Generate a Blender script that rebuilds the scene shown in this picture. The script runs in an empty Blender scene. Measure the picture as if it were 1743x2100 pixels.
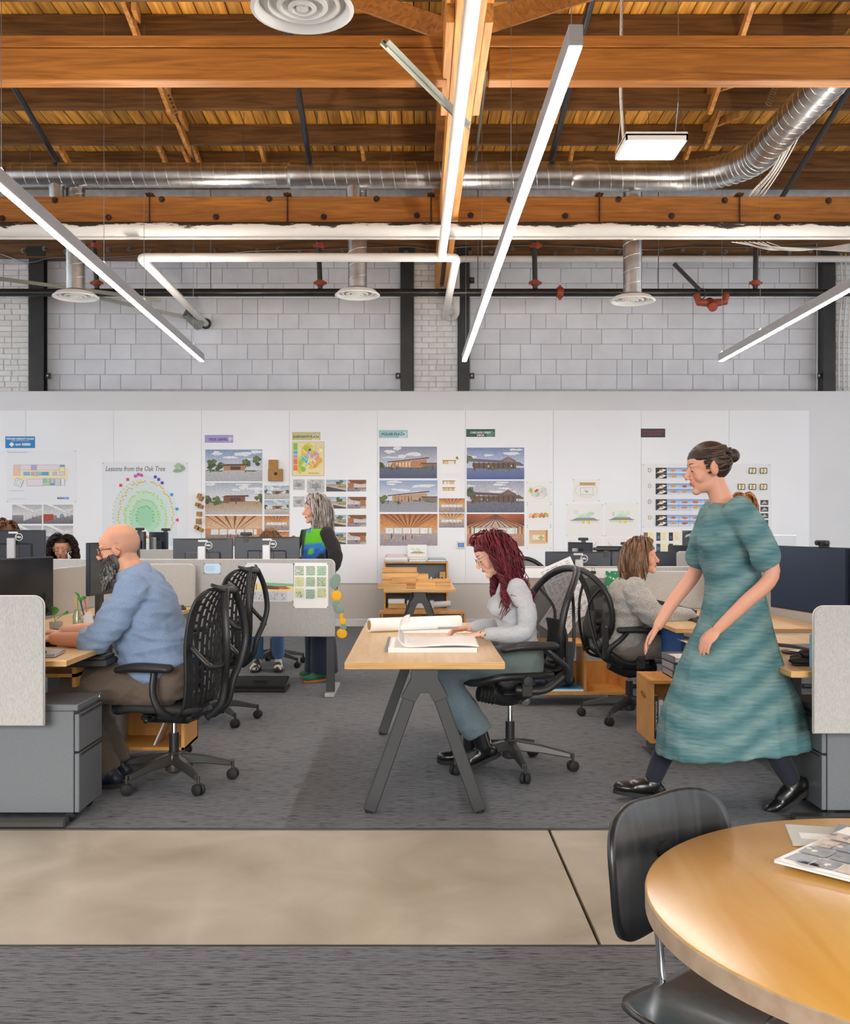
import bpy, bmesh, math, random
import numpy as np
from mathutils import Vector as V, Matrix, Euler, noise as mnoise
R = math.radians
PI = math.pi
sc = bpy.context.scene
COL = sc.collection

# ---------------------------------------------------------------- camera, world, light, exposure
FPX, VX, VY, EYE = 2100.0, 853.0, 1085.0, 1.35
cam_d = bpy.data.cameras.new('camera')
cam = bpy.data.objects.new('camera', cam_d)
COL.objects.link(cam)
cam.location = (0, 0, EYE)
cam.rotation_euler = (R(90), 0, 0)
cam_d.sensor_fit = 'HORIZONTAL'
cam_d.sensor_width = 36.0
cam_d.lens = 36.0 * FPX / 1743.0
cam_d.shift_x = (871.5 - VX) / 1743.0
cam_d.shift_y = (VY - 1050.0) / 1743.0
cam_d.clip_start = 0.05
sc.camera = cam
sc.view_settings.view_transform = 'Standard'
sc.view_settings.look = 'None'
sc.view_settings.gamma = 1.0
sc.view_settings.use_curve_mapping = False
sc.view_settings.exposure = 1.4
world = bpy.data.worlds.new('daylight')
sc.world = world
world.use_nodes = True
bgn = world.node_tree.nodes['Background']
bgn.inputs['Color'].default_value = (0.92, 0.96, 1.0, 1)
bgn.inputs['Strength'].default_value = 0.62


def area(name, loc, target, sx, sy, energy, color=(1, 1, 1), spread=180):
    d = bpy.data.lights.new(name, 'AREA')
    d.shape = 'RECTANGLE'
    d.size, d.size_y, d.energy, d.color, d.spread = sx, sy, energy, color, R(spread)
    o = bpy.data.objects.new(name, d)
    COL.objects.link(o)
    o.location = loc
    o.rotation_euler = (V(target) - V(loc)).to_track_quat('-Z', 'Y').to_euler()
    return o


# daylight falling in through the tall windows behind the camera
area('window_daylight', (-3.0, -4.2, 2.6), (-3.0, 6, 0), 4.8, 2.6, 25, (1, 0.97, 0.92), 50)
area('window_daylight', (3.3, -4.2, 2.6), (3.3, 6, 0), 5.4, 2.6, 25, (1, 0.97, 0.92), 50)

sun_d = bpy.data.lights.new('low_sun', 'SUN')
sun_d.energy, sun_d.angle, sun_d.color = 0.5, R(15), (1, 0.97, 0.92)
sun = bpy.data.objects.new('low_sun', sun_d)
COL.objects.link(sun)
sun.location = (0, -8, 6)
sun.rotation_euler = (R(67), 0, R(2))


# ---------------------------------------------------------------- helpers
def X(px, Y): return (px - VX) * Y / FPX
def Z(py, Y): return EYE - (py - VY) * Y / FPX
def P(px, py, Y): return V((X(px, Y), Y, Z(py, Y)))


def lin(c):
    if isinstance(c, str):
        c = c.lstrip('#')
        c = tuple(int(c[i:i + 2], 16) / 255 for i in (0, 2, 4))
    return tuple((x / 12.92 if x <= 0.04045 else ((x + 0.055) / 1.055) ** 2.4) for x in c)


def tag(o, label=None, cat=None, group=None, kind=None):
    if label: o['label'] = label
    if cat: o['category'] = cat
    if group: o['group'] = group
    if kind: o['kind'] = kind
    return o


def empty(name, loc=(0, 0, 0), rz=0.0, parent=None):
    o = bpy.data.objects.new(name, None)
    COL.objects.link(o)
    o.location = loc
    o.rotation_euler = (0, 0, rz)
    o.empty_display_size = 0.1
    if parent: o.parent = parent
    return o


def thing(name, label, cat, loc=(0, 0, 0), rz=0.0, group=None, kind=None):
    return tag(empty(name, loc, rz), label, cat, group, kind)


def link(name, me, parent=None, loc=None, rot=None):
    o = bpy.data.objects.new(name, me)
    COL.objects.link(o)
    if parent: o.parent = parent
    if loc is not None: o.location = loc
    if rot is not None: o.rotation_euler = rot
    return o


def copy_tree(o, parent=None):
    c = o.copy()
    COL.objects.link(c)
    if parent: c.parent = parent
    for ch in o.children:
        copy_tree(ch, c)
    return c


class MB:
    """collects shapes; build() links them as one mesh"""
    def __init__(self):
        self.v, self.f, self.c = [], [], []
        self.col = None
        self.T = None

    def add(self, vs, fs, col=None):
        n = len(self.v)
        T = self.T
        for p in vs:
            p = V(p)
            self.v.append(T @ p if T is not None else p)
        self.f += [tuple(i + n for i in f) for f in fs]
        c = col or self.col
        if c is not None or self.c:
            while len(self.c) < n: self.c.append((1, 1, 1))
            self.c += [c or (1, 1, 1)] * len(vs)
        return self

    def box(self, c, s, rot=None, ch=0.0, col=None):
        """box centred at c, size s, chamfer ch"""
        hx, hy, hz = s[0] / 2, s[1] / 2, s[2] / 2
        if ch <= 0 or min(s) < 2.2 * ch:
            vs = [(x, y, z) for z in (-hz, hz) for y in (-hy, hy) for x in (-hx, hx)]
            fs = [(0, 2, 3, 1), (4, 5, 7, 6), (0, 1, 5, 4), (2, 6, 7, 3), (0, 4, 6, 2), (1, 3, 7, 5)]
        else:
            a, b, d = hx - ch, hy - ch, hz - ch
            vs, idx = [], {}
            for sx in (-1, 1):
                for sy in (-1, 1):
                    for sz in (-1, 1):
                        for ax in range(3):
                            p = [sx * a, sy * b, sz * d]
                            p[ax] = (sx * hx, sy * hy, sz * hz)[ax]
                            idx[(sx, sy, sz, ax)] = len(vs)
                            vs.append(p)
            fs = []
            for ax in range(3):
                o1, o2 = [(1, 2), (2, 0), (0, 1)][ax]
                for s0 in (-1, 1):
                    q = []
                    for u, w in ((-1, -1), (1, -1), (1, 1), (-1, 1)):
                        k = [0, 0, 0]
                        k[ax], k[o1], k[o2] = s0, u, w
                        q.append(idx[(*k, ax)])
                    fs.append(tuple(q if s0 > 0 else q[::-1]))
                for u in (-1, 1):
                    for w in (-1, 1):
                        k0, k1 = [0, 0, 0], [0, 0, 0]
                        k0[ax], k1[ax] = -1, 1
                        k0[o1] = k1[o1] = u
                        k0[o2] = k1[o2] = w
                        q = [idx[(*k0, o1)], idx[(*k1, o1)], idx[(*k1, o2)], idx[(*k0, o2)]]
                        fs.append(tuple(q if u * w > 0 else q[::-1]))
            for sx in (-1, 1):
                for sy in (-1, 1):
                    for sz in (-1, 1):
                        q = [idx[(sx, sy, sz, k)] for k in range(3)]
                        fs.append(tuple(q if sx * sy * sz > 0 else q[::-1]))
        M = Matrix.Translation(V(c))
        if rot is not None:
            M = M @ (rot if isinstance(rot, Matrix) else Euler(rot).to_matrix()).to_4x4()
        return self.add([M @ V(p) for p in vs], fs, col)

    def bb(self, x0, x1, y0, y1, z0, z1, ch=0.0, col=None):
        return self.box(((x0 + x1) / 2, (y0 + y1) / 2, (z0 + z1) / 2), (abs(x1 - x0), abs(y1 - y0), abs(z1 - z0)), None, ch, col)

    def bar(self, a, b, w, h, up=(0, 0, 1), ch=0.0, col=None):
        a, b = V(a), V(b)
        d = (b - a)
        L = d.length
        d.normalize()
        u = V(up)
        s = d.cross(u)
        if s.length < 1e-4: s = d.cross(V((0, 1, 0)))
        s.normalize()
        u = s.cross(d)
        m = Matrix((d, s, u)).transposed()
        return self.box((a + b) / 2, (L, w, h), m, ch, col)

    def tube(self, pts, r, n=10, closed=False, caps=True, flat=1.0, up=None, col=None):
        pts = [V(p) for p in pts]
        m = len(pts)
        rs = r if isinstance(r, (list, tuple)) else [r] * m
        vs, fs = [], []
        prev = None
        for i, p in enumerate(pts):
            if closed:
                t = pts[(i + 1) % m] - pts[i - 1]
            else:
                t = pts[min(i + 1, m - 1)] - pts[max(i - 1, 0)]
            if t.length < 1e-9: t = V((0, 0, 1))
            t.normalize()
            if up is not None:
                s = t.cross(V(up))
                if s.length < 1e-3: s = prev or t.orthogonal()
            elif prev is None:
                s = t.orthogonal()
            else:
                s = prev - t * prev.dot(t)
            s = s.normalized()
            prev = s
            w = t.cross(s)
            for k in range(n):
                a = 2 * PI * k / n
                vs.append(p + s * (math.cos(a) * rs[i]) + w * (math.sin(a) * rs[i] * flat))
        for i in range(m if closed else m - 1):
            j = (i + 1) % m
            for k in range(n):
                l = (k + 1) % n
                fs.append((i * n + k, i * n + l, j * n + l, j * n + k))
        if caps and not closed:
            fs.append(tuple(range(n))[::-1])
            fs.append(tuple((m - 1) * n + k for k in range(n)))
        return self.add(vs, fs, col)

    def cyl(self, a, b, r, n=16, col=None):
        return self.tube([a, b], r, n, col=col)

    def lathe(self, prof, n=24, o=(0, 0, 0), axis=(0, 0, 1), col=None, closed=False):
        """prof: (r, h) pairs turned about axis through o"""
        ax = V(axis).normalized()
        s = ax.orthogonal().normalized()
        w = ax.cross(s)
        o = V(o)
        vs, fs = [], []
        for r, h in prof:
            for k in range(n):
                a = 2 * PI * k / n
                vs.append(o + ax * h + (s * math.cos(a) + w * math.sin(a)) * max(r, 1e-4))
        m = len(prof)
        for i in range(m if closed else m - 1):
            j = (i + 1) % m
            for k in range(n):
                l = (k + 1) % n
                fs.append((i * n + k, i * n + l, j * n + l, j * n + k))
        if not closed:
            if prof[0][0] > 1e-3: fs.append(tuple(range(n))[::-1])
            if prof[-1][0] > 1e-3: fs.append(tuple((m - 1) * n + k for k in range(n)))
        return self.add(vs, fs, col)

    def prism(self, poly, o, u, w, t, col=None):
        """2-D polygon in plane (u,w) at o extruded by vector t"""
        o, u, w, t = V(o), V(u), V(w), V(t)
        n = len(poly)
        vs = [o + u * a + w * b for a, b in poly]
        vs += [p + t for p in vs]
        fs = [tuple(range(n))[::-1], tuple(range(n, 2 * n))]
        fs += [(i, (i + 1) % n, n + (i + 1) % n, n + i) for i in range(n)]
        return self.add(vs, fs, col)

    def ell(self, c, r, rot=None, nu=16, nv=10, col=None):
        vs, fs = [], []
        M = Matrix.Translation(V(c))
        if rot is not None:
            M = M @ (rot if isinstance(rot, Matrix) else Euler(rot).to_matrix()).to_4x4()
        if not isinstance(r, (list, tuple)): r = (r, r, r)
        vs.append(M @ V((0, 0, -r[2])))
        for i in range(1, nv):
            a = -PI / 2 + PI * i / nv
            for k in range(nu):
                b = 2 * PI * k / nu
                vs.append(M @ V((math.cos(a) * math.cos(b) * r[0], math.cos(a) * math.sin(b) * r[1], math.sin(a) * r[2])))
        vs.append(M @ V((0, 0, r[2])))
        for k in range(nu):
            l = (k + 1) % nu
            fs.append((0, 1 + l, 1 + k))
            t = 1 + (nv - 2) * nu
            fs.append((t + k, t + l, len(vs) - 1))
            for i in range(nv - 2):
                q = 1 + i * nu
                fs.append((q + k, q + l, q + nu + l, q + nu + k))
        return self.add(vs, fs, col)

    def grid(self, fn, nu, nv, skip=None, col=None):
        vs = [fn(i / nu, j / nv) for j in range(nv + 1) for i in range(nu + 1)]
        fs = [(j * (nu + 1) + i, j * (nu + 1) + i + 1, (j + 1) * (nu + 1) + i + 1, (j + 1) * (nu + 1) + i)
              for j in range(nv) for i in range(nu) if not (skip and skip(i, j))]
        return self.add(vs, fs, col)

    def mesh(self, name, m=None, smooth=False, ang=None):
        me = bpy.data.meshes.new(name)
        me.from_pydata([tuple(p) for p in self.v], [], self.f)
        if self.c:
            at = me.color_attributes.new('Col', 'FLOAT_COLOR', 'POINT')
            a = np.ones((len(self.v), 4), dtype=np.float32)
            cc = np.array(self.c + [(1, 1, 1)] * (len(self.v) - len(self.c)), dtype=np.float32)
            a[:, :3] = cc
            at.data.foreach_set('color', a.ravel())
        if m: me.materials.append(MAT[m] if isinstance(m, str) else m)
        if smooth:
            me.polygons.foreach_set('use_smooth', [True] * len(me.polygons))
            if ang:
                me.set_sharp_from_angle(angle=R(ang))
        me.update()
        return me

    def build(self, name, m=None, parent=None, smooth=False, ang=None, loc=None, rot=None, solid=0, sub=0, bevel=0):
        o = link(name, self.mesh(name, m, smooth, ang), parent, loc, rot)
        if solid:
            md = o.modifiers.new('thickness', 'SOLIDIFY')
            md.thickness = solid
            md.offset = 0
        if bevel:
            md = o.modifiers.new('edges', 'BEVEL')
            md.width, md.segments, md.limit_method = bevel, 2, 'ANGLE'
        if sub:
            md = o.modifiers.new('soft', 'SUBSURF')
            md.levels = md.render_levels = sub
        return o


def rrect(w, h, r, n=5, corners=(1, 1, 1, 1)):
    """rounded rectangle outline from (0,0) to (w,h), ccw from bottom-left"""
    pts = []
    for (cx, cy, a0, on) in ((r, r, 180, corners[0]), (w - r, r, 270, corners[1]), (w - r, h - r, 0, corners[2]), (r, h - r, 90, corners[3])):
        if on:
            for k in range(n + 1):
                a = R(a0 + 90 * k / n)
                pts.append((cx + r * math.cos(a), cy + r * math.sin(a)))
        else:
            pts.append((0 if cx == r else w, 0 if cy == r else h))
    return pts


def bez(pts, n=8):
    """Catmull-Rom through pts"""
    pts = [V(p) for p in pts]
    out = []
    for i in range(len(pts) - 1):
        p0, p1, p2, p3 = pts[max(i - 1, 0)], pts[i], pts[i + 1], pts[min(i + 2, len(pts) - 1)]
        for k in range(n):
            t = k / n
            out.append(0.5 * ((2 * p1) + (p2 - p0) * t + (2 * p0 - 5 * p1 + 4 * p2 - p3) * t * t + (3 * p1 - p0 - 3 * p2 + p3) * t ** 3))
    out.append(pts[-1])
    return out


# ---------------------------------------------------------------- materials (all procedural)
MAT = {}


def mat(name, c, rough=0.5, metal=0.0, c2=None, scale=8.0, stretch=(1, 1, 1), bump=0.0, detail=4.0, vary=0.0, emit=None, estr=0.0,
        alpha=1.0, trans=0.0, coat=0.0, attr=False, sss=0.0, contrast=(0.35, 0.65), spec=None, dist=0.0, bscale=None, sheen=0.0):
    m = bpy.data.materials.new(name)
    m.use_nodes = True
    nt = m.node_tree
    N, L = nt.nodes, nt.links
    b = N['Principled BSDF']
    c = lin(c) if isinstance(c, str) else c
    b.inputs['Base Color'].default_value = (*c, 1)
    b.inputs['Roughness'].default_value = rough
    b.inputs['Metallic'].default_value = metal
    if spec is not None: b.inputs['Specular IOR Level'].default_value = spec
    if alpha < 1: b.inputs['Alpha'].default_value = alpha
    if trans: b.inputs['Transmission Weight'].default_value = trans
    if coat:
        b.inputs['Coat Weight'].default_value = coat
        b.inputs['Coat Roughness'].default_value = 0.15
    if sheen: b.inputs['Sheen Weight'].default_value = sheen
    if sss:
        b.inputs['Subsurface Weight'].default_value = sss
        b.inputs['Subsurface Radius'].default_value = (0.012, 0.005, 0.003)
        b.inputs['Subsurface Scale'].default_value = 1.0
    if emit:
        b.inputs['Emission Color'].default_value = (*(lin(emit) if isinstance(emit, str) else emit), 1)
        b.inputs['Emission Strength'].default_value = estr
    src = None
    if attr:
        a = N.new('ShaderNodeAttribute')
        a.attribute_name = 'Col'
        src = a.outputs['Color']
    if c2 or bump or vary:
        tc = N.new('ShaderNodeTexCoord')
        mp = N.new('ShaderNodeMapping')
        mp.inputs['Scale'].default_value = stretch
        oi = N.new('ShaderNodeObjectInfo')
        L.new(tc.outputs['Object'], mp.inputs['Vector'])
        mul = N.new('ShaderNodeVectorMath')
        mul.operation = 'SCALE'
        mul.inputs[0].default_value = (17.3, 31.7, 11.1)
        L.new(oi.outputs['Random'], mul.inputs['Scale'])
        L.new(mul.outputs[0], mp.inputs['Location'])
        nz = N.new('ShaderNodeTexNoise')
        nz.inputs['Scale'].default_value = scale
        nz.inputs['Detail'].default_value = detail
        nz.inputs['Distortion'].default_value = dist
        L.new(mp.outputs[0], nz.inputs['Vector'])
        if c2:
            c2 = lin(c2) if isinstance(c2, str) else c2
            rp = N.new('ShaderNodeValToRGB')
            rp.color_ramp.elements[0].position, rp.color_ramp.elements[1].position = contrast
            rp.color_ramp.elements[0].color = (*c, 1)
            rp.color_ramp.elements[1].color = (*c2, 1)
            L.new(nz.outputs['Fac'], rp.inputs[0])
            if src is not None:
                mx = N.new('ShaderNodeMix')
                mx.data_type, mx.blend_type = 'RGBA', 'MULTIPLY'
                mx.inputs['Factor'].default_value = 1.0
                L.new(src, mx.inputs[6])
                L.new(rp.outputs[0], mx.inputs[7])
                src = mx.outputs[2]
            else:
                src = rp.outputs[0]
        if vary:
            hs = N.new('ShaderNodeHueSaturation')
            mr = N.new('ShaderNodeMapRange')
            mr.inputs['To Min'].default_value = 1 - vary
            mr.inputs['To Max'].default_value = 1 + vary
            L.new(oi.outputs['Random'], mr.inputs['Value'])
            L.new(mr.outputs[0], hs.inputs['Value'])
            if src is not None: L.new(src, hs.inputs['Color'])
            else: hs.inputs['Color'].default_value = (*c, 1)
            src = hs.outputs[0]
        if bump:
            bp = N.new('ShaderNodeBump')
            bp.inputs['Strength'].default_value = min(1.0, bump)
            bp.inputs['Distance'].default_value = 0.004
            if bscale:
                n2 = N.new('ShaderNodeTexNoise')
                n2.inputs['Scale'].default_value = bscale
                n2.inputs['Detail'].default_value = 3
                L.new(tc.outputs['Object'], n2.inputs['Vector'])
                L.new(n2.outputs['Fac'], bp.inputs['Height'])
            else:
                L.new(nz.outputs['Fac'], bp.inputs['Height'])
            L.new(bp.outputs[0], b.inputs['Normal'])
    if src is not None:
        L.new(src, b.inputs['Base Color'])
    MAT[name] = m
    return m


# timber
mat('deck_wood', '#dfa244', 0.55, c2='#9c6420', scale=3.0, stretch=(5, 0.35, 3), vary=0.38, dist=0.8, bump=0.15)
mat('purlin_wood', '#7d5630', 0.55, c2='#523618', scale=2.6, stretch=(0.5, 6, 7), vary=0.12, dist=1.0, bump=0.15)
mat('beam_wood', '#b5752f', 0.5, c2='#7d4a18', scale=2.0, stretch=(0.45, 5, 8), vary=0.08, dist=2.2, bump=0.15, contrast=(0.3, 0.75))
mat('girder_wood', '#d0934a', 0.5, c2='#a0682a', scale=2.4, stretch=(9, 0.4, 7), vary=0.10, dist=1.6, bump=0.12)
mat('brace_wood', '#d39a50', 0.55, c2='#a8692a', scale=4, stretch=(3, 3, 1), vary=0.12, dist=1.0)
mat('maple', '#dcbd8c', 0.35, c2='#d0ac76', scale=3, stretch=(9, 0.8, 9), dist=0.7, coat=0.1)
mat('maple_x', '#dcbd8c', 0.35, c2='#d0ac76', scale=3, stretch=(0.8, 9, 9), dist=0.7, coat=0.1)
mat('maple_edge', '#d6aa6c', 0.45, c2='#bf9055', scale=6, stretch=(0.6, 0.6, 22))
mat('oak_box', '#d9ad70', 0.5, c2='#c3904f', scale=4, stretch=(0.7, 8, 8), vary=0.14, dist=0.6)
mat('birch', '#d9a055', 0.4, c2='#c98b40', scale=3, stretch=(5, 1, 1.2), vary=0.06, dist=0.9, coat=0.1)
mat('birch_edge', '#b98a55', 0.5, c2='#8a5f35', scale=7, stretch=(1, 1, 30))
mat('maple_table', '#edc070', 0.25, c2='#e0aa50', scale=1.5, stretch=(6, 0.8, 1), dist=1.4, coat=0.2, contrast=(0.3, 0.7))
mat('table_edge', '#c4aa90', 0.45, c2='#b3987e', scale=30)
mat('black_ply', '#17181a', 0.32, c2='#2e2f31', scale=2.2, stretch=(14, 14, 0.9), coat=0.25, dist=0.8, bump=0.05)
# masonry, paint
mat('block_paint', '#e3e7ef', 0.6, c2='#d6dae2', scale=2.2, bump=0.35, bscale=45, vary=0.025)
mat('brick_paint', '#e6e7e8', 0.6, c2='#d8d8d6', scale=6, bump=0.5, bscale=60, vary=0.03)
mat('mortar_paint', '#c8c9ce', 0.8, c2='#b5b6bb', scale=9)
mat('wall_white', '#dfe1e5', 0.6, c2='#dadce0', scale=1.0)
mat('wall_lower', '#cdc8c2', 0.6, c2='#c8c3bd', scale=1.0)
mat('board_white', '#f0f3f8', 0.45, c2='#ecEFf4', scale=1.0)
mat('seam', '#c9c8c6', 0.7)
mat('black_steel', '#1e1f20', 0.45, c2='#2a2b2c', scale=5)
mat('concrete', '#c9c2b2', 0.28, c2='#a09884', scale=2.4, detail=12, contrast=(0.28, 0.74), dist=0.6, bump=0.02)
mat('joint_dark', '#3b352b', 0.9)
# metals
mat('galv', '#c9cacb', 0.3, 1.0, c2='#a9abad', scale=6, stretch=(1, 1, 1), bump=0.02)
mat('galv_seam', '#dedfe0', 0.3, 1.0)
mat('strut_metal', '#a9ada3', 0.4, 1.0)
mat('chrome', '#d8d9dc', 0.08, 1.0)
mat('steel_rod', '#8d9094', 0.35, 1.0)
mat('rust_bolt', '#5a3a26', 0.6, 0.4, c2='#2e1d14', scale=30)
mat('pipe_white', '#dcdbda', 0.4, c2='#d2d1cf', scale=3)
mat('pipe_black', '#1b1a1a', 0.3, c2='#2a2827', scale=8)
mat('conduit_black', '#22242a', 0.35)
mat('coupling_red', '#a2482f', 0.5, c2='#7e3421', scale=20)
mat('lamp_body', '#e4e7ec', 0.4)
mat('lamp_glow', '#ffffff', 0.4, emit='#fffbf6', estr=20.0)
mat('added_uplight', '#ffffff', 0.4, emit='#fff3e2', estr=38.0)  # upward glow added to brighten the timber ceiling
mat('bay_glow', '#ffffff', 0.4, emit='#fffaf2', estr=0.5)
mat('diffuser_white', '#e6e6e6', 0.35)
# furniture
mat('felt_grey', '#b9b8b6', 0.95, c2='#a6a5a3', scale=210, stretch=(1, 1, 0.35), bump=0.1, contrast=(0.3, 0.7))
mat('felt_edge', '#d9d6d0', 0.8)
mat('cab_grey', '#6f7378', 0.45, 0.25, c2='#6a6e73', scale=120)
mat('leg_grey', '#3a3b3d', 0.45, 0.1)
mat('black_plastic', '#1d1d1f', 0.42, c2='#242426', scale=30)
mat('black_soft', '#242425', 0.5, coat=0.05)
mat('graphite', '#3b3a39', 0.38, 0.25)
mat('mesh_dark', '#2a2a2b', 0.7, alpha=0.72)
mat('seat_mesh', '#252526', 0.8, c2='#333334', scale=180)
mat('screen_back', '#1b2230', 0.35, c2='#222938', scale=2)
mat('screen_glass', '#0d0f13', 0.12, coat=0.2)
mat('silver_plastic', '#b6b9bd', 0.35, 0.3)
mat('screen_sheen', '#1c2f4a', 0.3, coat=0.15)  # bluish sheen on the dark screen is put into this base colour
mat('alu', '#b9bcc0', 0.3, 0.6)
mat('white_plastic', '#e9e9e8', 0.35)
mat('blue_panel', '#24508a', 0.8)
mat('paper', '#f2f1f0', 0.75)
mat('paper_grey', '#dcdcdc', 0.75)
mat('print', '#ffffff', 0.55, attr=True)
mat('photo', '#ffffff', 0.5, attr=True, c2='#d6d6d6', scale=60, detail=3, contrast=(0.35, 0.75))
mat('gloss_print', '#ffffff', 0.25, attr=True, coat=0.2)
mat('ink_black', '#1c1c1e', 0.6)
mat('ink_white', '#f4f4f4', 0.6)
mat('ink_grey', '#77797d', 0.6)
mat('ink_red', '#b0484c', 0.6)
mat('ink_purple', '#4b3f86', 0.6)
mat('ink_olive', '#5a5b26', 0.6)
mat('ink_teal', '#1d5563', 0.6)
mat('cardboard', '#b58a55', 0.75, c2='#a67b48', scale=10, vary=0.1)
mat('glass', '#eef6f2', 0.03, trans=0.95)
mat('ceramic', '#efece6', 0.2, coat=0.3)
mat('clay_pot', '#b3aba0', 0.6)
mat('leaf', '#5f9a3e', 0.5, c2='#3f7a2c', scale=15)
mat('rubber', '#1a1a1a', 0.7)
mat('wheel_grey', '#6c6f73', 0.5)
mat('cable_black', '#151515', 0.5)
mat('cable_white', '#d9d8d4', 0.5)
mat('yellow_felt', '#f2b21f', 0.8)
mat('sage_felt', '#7f9a8a', 0.8)
mat('puffer_navy', '#1d2333', 0.45, bump=0.4, c2='#242b3d', scale=20)
mat('fabric_grey', '#b5b1ac', 0.9, bump=0.4, c2='#a39f9a', scale=25)
mat('binder_blue', '#5aa3cf', 0.5)
mat('teal_box', '#2f5d73', 0.5)
# ---------------------------------------------------------------- special materials
def carpet_material():
    m = bpy.data.materials.new('carpet')
    m.use_nodes = True
    N, L = m.node_tree.nodes, m.node_tree.links
    b = N['Principled BSDF']
    b.inputs['Roughness'].default_value = 0.95
    b.inputs['Specular IOR Level'].default_value = 0.15
    tc = N.new('ShaderNodeTexCoord')
    outs = []
    for sx, sy, sca, det in ((6, 100, 1.0, 2), (20, 230, 1.0, 1), (330, 330, 1.0, 1)):
        mp = N.new('ShaderNodeMapping')
        mp.inputs['Scale'].default_value = (sx, sy, 1)
        nz = N.new('ShaderNodeTexNoise')
        nz.inputs['Scale'].default_value = sca
        nz.inputs['Detail'].default_value = det
        L.new(tc.outputs['Object'], mp.inputs['Vector'])
        L.new(mp.outputs[0], nz.inputs['Vector'])
        outs.append(nz.outputs['Fac'])
    r1 = N.new('ShaderNodeValToRGB')
    e = r1.color_ramp.elements
    e[0].position, e[0].color = 0.37, (*lin('#45494f'), 1)
    e[1].position, e[1].color = 0.49, (*lin('#82878e'), 1)
    n = r1.color_ramp.elements.new(0.72)
    n.color = (*lin('#8e9399'), 1)
    ad = N.new('ShaderNodeMath')
    ad.operation = 'MULTIPLY_ADD'
    ad.inputs[1].default_value = 0.55
    L.new(outs[1], ad.inputs[0])
    h = N.new('ShaderNodeMath')
    h.operation = 'MULTIPLY'
    h.inputs[1].default_value = 0.45
    L.new(outs[0], h.inputs[0])
    L.new(h.outputs[0], ad.inputs[2])
    L.new(ad.outputs[0], r1.inputs[0])
    mx = N.new('ShaderNodeMix')
    mx.data_type, mx.blend_type = 'RGBA', 'MULTIPLY'
    mx.inputs['Factor'].default_value = 1
    r2 = N.new('ShaderNodeValToRGB')
    r2.color_ramp.elements[0].color = (0.55, 0.55, 0.55, 1)
    r2.color_ramp.elements[0].position, r2.color_ramp.elements[1].position = 0.3, 0.7
    L.new(outs[2], r2.inputs[0])
    L.new(r1.outputs[0], mx.inputs[6])
    L.new(r2.outputs[0], mx.inputs[7])
    L.new(mx.outputs[2], b.inputs['Base Color'])
    bp = N.new('ShaderNodeBump')
    bp.inputs['Strength'].default_value = 0.5
    bp.inputs['Distance'].default_value = 0.003
    L.new(ad.outputs[0], bp.inputs['Height'])
    L.new(bp.outputs[0], b.inputs['Normal'])
    MAT['carpet'] = m


carpet_material()


def worn_pipe_material():
    m = mat('pipe_worn', '#e3e2df', 0.5)
    N, L = m.node_tree.nodes, m.node_tree.links
    tc = N.new('ShaderNodeTexCoord')
    sep = N.new('ShaderNodeSeparateXYZ')
    L.new(tc.outputs['Object'], sep.inputs[0])
    mp = N.new('ShaderNodeMapping')
    mp.inputs['Scale'].default_value = (1.2, 6, 6)
    nz = N.new('ShaderNodeTexNoise')
    nz.inputs['Scale'].default_value = 1.6
    nz.inputs['Detail'].default_value = 8
    nz.inputs['Roughness'].default_value = 0.7
    L.new(tc.outputs['Object'], mp.inputs['Vector'])
    L.new(mp.outputs[0], nz.inputs['Vector'])
    ma = N.new('ShaderNodeMath')
    ma.operation = 'MULTIPLY_ADD'
    ma.inputs[1].default_value = 3.4
    L.new(sep.outputs['Z'], ma.inputs[0])
    L.new(nz.outputs['Fac'], ma.inputs[2])
    rp = N.new('ShaderNodeValToRGB')
    rp.color_ramp.elements[0].position, rp.color_ramp.elements[0].color = 0.575, (*lin('#e3e2df'), 1)
    rp.color_ramp.elements[1].position, rp.color_ramp.elements[1].color = 0.605, (*lin('#35312d'), 1)
    L.new(ma.outputs[0], rp.inputs[0])
    L.new(rp.outputs[0], N['Principled BSDF'].inputs['Base Color'])


worn_pipe_material()

# ---------------------------------------------------------------- floor
Y_NEAR, Y_FAR, WALL_Y, BACK_Y = 3.316, 4.61, 14.2, 14.5
XL, XR = -9.0, 9.5
fl = MB().bb(XL, XR, -4.6, 14.8, -0.20, -0.03).build('floor', 'joint_dark')
tag(fl, 'poured floor of the open office under carpet and concrete', None, None, 'structure')
MB().bb(XL, 0.594, Y_NEAR, Y_FAR, -0.03, -0.004, 0.003).build('concrete_slab', 'concrete', fl)
MB().bb(0.606, XR, Y_NEAR, Y_FAR, -0.03, -0.004, 0.003).build('concrete_slab', 'concrete', fl)
MB().bb(XL, XR, -4.5, Y_NEAR - 0.002, -0.03, 0.0).build('carpet', 'carpet', fl)
MB().bb(XL, XR, Y_FAR + 0.002, 14.35, -0.03, 0.0).build('carpet', 'carpet', fl)
MB().bb(XL, XR, Y_FAR - 0.008, Y_FAR + 0.004, -0.03, 0.003).build('edge_strip', 'graphite', fl)
MB().bb(XL, XR, Y_NEAR - 0.004, Y_NEAR + 0.006, -0.03, 0.002).build('edge_strip', 'graphite', fl)

# ---------------------------------------------------------------- back wall: painted block and brick
rnd = random.Random(5)
wb = MB().bb(XL, XR, BACK_Y + 0.012, BACK_Y + 0.3, 0, 6.32).build('wall_back', 'mortar_paint')
tag(wb, 'painted concrete block wall above the white display wall', None, None, 'structure')
blk_cache = {}


def piece_mesh(key, sx, sy, sz, ch, m):
    k = (key, round(sx, 3), round(sz, 3))
    if k not in blk_cache:
        blk_cache[k] = MB().box((0, 0, 0), (sx, sy, sz), None, ch).mesh(key, m)
    return blk_cache[k]


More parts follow.
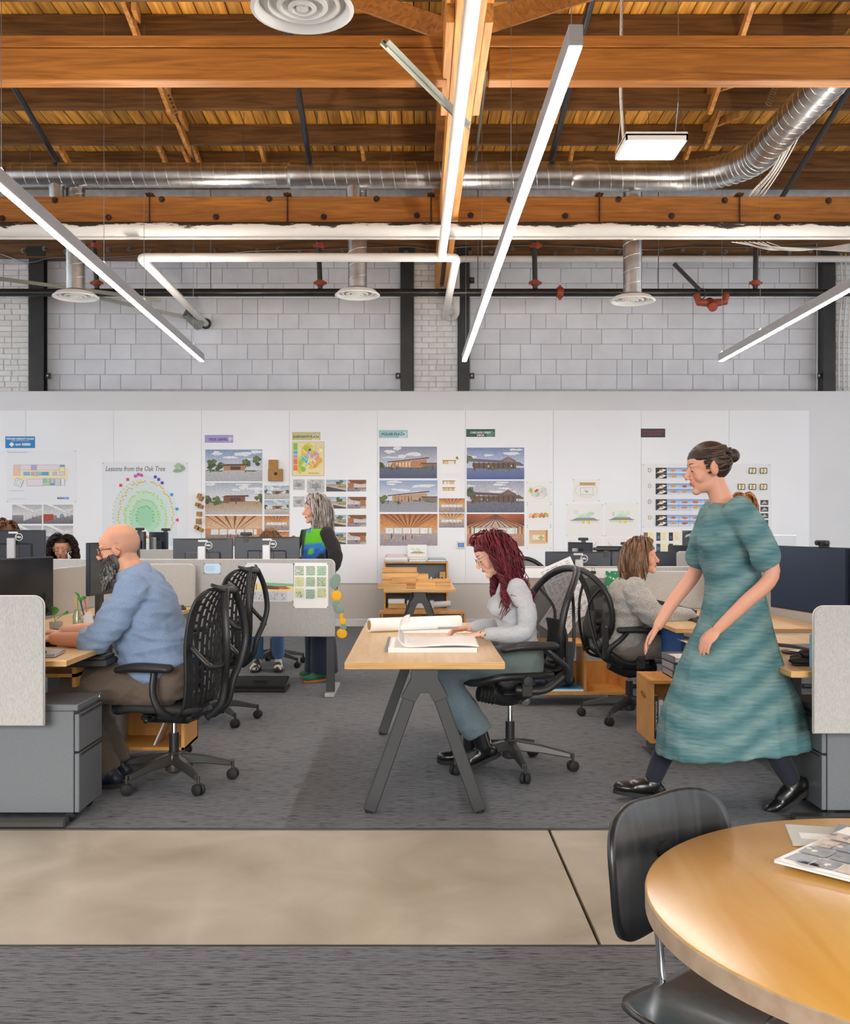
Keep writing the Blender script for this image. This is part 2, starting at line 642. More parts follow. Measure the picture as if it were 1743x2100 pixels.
CH = 0.2155
bays = [(X(91, BACK_Y), X(822, BACK_Y)), (X(963, BACK_Y), X(1686, BACK_Y))]
for x0, x1 in bays:
    for k in range(-5, 5):
        zc = 4.40 + (k + 0.5) * CH
        x = x0
        first = True
        while x < x1 - 0.02:
            w = rnd.choice([0.43, 0.43, 0.36, 0.29, 0.215]) if not first else (0.215 if k % 2 else 0.43)
            first = False
            w = min(w, x1 - x)
            if x1 - x - w < 0.1: w = x1 - x
            w = round(w, 3)
            link('block', piece_mesh('block', w - 0.009, 0.05, CH - 0.009, 0.004, 'block_paint'), wb,
                 (x + w / 2, BACK_Y + 0.025 + rnd.uniform(-0.0015, 0.0015), zc))
            x += w


def brick_pier(name, x0, x1, yf, z0, z1, label):
    w = MB().bb(x0, x1, yf + 0.01, BACK_Y + 0.02, 0, z1 + 0.2).build(name, 'mortar_paint')
    tag(w, label, None, None, 'structure')
    h = 0.0785
    n = int((z1 - z0) / h)
    for k in range(n):
        x = x0 - (0.1 if k % 2 else 0.0)
        while x < x1 - 0.02:
            L_ = 0.215 if rnd.random() < 0.8 else 0.1
            a, b = max(x, x0), min(x + L_, x1)
            if x1 - b < 0.04: b = x1
            if b - a > 0.03:
                bw = round(b - a, 2)
                link('brick', piece_mesh('brick', bw - 0.007, 0.05, h - 0.007, 0.006, 'brick_paint'), w,
                     ((a + b) / 2, yf + 0.024 + rnd.uniform(-0.004, 0.004), z0 + (k + 0.5) * h), (0, rnd.uniform(-0.006, 0.006), 0))
            x = b if b < x1 else x1
    return w


PY = 14.36
brick_pier('wall_pilaster', X(848, PY), X(939, PY), PY, 3.26, 5.1, 'white painted brick pilaster between two black steel columns')
brick_pier('wall_pilaster', X(-70, PY), X(59, PY), PY, 3.26, 5.1, 'white painted brick pilaster at the left end of the wall')
brick_pier('wall_pilaster', X(1713, PY), X(1860, PY), PY, 3.26, 5.1, 'white painted brick pilaster at the right end of the wall')
for i, (a, b, lab) in enumerate(((60, 90, 'leftmost black steel column on the block wall'), (822, 847, 'black steel column left of the brick pilaster in the middle'),
                                 (940, 962, 'black steel column right of the brick pilaster in the middle'), (1687, 1712, 'rightmost black steel column on the block wall'))):
    c = thing('column', lab, 'column', (X((a + b) / 2, 14.32), 14.38, 0), 0, 'black steel columns', 'structure')
    w = (b - a) * 14.32 / FPX
    m = MB()
    m.bb(-w / 2, w / 2, -0.075, -0.06, 3.2, 5.2)
    m.bb(-w / 2, w / 2, 0.06, 0.075, 3.2, 5.2)
    m.bb(-0.012, 0.012, -0.065, 0.065, 3.2, 5.2)
    m.bb(-w / 2, -w / 2 + 0.014, -0.065, 0.1, 3.2, 5.2)
    m.build('web', 'black_steel', c)
    MB().bb(-w / 2 - 0.03, w / 2 + 0.03, -0.085, 0.09, 5.16, 5.3).build('cap_plate', 'black_steel', c)
    s = 1 if i in (0, 2) else -1
    for zz in ((3.50,) if i != 2 else (3.50, 4.84)):
        MB().bb(s * w / 2, s * (w / 2 + 0.075), -0.02, 0.0, zz - 0.04, zz + 0.04).build('clip_plate', 'black_steel', c)
        MB().cyl((s * (w / 2 + 0.04), -0.035, zz), (s * (w / 2 + 0.04), -0.02, zz), 0.014, 10).build('bolt', 'steel_rod', c)

# timber ledger with its row of bolts
lg = MB().bb(XL, XR, 14.30, 14.50, 5.14, 5.40, 0.004).build('ledger_beam', 'purlin_wood')
tag(lg, 'dark timber ledger bolted along the top of the block wall', 'beam', None, 'structure')
bolt_me = MB().lathe([(0.001, -0.05), (0.018, -0.05), (0.018, -0.012), (0.034, -0.012), (0.034, 0.0)], 10, axis=(0, 1, 0)).mesh('bolt', 'steel_rod')
for k in range(40):
    px = 48 + 43.6 * k
    link('bolt', bolt_me, lg, (X(px, 14.3), 14.30, 5.235 + 0.03 * math.sin(k * 1.7)))

# white display wall in front of the block wall
dw = MB().bb(XL, XR, WALL_Y, WALL_Y + 0.24, 0, 3.264, 0.006).build('wall_display', 'wall_white')
tag(dw, 'white display wall standing in front of the block wall', None, None, 'structure')
MB().bb(XL, XR, WALL_Y - 0.004, WALL_Y, 0, Z(1196, WALL_Y), 0).build('lower_panel', 'wall_lower', dw)
seams = [-306, -126, 54, 234, 414, 594, 774, 954, 1134, 1314, 1494, 1658]
zb0, zb1 = Z(1196, WALL_Y), Z(842, WALL_Y)
for a, b in zip(seams, seams[1:]):
    xa, xb = X(a, WALL_Y), X(b, WALL_Y)
    MB().bb(xa + 0.0012, xb - 0.0012, WALL_Y - 0.024, WALL_Y, zb0, zb1, 0.0015).build('panel', 'board_white', dw)
bd = MB()
bd.bb(XL, XR, WALL_Y - 0.016, WALL_Y, 0, 0.105, 0.004)
tag(bd.build('baseboard_back', 'wall_white'), 'pale baseboard along the display wall', None, None, 'structure')

# window wall behind the camera
wf = MB()
for x0, x1, z0, z1 in ((XL, XR, 0, 1.2), (XL, XR, 4.0, 6.3), (XL, -5.4, 1.2, 4.0), (-0.52, 0.32, 1.2, 4.0), (6.0, XR, 1.2, 4.0)):
    wf.bb(x0, x1, -4.9, -4.65, z0, z1)
tag(wf.build('wall_front', 'wall_white'), 'white window wall on the near side of the office', None, None, 'structure')
for i, (x0, x1) in enumerate(((-5.4, -0.52), (0.32, 6.0))):
    w = MB()
    for k in range(5):
        xx = x0 + (x1 - x0) * k / 4
        w.bb(xx - 0.03, xx + 0.03, -4.82, -4.74, 1.2, 4.0)
    for zz in (1.23, 2.6, 3.97):
        w.bb(x0, x1, -4.82, -4.74, zz - 0.03, zz + 0.03)
    tag(w.build('window_%d' % (i + 1), 'black_steel'), 'tall steel framed window on the near side of the office', None, None, 'structure')

# ---------------------------------------------------------------- ceiling: planked deck and purlins
DECK = 6.295
ce = MB().bb(XL, XR, -4.6, 14.8, DECK + 0.05, DECK + 0.1).build('ceiling', 'purlin_wood')
tag(ce, 'exposed timber plank ceiling on dark purlins', None, None, 'structure')
x = -7.2
pw = 0.148
plank_me = MB().bb(-pw / 2 + 0.005, pw / 2 - 0.005, -4.5, 14.5, 0, 0.05, 0.004).mesh('plank', 'deck_wood')
while x < 7.6:
    link('plank', plank_me, ce, (x, 0, DECK + rnd.uniform(-0.003, 0.003)))
    x += pw
PURL = [9.1, 9.86, 10.61, 11.48, 12.53, 13.43, 14.15]
pm = MB().bb(-8.5, 8.5, -0.0325, 0.0325, 0, 0.245, 0.004).mesh('purlin', 'purlin_wood')
for y in PURL:
    link('purlin', pm, ce, (0, y, 6.05))
# bridging braces between the purlins
BR = [(282, 9.1, 9.86), (345, 10.61, 11.48), (381, 11.48, 12.53), (392, 12.53, 13.43), (413, 12.53, 13.43), (1448, 10.61, 11.48), (1440, 11.48, 12.53),
      (1508, 9.1, 9.86), (148, 12.53, 13.43), (345, 12.53, 13.43), (545, 12.53, 13.43), (745, 12.53, 13.43), (1160, 12.53, 13.43), (1390, 12.53, 13.43)]
for i, (px, ya, yb) in enumerate(BR):
    xx = X(px, yb)
    MB().bar((xx, ya + 0.04, 6.27), (xx + 0.03, yb - 0.03, 6.02), 0.045, 0.09, ch=0.003).build('brace', 'brace_wood', ce)
    if i < 4 or i in (5, 6):
        MB().bar((xx + 0.16, ya + 0.04, 6.03), (xx + 0.02, yb - 0.03, 6.25), 0.045, 0.09, ch=0.003).build('brace', 'brace_wood', ce)

# cross beams
YA, YB = 7.69, 11.3
ga0, ga1 = X(916, YA), X(1003, YA)


def cross_beam(y, x0, x1, z0, z1, label, plate=True, th=0.13):
    b = thing('ceiling_beam', label, 'beam', ((x0 + x1) / 2, y, z0), 0, 'heavy timber cross beams', 'structure')
    L_ = (x1 - x0) / 2
    MB().bb(-L_, L_, 0, th, 0, z1 - z0, 0.006).build('timber', 'beam_wood', b)
    if plate:
        MB().bb(-L_, L_, -0.012, th, z1 - z0 + 0.004, z1 - z0 + 0.088, 0.004).build('top_plate', 'beam_wood', b)
    return b


zA0, zA1 = Z(165, YA), Z(98, YA)
cross_beam(YA, -8, ga0, zA0, zA1, 'near timber cross beam left of the central girder')
cross_beam(YA, ga1, 8.5, zA0, zA1, 'near timber cross beam right of the central girder')
zB0, zB1 = Z(458, YB), Z(403, YB)
bl = cross_beam(YB, -8, X(902, YB), zB0, zB1, 'far bolted timber cross beam left of the central girder', False, 0.18)
br = cross_beam(YB, X(938, YB), 8.5, zB0, zB1, 'far bolted timber cross beam right of the central girder', False, 0.18)
ros = MB().lathe([(0.001, -0.035), (0.02, -0.035), (0.022, -0.012), (0.034, -0.012), (0.036, 0.0)], 9, axis=(0, 1, 0)).mesh('bolt', 'rust_bolt')
for px, py in ((5, 448), (113, 411), (223, 446), (332, 409), (443, 445), (552, 408), (664, 445), (772, 408), (855, 442),
               (965, 442), (1045, 410), (1159, 443), (1268, 409), (1377, 443), (1486, 411), (1594, 445), (1699, 412)):
    p = bl if px < 900 else br
    q = P(px, py, YB)
    link('bolt', ros, p, q - p.location)
for px in (308, 590, 884, 1228, 1515):
    p = bl if px < 900 else br
    xx = X(px, YB) - p.location.x
    m = MB()
    h = zB1 - zB0
    m.cyl((xx, -0.03, -0.03), (xx, -0.03, h + 0.035), 0.009, 8)
    m.bb(xx - 0.035, xx + 0.035, -0.06, 0.1, -0.03, -0.012)
    m.bb(xx - 0.04, xx + 0.04, -0.06, 0.1, h + 0.004, h + 0.022)
    m.build('hanger_clamp', 'rust_bolt', p)

# central girder: timber truss running away from the camera
GX = 0.359
gd = thing('ceiling_girder', 'central timber truss girder running towards the block wall', 'beam', (GX, 10, 4.72), 0, None, 'structure')
for s, nm in ((-1, 'chord_board'), (1, 'chord_board')):
    MB().bb(s * 0.028, s * 0.098, -5.5, 4.45, 0, 0.28, 0.004).build(nm, 'girder_wood', gd)
MB().bb(-0.028, 0.028, -5.5, 4.45, 0.06, 0.26).build('chord_core', 'purlin_wood', gd)
for s in (-1, 1):
    MB().bb(s * 0.1, s * 0.158, -3.16, -1.62, 0.012, 0.3, 0.004).build('splice_plate', 'girder_wood', gd)
    MB().bb(s * 0.1, s * 0.16, -5.5, -3.2, 0.12, 0.4, 0.004).build('splice_plate', 'girder_wood', gd)
    MB().bb(s * 0.04, s * 0.13, -5.5, 4.45, 1.05, 1.33, 0.004).build('top_chord', 'beam_wood', gd)
for i in range(5):
    y0 = -5.0 + i * 1.9
    MB().bar((0, y0, 0.2), (0, y0 + 0.95, 1.2), 0.055, 0.14, up=(0, -1, 1)).build('web_member', 'girder_wood', gd)
    MB().bar((0, y0 + 0.95, 1.2), (0, y0 + 1.9, 0.2), 0.055, 0.14, up=(0, 1, 1)).build('web_member', 'girder_wood', gd)
# diagonal struts tying the girder to the purlins at the top of the frame
for (p1, y1, p2, y2, lab) in (((918, 62), 7.9, (722, -6), 8.6, 'diagonal timber strut left of the girder near the ceiling vent'),
                              ((1008, 42), 7.6, (1215, -22), 8.4, 'diagonal timber strut right of the girder near the ceiling')):
    a, b = P(*p1, y1), P(*p2, y2)
    d = (b - a)
    tag(MB().bar(a, a + d * 1.2, 0.07, 0.16, ch=0.004).build('timber_strut', 'beam_wood'), lab, 'strut', None, 'structure')
# ---------------------------------------------------------------- ducts
def spiral(m, pts, r, pitch, n=16, tr=0.005):
    """helical seam along a polyline"""
    pts = [V(p) for p in pts]
    seg = [0]
    for a, b in zip(pts, pts[1:]): seg.append(seg[-1] + (b - a).length)
    tot = seg[-1]
    N = int(tot / pitch * n)
    out = []
    ref = None
    for i in range(N + 1):
        d = tot * i / N
        k = 0
        while k < len(seg) - 2 and seg[k + 1] < d: k += 1
        t = (d - seg[k]) / max(seg[k + 1] - seg[k], 1e-6)
        c = pts[k].lerp(pts[k + 1], t)
        tg = (pts[min(k + 2, len(pts) - 1)] - pts[k]).normalized()
        if ref is None: ref = tg.orthogonal().normalized()
        ref = (ref - tg * ref.dot(tg)).normalized()
        w = tg.cross(ref)
        a = 2 * PI * i / n
        out.append(c + (ref * math.cos(a) + w * math.sin(a)) * r)
    m.tube(out, tr, 4, caps=False)


DY, DZ, DR = 11.75, 5.41, 0.144
duct = thing('spiral_duct', 'long galvanised spiral duct running across under the ceiling and bending towards the viewer', 'duct', (0, DY, DZ))
x_a, x_b = X(22, DY), X(592, DY)
m = MB().tube([(x_a, 0, 0), (x_b, 0, 0)], DR - 0.006, 28)
m.build('duct_section', 'galv', duct, True, 40)
m = MB(); spiral(m, [(x_a, 0, 0), (x_b, 0, 0)], DR - 0.006, 0.135); m.build('seam', 'galv_seam', duct, True)
MB().lathe([(DR - 0.006, 0), (DR + 0.016, 0.03), (DR + 0.016, 0.13), (DR + 0.008, 0.2)], 28, (x_b, 0, 0), (1, 0, 0)).build('reducer', 'galv', duct, True, 30)
x_c = X(1170, DY)
m = MB().tube([(x_b + 0.19, 0, 0), (x_c, 0, 0)], DR + 0.008, 28); m.build('duct_section', 'galv', duct, True, 40)
m = MB(); spiral(m, [(x_b + 0.2, 0, 0), (x_c, 0, 0)], DR + 0.008, 0.135); m.build('seam', 'galv_seam', duct, True)
MB().lathe([(DR + 0.006, 0), (DR + 0.022, 0.04), (DR + 0.036, 0.2), (DR + 0.036, 0.24)], 28, (x_c, 0, -0.01), (1, 0, 0)).build('reducer', 'galv', duct, True, 30)
x_d, x_e = X(1385, DY), 3.72
r2 = DR + 0.026
m = MB().tube([(x_c + 0.22, 0, -0.012), (x_d, 0, -0.012)], r2, 28); m.build('duct_section', 'galv', duct, True, 40)
m = MB(); spiral(m, [(x_c + 0.24, 0, -0.012), (x_d, 0, -0.012)], r2, 0.135); m.build('seam', 'galv_seam', duct, True)
RAD = x_e - x_d
arc = [(x_d + RAD * math.sin(a), -RAD * (1 - math.cos(a)), -0.012) for a in [PI / 2 * i / 14 for i in range(15)]]
m = MB().tube(arc, r2 + 0.004, 28, up=(0, 0, 1)); m.build('elbow', 'galv', duct, True, 40)
m = MB()
for i in range(1, 15):
    c = V(arc[i]); t = (V(arc[min(i + 1, 14)]) - V(arc[i - 1])).normalized()
    s = t.cross(V((0, 0, 1))); ring = [c + (s * math.cos(2 * PI * k / 24) + V((0, 0, 1)) * math.sin(2 * PI * k / 24)) * (r2 + 0.006) for k in range(24)]
    m.tube(ring, 0.006, 4, True)
m.build('elbow_seam', 'galv_seam', duct, True)
run = [(x_e, -RAD, -0.012), (x_e + 0.02, -6.5, -0.012)]
m = MB().tube(run, r2, 28, up=(0, 0, 1)); m.build('duct_section', 'galv', duct, True, 40)
m = MB(); spiral(m, run, r2, 0.135); m.build('seam', 'galv_seam', duct, True)
for px in (115, 725):
    xx = X(px, DY)
    MB().cyl((xx, 0, -0.05), (xx, 0.02, -0.3), 0.085, 20).build('takeoff', 'galv', duct, True, 40)
for px in (62, 332, 500, 650, 802, 1060, 1330):
    xx = X(px, DY)
    MB().cyl((xx, 0, DR - 0.02), (xx, 0, 0.72), 0.004, 6).build('hanger_wire', 'steel_rod', duct)

# drops with round ceiling diffusers
def rings(m, s, z):
    for r0, r1, zz in ((0.262, 0.215, 0.0), (0.195, 0.150, 0.022), (0.130, 0.090, 0.012), (0.072, 0.040, 0.004)):
        m.lathe([(r0 * s, zz), (r0 * s, zz + 0.006), (r1 * s, zz + 0.05 * s), (r1 * s - 0.004, zz + 0.046 * s), (r0 * s - 0.02 * s, zz - 0.006)], 36, (0, 0, z), closed=True)
    m.lathe([(0.001, -0.004), (0.03 * s, 0.0), (0.034 * s, 0.02), (0.001, 0.03)], 20, (0, 0, z))


drop = None
for px, py, lab in ((155, 610, 'round white ceiling diffuser on a spiral drop duct at the left'), (733, 606, 'round white ceiling diffuser on a spiral drop duct in the middle'),
                    (1297, 618, 'round white ceiling diffuser on a spiral drop duct at the right')):
    y = DY + 0.12
    if drop is None:
        drop = thing('ceiling_diffuser', lab, 'vent', (X(px, y), y, Z(py, y)), 0, 'round diffusers on drop ducts')
        m = MB(); rings(m, 1.0, 0); m.build('diffuser_rings', 'diffuser_white', drop, True, 35)
        m = MB().lathe([(0.21, 0.05), (0.12, 0.085), (0.108, 0.09), (0.108, 1.35)], 24); m.build('drop_duct', 'galv', drop, True, 40)
        m = MB(); spiral(m, [(0, 0, 0.1), (0, 0, 1.35)], 0.109, 0.16, 14); m.build('seam', 'galv_seam', drop, True)
    else:
        c = copy_tree(drop)
        c.location = (X(px, y), y, Z(py, y))
        c['label'] = lab
y = 5.2
o = thing('ceiling_diffuser', 'large round white ceiling diffuser close overhead at the top of the view', 'vent', P(620, 20, y))
m = MB(); rings(m, 1.0, 0); m.build('diffuser_rings', 'diffuser_white', o, True, 35)
MB().lathe([(0.235, 0.04), (0.13, 0.1), (0.11, 0.1), (0.11, 0.9)], 28).build('drop_duct', 'diffuser_white', o, True, 40)

# ---------------------------------------------------------------- pipes
def pipe(name, label, pts, r, m, cat='pipe', n=16, parts=None, bend=0.0):
    pts = [V(p) for p in pts]
    if bend:
        q = [pts[0]]
        for a, b, c in zip(pts, pts[1:], pts[2:]):
            u, w = (a - b).normalized(), (c - b).normalized()
            for k in range(7):
                t = k / 6
                q.append((b + u * bend) * (1 - t) ** 2 + b * 2 * t * (1 - t) + (b + w * bend) * t * t)
        q.append(pts[-1])
        pts = q
    o = MB().tube([p - pts[0] for p in pts], r, n).build(name, m, None, True, 50, loc=pts[0])
    return tag(o, label, cat)


pipe('main_pipe', 'thick white pipe with worn black patches beneath the far beam', [(-8, 11.12, 4.606), (8.5, 11.12, 4.606)], 0.078, 'pipe_worn', n=24)
pipe('branch_pipe', 'thin white conduit running just under the thick worn pipe', [(-8, 11.0, Z(488, 11.0)), (8.5, 11.0, Z(488, 11.0))], 0.017, 'pipe_white')
HY = 10.82
pz = Z(528, HY)
pipe('insulated_pipe', 'white insulated pipe running beneath the central girder', [(0.318, 4.2, pz), (0.272, HY, pz)], 0.046, 'pipe_white')
pipe('insulated_pipe', 'white insulated pipe crossing under the ceiling and turning back to the block wall', [(X(422, 14.48), 14.48, Z(664, 14.48)), (X(287, HY), HY, pz), (X(936, HY), HY, pz), (X(912, 14.2), 14.2, Z(652, 14.2)), (X(936, 14.2), 14.2, Z(652, 14.2)), (X(936, 14.2), 14.2, Z(531, 14.2)), (8.5, 14.2, Z(531, 14.2))], 0.046, 'pipe_white', bend=0.1)
wh = MB().lathe([(0.05, 0), (0.075, 0), (0.075, 0.02), (0.05, 0.02)], 20, axis=(0, 1, 0), closed=True).build('wall_collar', 'black_steel', None, loc=(X(422, 14.47), 14.46, Z(664, 14.48)))
tag(wh, 'black collar where the white pipe enters the block wall', 'collar')

SY = 13.6
spz = Z(600, SY)
sp = thing('sprinkler_pipe', 'long black sprinkler main crossing in front of the block wall', 'pipe', (0, SY, spz))
MB().tube([(-8, 0, 0), (8.5, 0, 0)], 0.052, 20).build('main_run', 'pipe_black', sp, True, 40)
for px in (200, 657, 1097, 1548):
    xx = X(px, SY)
    MB().tube([(xx, -0.02, 0.05), (xx - 0.02, -0.1, 0.66)], 0.034, 14).build('riser', 'pipe_black', sp, True, 40)
    for zz, yy in ((0.12, -0.03), (0.6, -0.09)):
        m = MB().lathe([(0.04, -0.035), (0.055, -0.03), (0.055, 0.03), (0.04, 0.035)], 14, (xx, yy, zz))
        m.bb(xx - 0.085, xx + 0.085, yy - 0.016, yy + 0.016, zz - 0.018, zz + 0.018, 0.005)
        m.build('coupling', 'coupling_red', sp, True, 35)
for px in (1148,):
    m = MB().lathe([(0.056, -0.045), (0.068, -0.04), (0.068, 0.04), (0.056, 0.045)], 18, (X(px, SY), 0, 0), (1, 0, 0))
    m.bb(X(px, SY) - 0.02, X(px, SY) + 0.02, -0.02, 0.02, -0.095, 0.095, 0.005)
    m.build('coupling', 'coupling_red', sp, True, 35)
xx = X(1458, SY)
m = MB().tube([(xx - 0.2, -0.02, -0.03), (xx - 0.17, -0.04, -0.14), (xx - 0.05, -0.05, -0.15), (xx + 0.05, -0.05, -0.15), (xx + 0.17, -0.04, -0.13), (xx + 0.19, -0.02, -0.03)], 0.05, 14)
m.cyl((xx - 0.02, -0.16, -0.23), (xx - 0.02, 0.02, -0.12), 0.062)
m.build('tee_fitting', 'coupling_red', sp, True, 40)
m = MB().bar((xx - 0.5, -0.02, 0.38), (xx - 0.16, -0.05, 0.02), 0.035, 0.05, ch=0.004)
m.tube([(xx - 0.14 + 0.05 * math.cos(a), -0.06, -0.03 + 0.07 * math.sin(a)) for a in [i * PI / 5 for i in range(10)]], 0.008, 6, True)
m.build('sway_brace', 'graphite', sp, True, 40)
m = MB().bar((X(330, SY), 0, -0.1), (X(8, SY), -0.3, 0.12), 0.03, 0.045)
m.build('sway_brace', 'strut_metal', sp)
m = MB().bar((X(372, SY), 0.3, -0.2), (X(395, SY), 0.5, -0.35), 0.1, 0.12).bar((X(200, SY), 0.1, -0.05), (X(395, SY), 0.45, -0.28), 0.03, 0.045)
m.build('sway_brace', 'strut_metal', sp)
for px in (432, 980, 1350):
    MB().cyl((X(px, SY), 0, 0), (X(px, SY), 0, 1.6), 0.007, 6).build('hanger_rod', 'steel_rod', sp)

# sloping black conduits up among the purlins
for (x1, y1), (x2, y2), lab in (((25, 172), (122, 338), 'black conduit sloping down at the far left of the ceiling'), ((589, 45), (636, 338), 'black conduit sloping down left of the central girder'),
                                ((1743, 180), (1603, 405), 'black conduit sloping down at the far right of the ceiling'), ((1213, 0), (1128, 338), 'dark grey conduit sloping down behind the middle linear light'),
                                ((996, 160), (974, 338), 'slim steel conduit sloping down right of the central girder')):
    zn, zf = 5.9, 5.6
    Yn = FPX * (zn - EYE) / (VY - y1)
    Yf = FPX * (zf - EYE) / (VY - y2)
    r = 0.032 if 'slim' not in lab else 0.016
    a, b = P(x1, y1, Yn), P(x2, y2, Yf)
    d = (b - a)
    pipe('conduit', lab, [a - d * 0.08, b + d * 0.15], r, 'conduit_black' if 'slim' not in lab else 'strut_metal', n=12)
# slotted strut braces
a, b = P(788, 92, 6.2), P(958, 262, 7.6)
m = MB(); m.bar(a, b, 0.05, 0.012, up=(0.3, -1, 0.6)); m.bar(a + V((0.018, 0, 0.02)), b + V((0.018, 0, 0.02)), 0.008, 0.035, up=(0.3, -1, 0.6)); m.bar(a - V((0.018, 0, -0.02)), b - V((0.018, 0, -0.02)), 0.008, 0.035, up=(0.3, -1, 0.6))
s_ = tag(m.build('strut_channel', 'strut_metal'), 'grey metal strut channel slanting down across the central girder', 'strut')
for (x1, y1), (x2, y2), lab in (((334, 168), (360, 232), 'perforated metal strap hanging left of the girder'), ((1592, 172), (1575, 215), 'perforated metal strap beside the bending duct')):
    a, b = P(x1, y1, 9.9), P(x2, y2, 9.75)
    m = MB(); s = (b - a).normalized(); w = s.cross(V((0, 1, 0))).normalized() * 0.022
    for k in (-1, 1): m.bar(a + w * k, b + w * k, 0.012, 0.004, up=(0, 1, 0))
    for k in range(9):
        q = a.lerp(b, k / 8); m.box(q, (0.036, 0.004, 0.014), Matrix((w.normalized(), V((0, 1, 0)), s)).transposed())
    tag(m.build('perforated_strap', 'galv'), lab, 'strap')
# bundle of white data cables dropping beside the duct
cb = MB()
for k in range(7):
    o_ = V((k * 0.012 - 0.04, 0.02 * (k % 3), 0.01 * (k % 2)))
    cb.tube(bez([P(1655, 215, 9.9) + o_, P(1628, 282, 10.4) + o_ * 1.4, P(1592, 350, 10.9) + o_ * (1.2 + 0.3 * (k % 2)), P(1552, 402, 11.3) + o_ * (2 + 0.5 * (k % 3)), P(1500, 470, 12.2) + o_ * 2], 6), 0.007, 5)
tag(cb.build('cable_bundle', 'cable_white', None, True), 'bundle of white data cables draped beside the bending duct', 'cables')
cb = MB()
for k in range(9):
    a0 = 0.03 * k
    cb.tube(bez([P(1500 + 9 * k, 496, 12.4), P(1560 + 5 * k, 506 + 2 * (k % 4), 12.6), P(1640 - 6 * k, 514 - k, 12.5), P(1743, 500 + 2 * k, 12.4)], 8), 0.006, 5)
tag(cb.build('cable_bundle', 'cable_white', None, True), 'loose coils of white cable lying above the black sprinkler main', 'cables')
m = MB()
pts = [P(px, py, 14.25) for px, py in ((0, 520), (60, 538), (110, 528), (220, 527), (330, 521), (440, 521), (520, 515), (640, 512), (760, 508), (840, 506), (890, 512), (960, 506), (1120, 504), (1320, 512), (1420, 507), (1560, 508), (1730, 506))]
m.tube(bez(pts, 4), 0.009, 6)
tag(m.build('wall_conduit', 'steel_rod', None, True), 'thin grey cable pinned along the timber ledger', 'cable')
for k, px in enumerate((1722, 1732, 1741)):
    m = MB().tube(bez([P(px + 2, 520, 14.3), P(px + 4, 600, 14.3), P(px + 1, 640, 14.28), P(px - 2, 700, 14.3), P(px - 2, 800, 14.3)], 5), 0.013, 8)
    tag(m.build('wall_conduit', 'pipe_white', None, True), ['leftmost', 'middle', 'rightmost'][k] + ' white conduit down the brick pilaster at the right edge', 'conduit')
tag(MB().cyl(P(1674, 500, 14.28), P(1674, 800, 14.28), 0.012, 8).build('wall_conduit', 'steel_rod'), 'straight grey conduit on the rightmost steel column', 'conduit')

# ---------------------------------------------------------------- lights
def linear_light(a, b, label, hang, wide=0.058, high=0.088):
    """a near bottom centre, b far bottom centre"""
    a, b = V(a), V(b)
    L_ = (b - a).length
    rz = math.atan2(b.y - a.y, b.x - a.x)
    t = thing('linear_light', label, 'light', a, rz, 'long linear pendant lights')
    m = MB()
    m.bb(0, L_, -wide / 2, wide / 2, 0.006, high, 0.002)
    m.bb(0, L_, -wide / 2, -wide / 2 + 0.004, 0, high)
    m.bb(0, L_, wide / 2 - 0.004, wide / 2, 0, high)
    m.build('housing', 'lamp_body', t)
    MB().bb(0.004, L_ - 0.004, -wide / 2 + 0.005, wide / 2 - 0.005, -0.004, 0.004).build('diffuser', 'lamp_glow', t)
    MB().bb(0.01, L_ - 0.01, -wide / 2 + 0.008, wide / 2 - 0.008, high, high + 0.004).build('added_uplight_strip', 'added_uplight', t)  # unseen glowing strip, added on the housing top to lift the ceiling
    MB().bb(-0.003, 0, -wide / 2, wide / 2, 0, high).build('end_cap', 'alu', t)
    MB().bb(L_, L_ + 0.003, -wide / 2, wide / 2, 0, high).build('end_cap', 'alu', t)
    for d in hang:
        MB().cyl((d, 0, high), (d, 0, 6.0 - a.z), 0.0022, 5).build('suspension_wire', 'steel_rod', t)
        MB().lathe([(0.012, 0), (0.012, 0.02), (0.004, 0.035)], 10, (d, 0, high)).build('wire_gripper', 'alu', t)
    return t


LZ = 3.36
YF = FPX * (LZ - EYE) / (VY - 741)
YN = FPX * (LZ - EYE) / (VY - 94)
linear_light((X(1181, YN), YN, LZ), (X(952, YF), YF, LZ), 'long glowing linear pendant light over the middle aisle', (0.12, 2.6, 5.2, 7.7))
Y0 = FPX * (LZ - EYE) / (VY - 376)
p0 = V((X(-8, Y0), Y0, LZ)); p1 = V((X(414, YF), YF, LZ)); dd = (p1 - p0).normalized()
linear_light(p0 - dd * 2.2, p1, 'long glowing linear pendant light at the left of the ceiling', (0.2, 2.28, 4.4, 5.7, 8.0))
Y0 = FPX * (LZ - EYE) / (VY - 592)
p0 = V((X(1748, Y0), Y0, LZ)); p1 = V((X(1478, YF), YF, LZ)); dd = (p1 - p0).normalized()
linear_light(p0 - dd * 3.2, p1, 'glowing linear pendant light at the right of the ceiling', (0.2, 3.0, 5.5, (p1 - p0).length + 3.15))

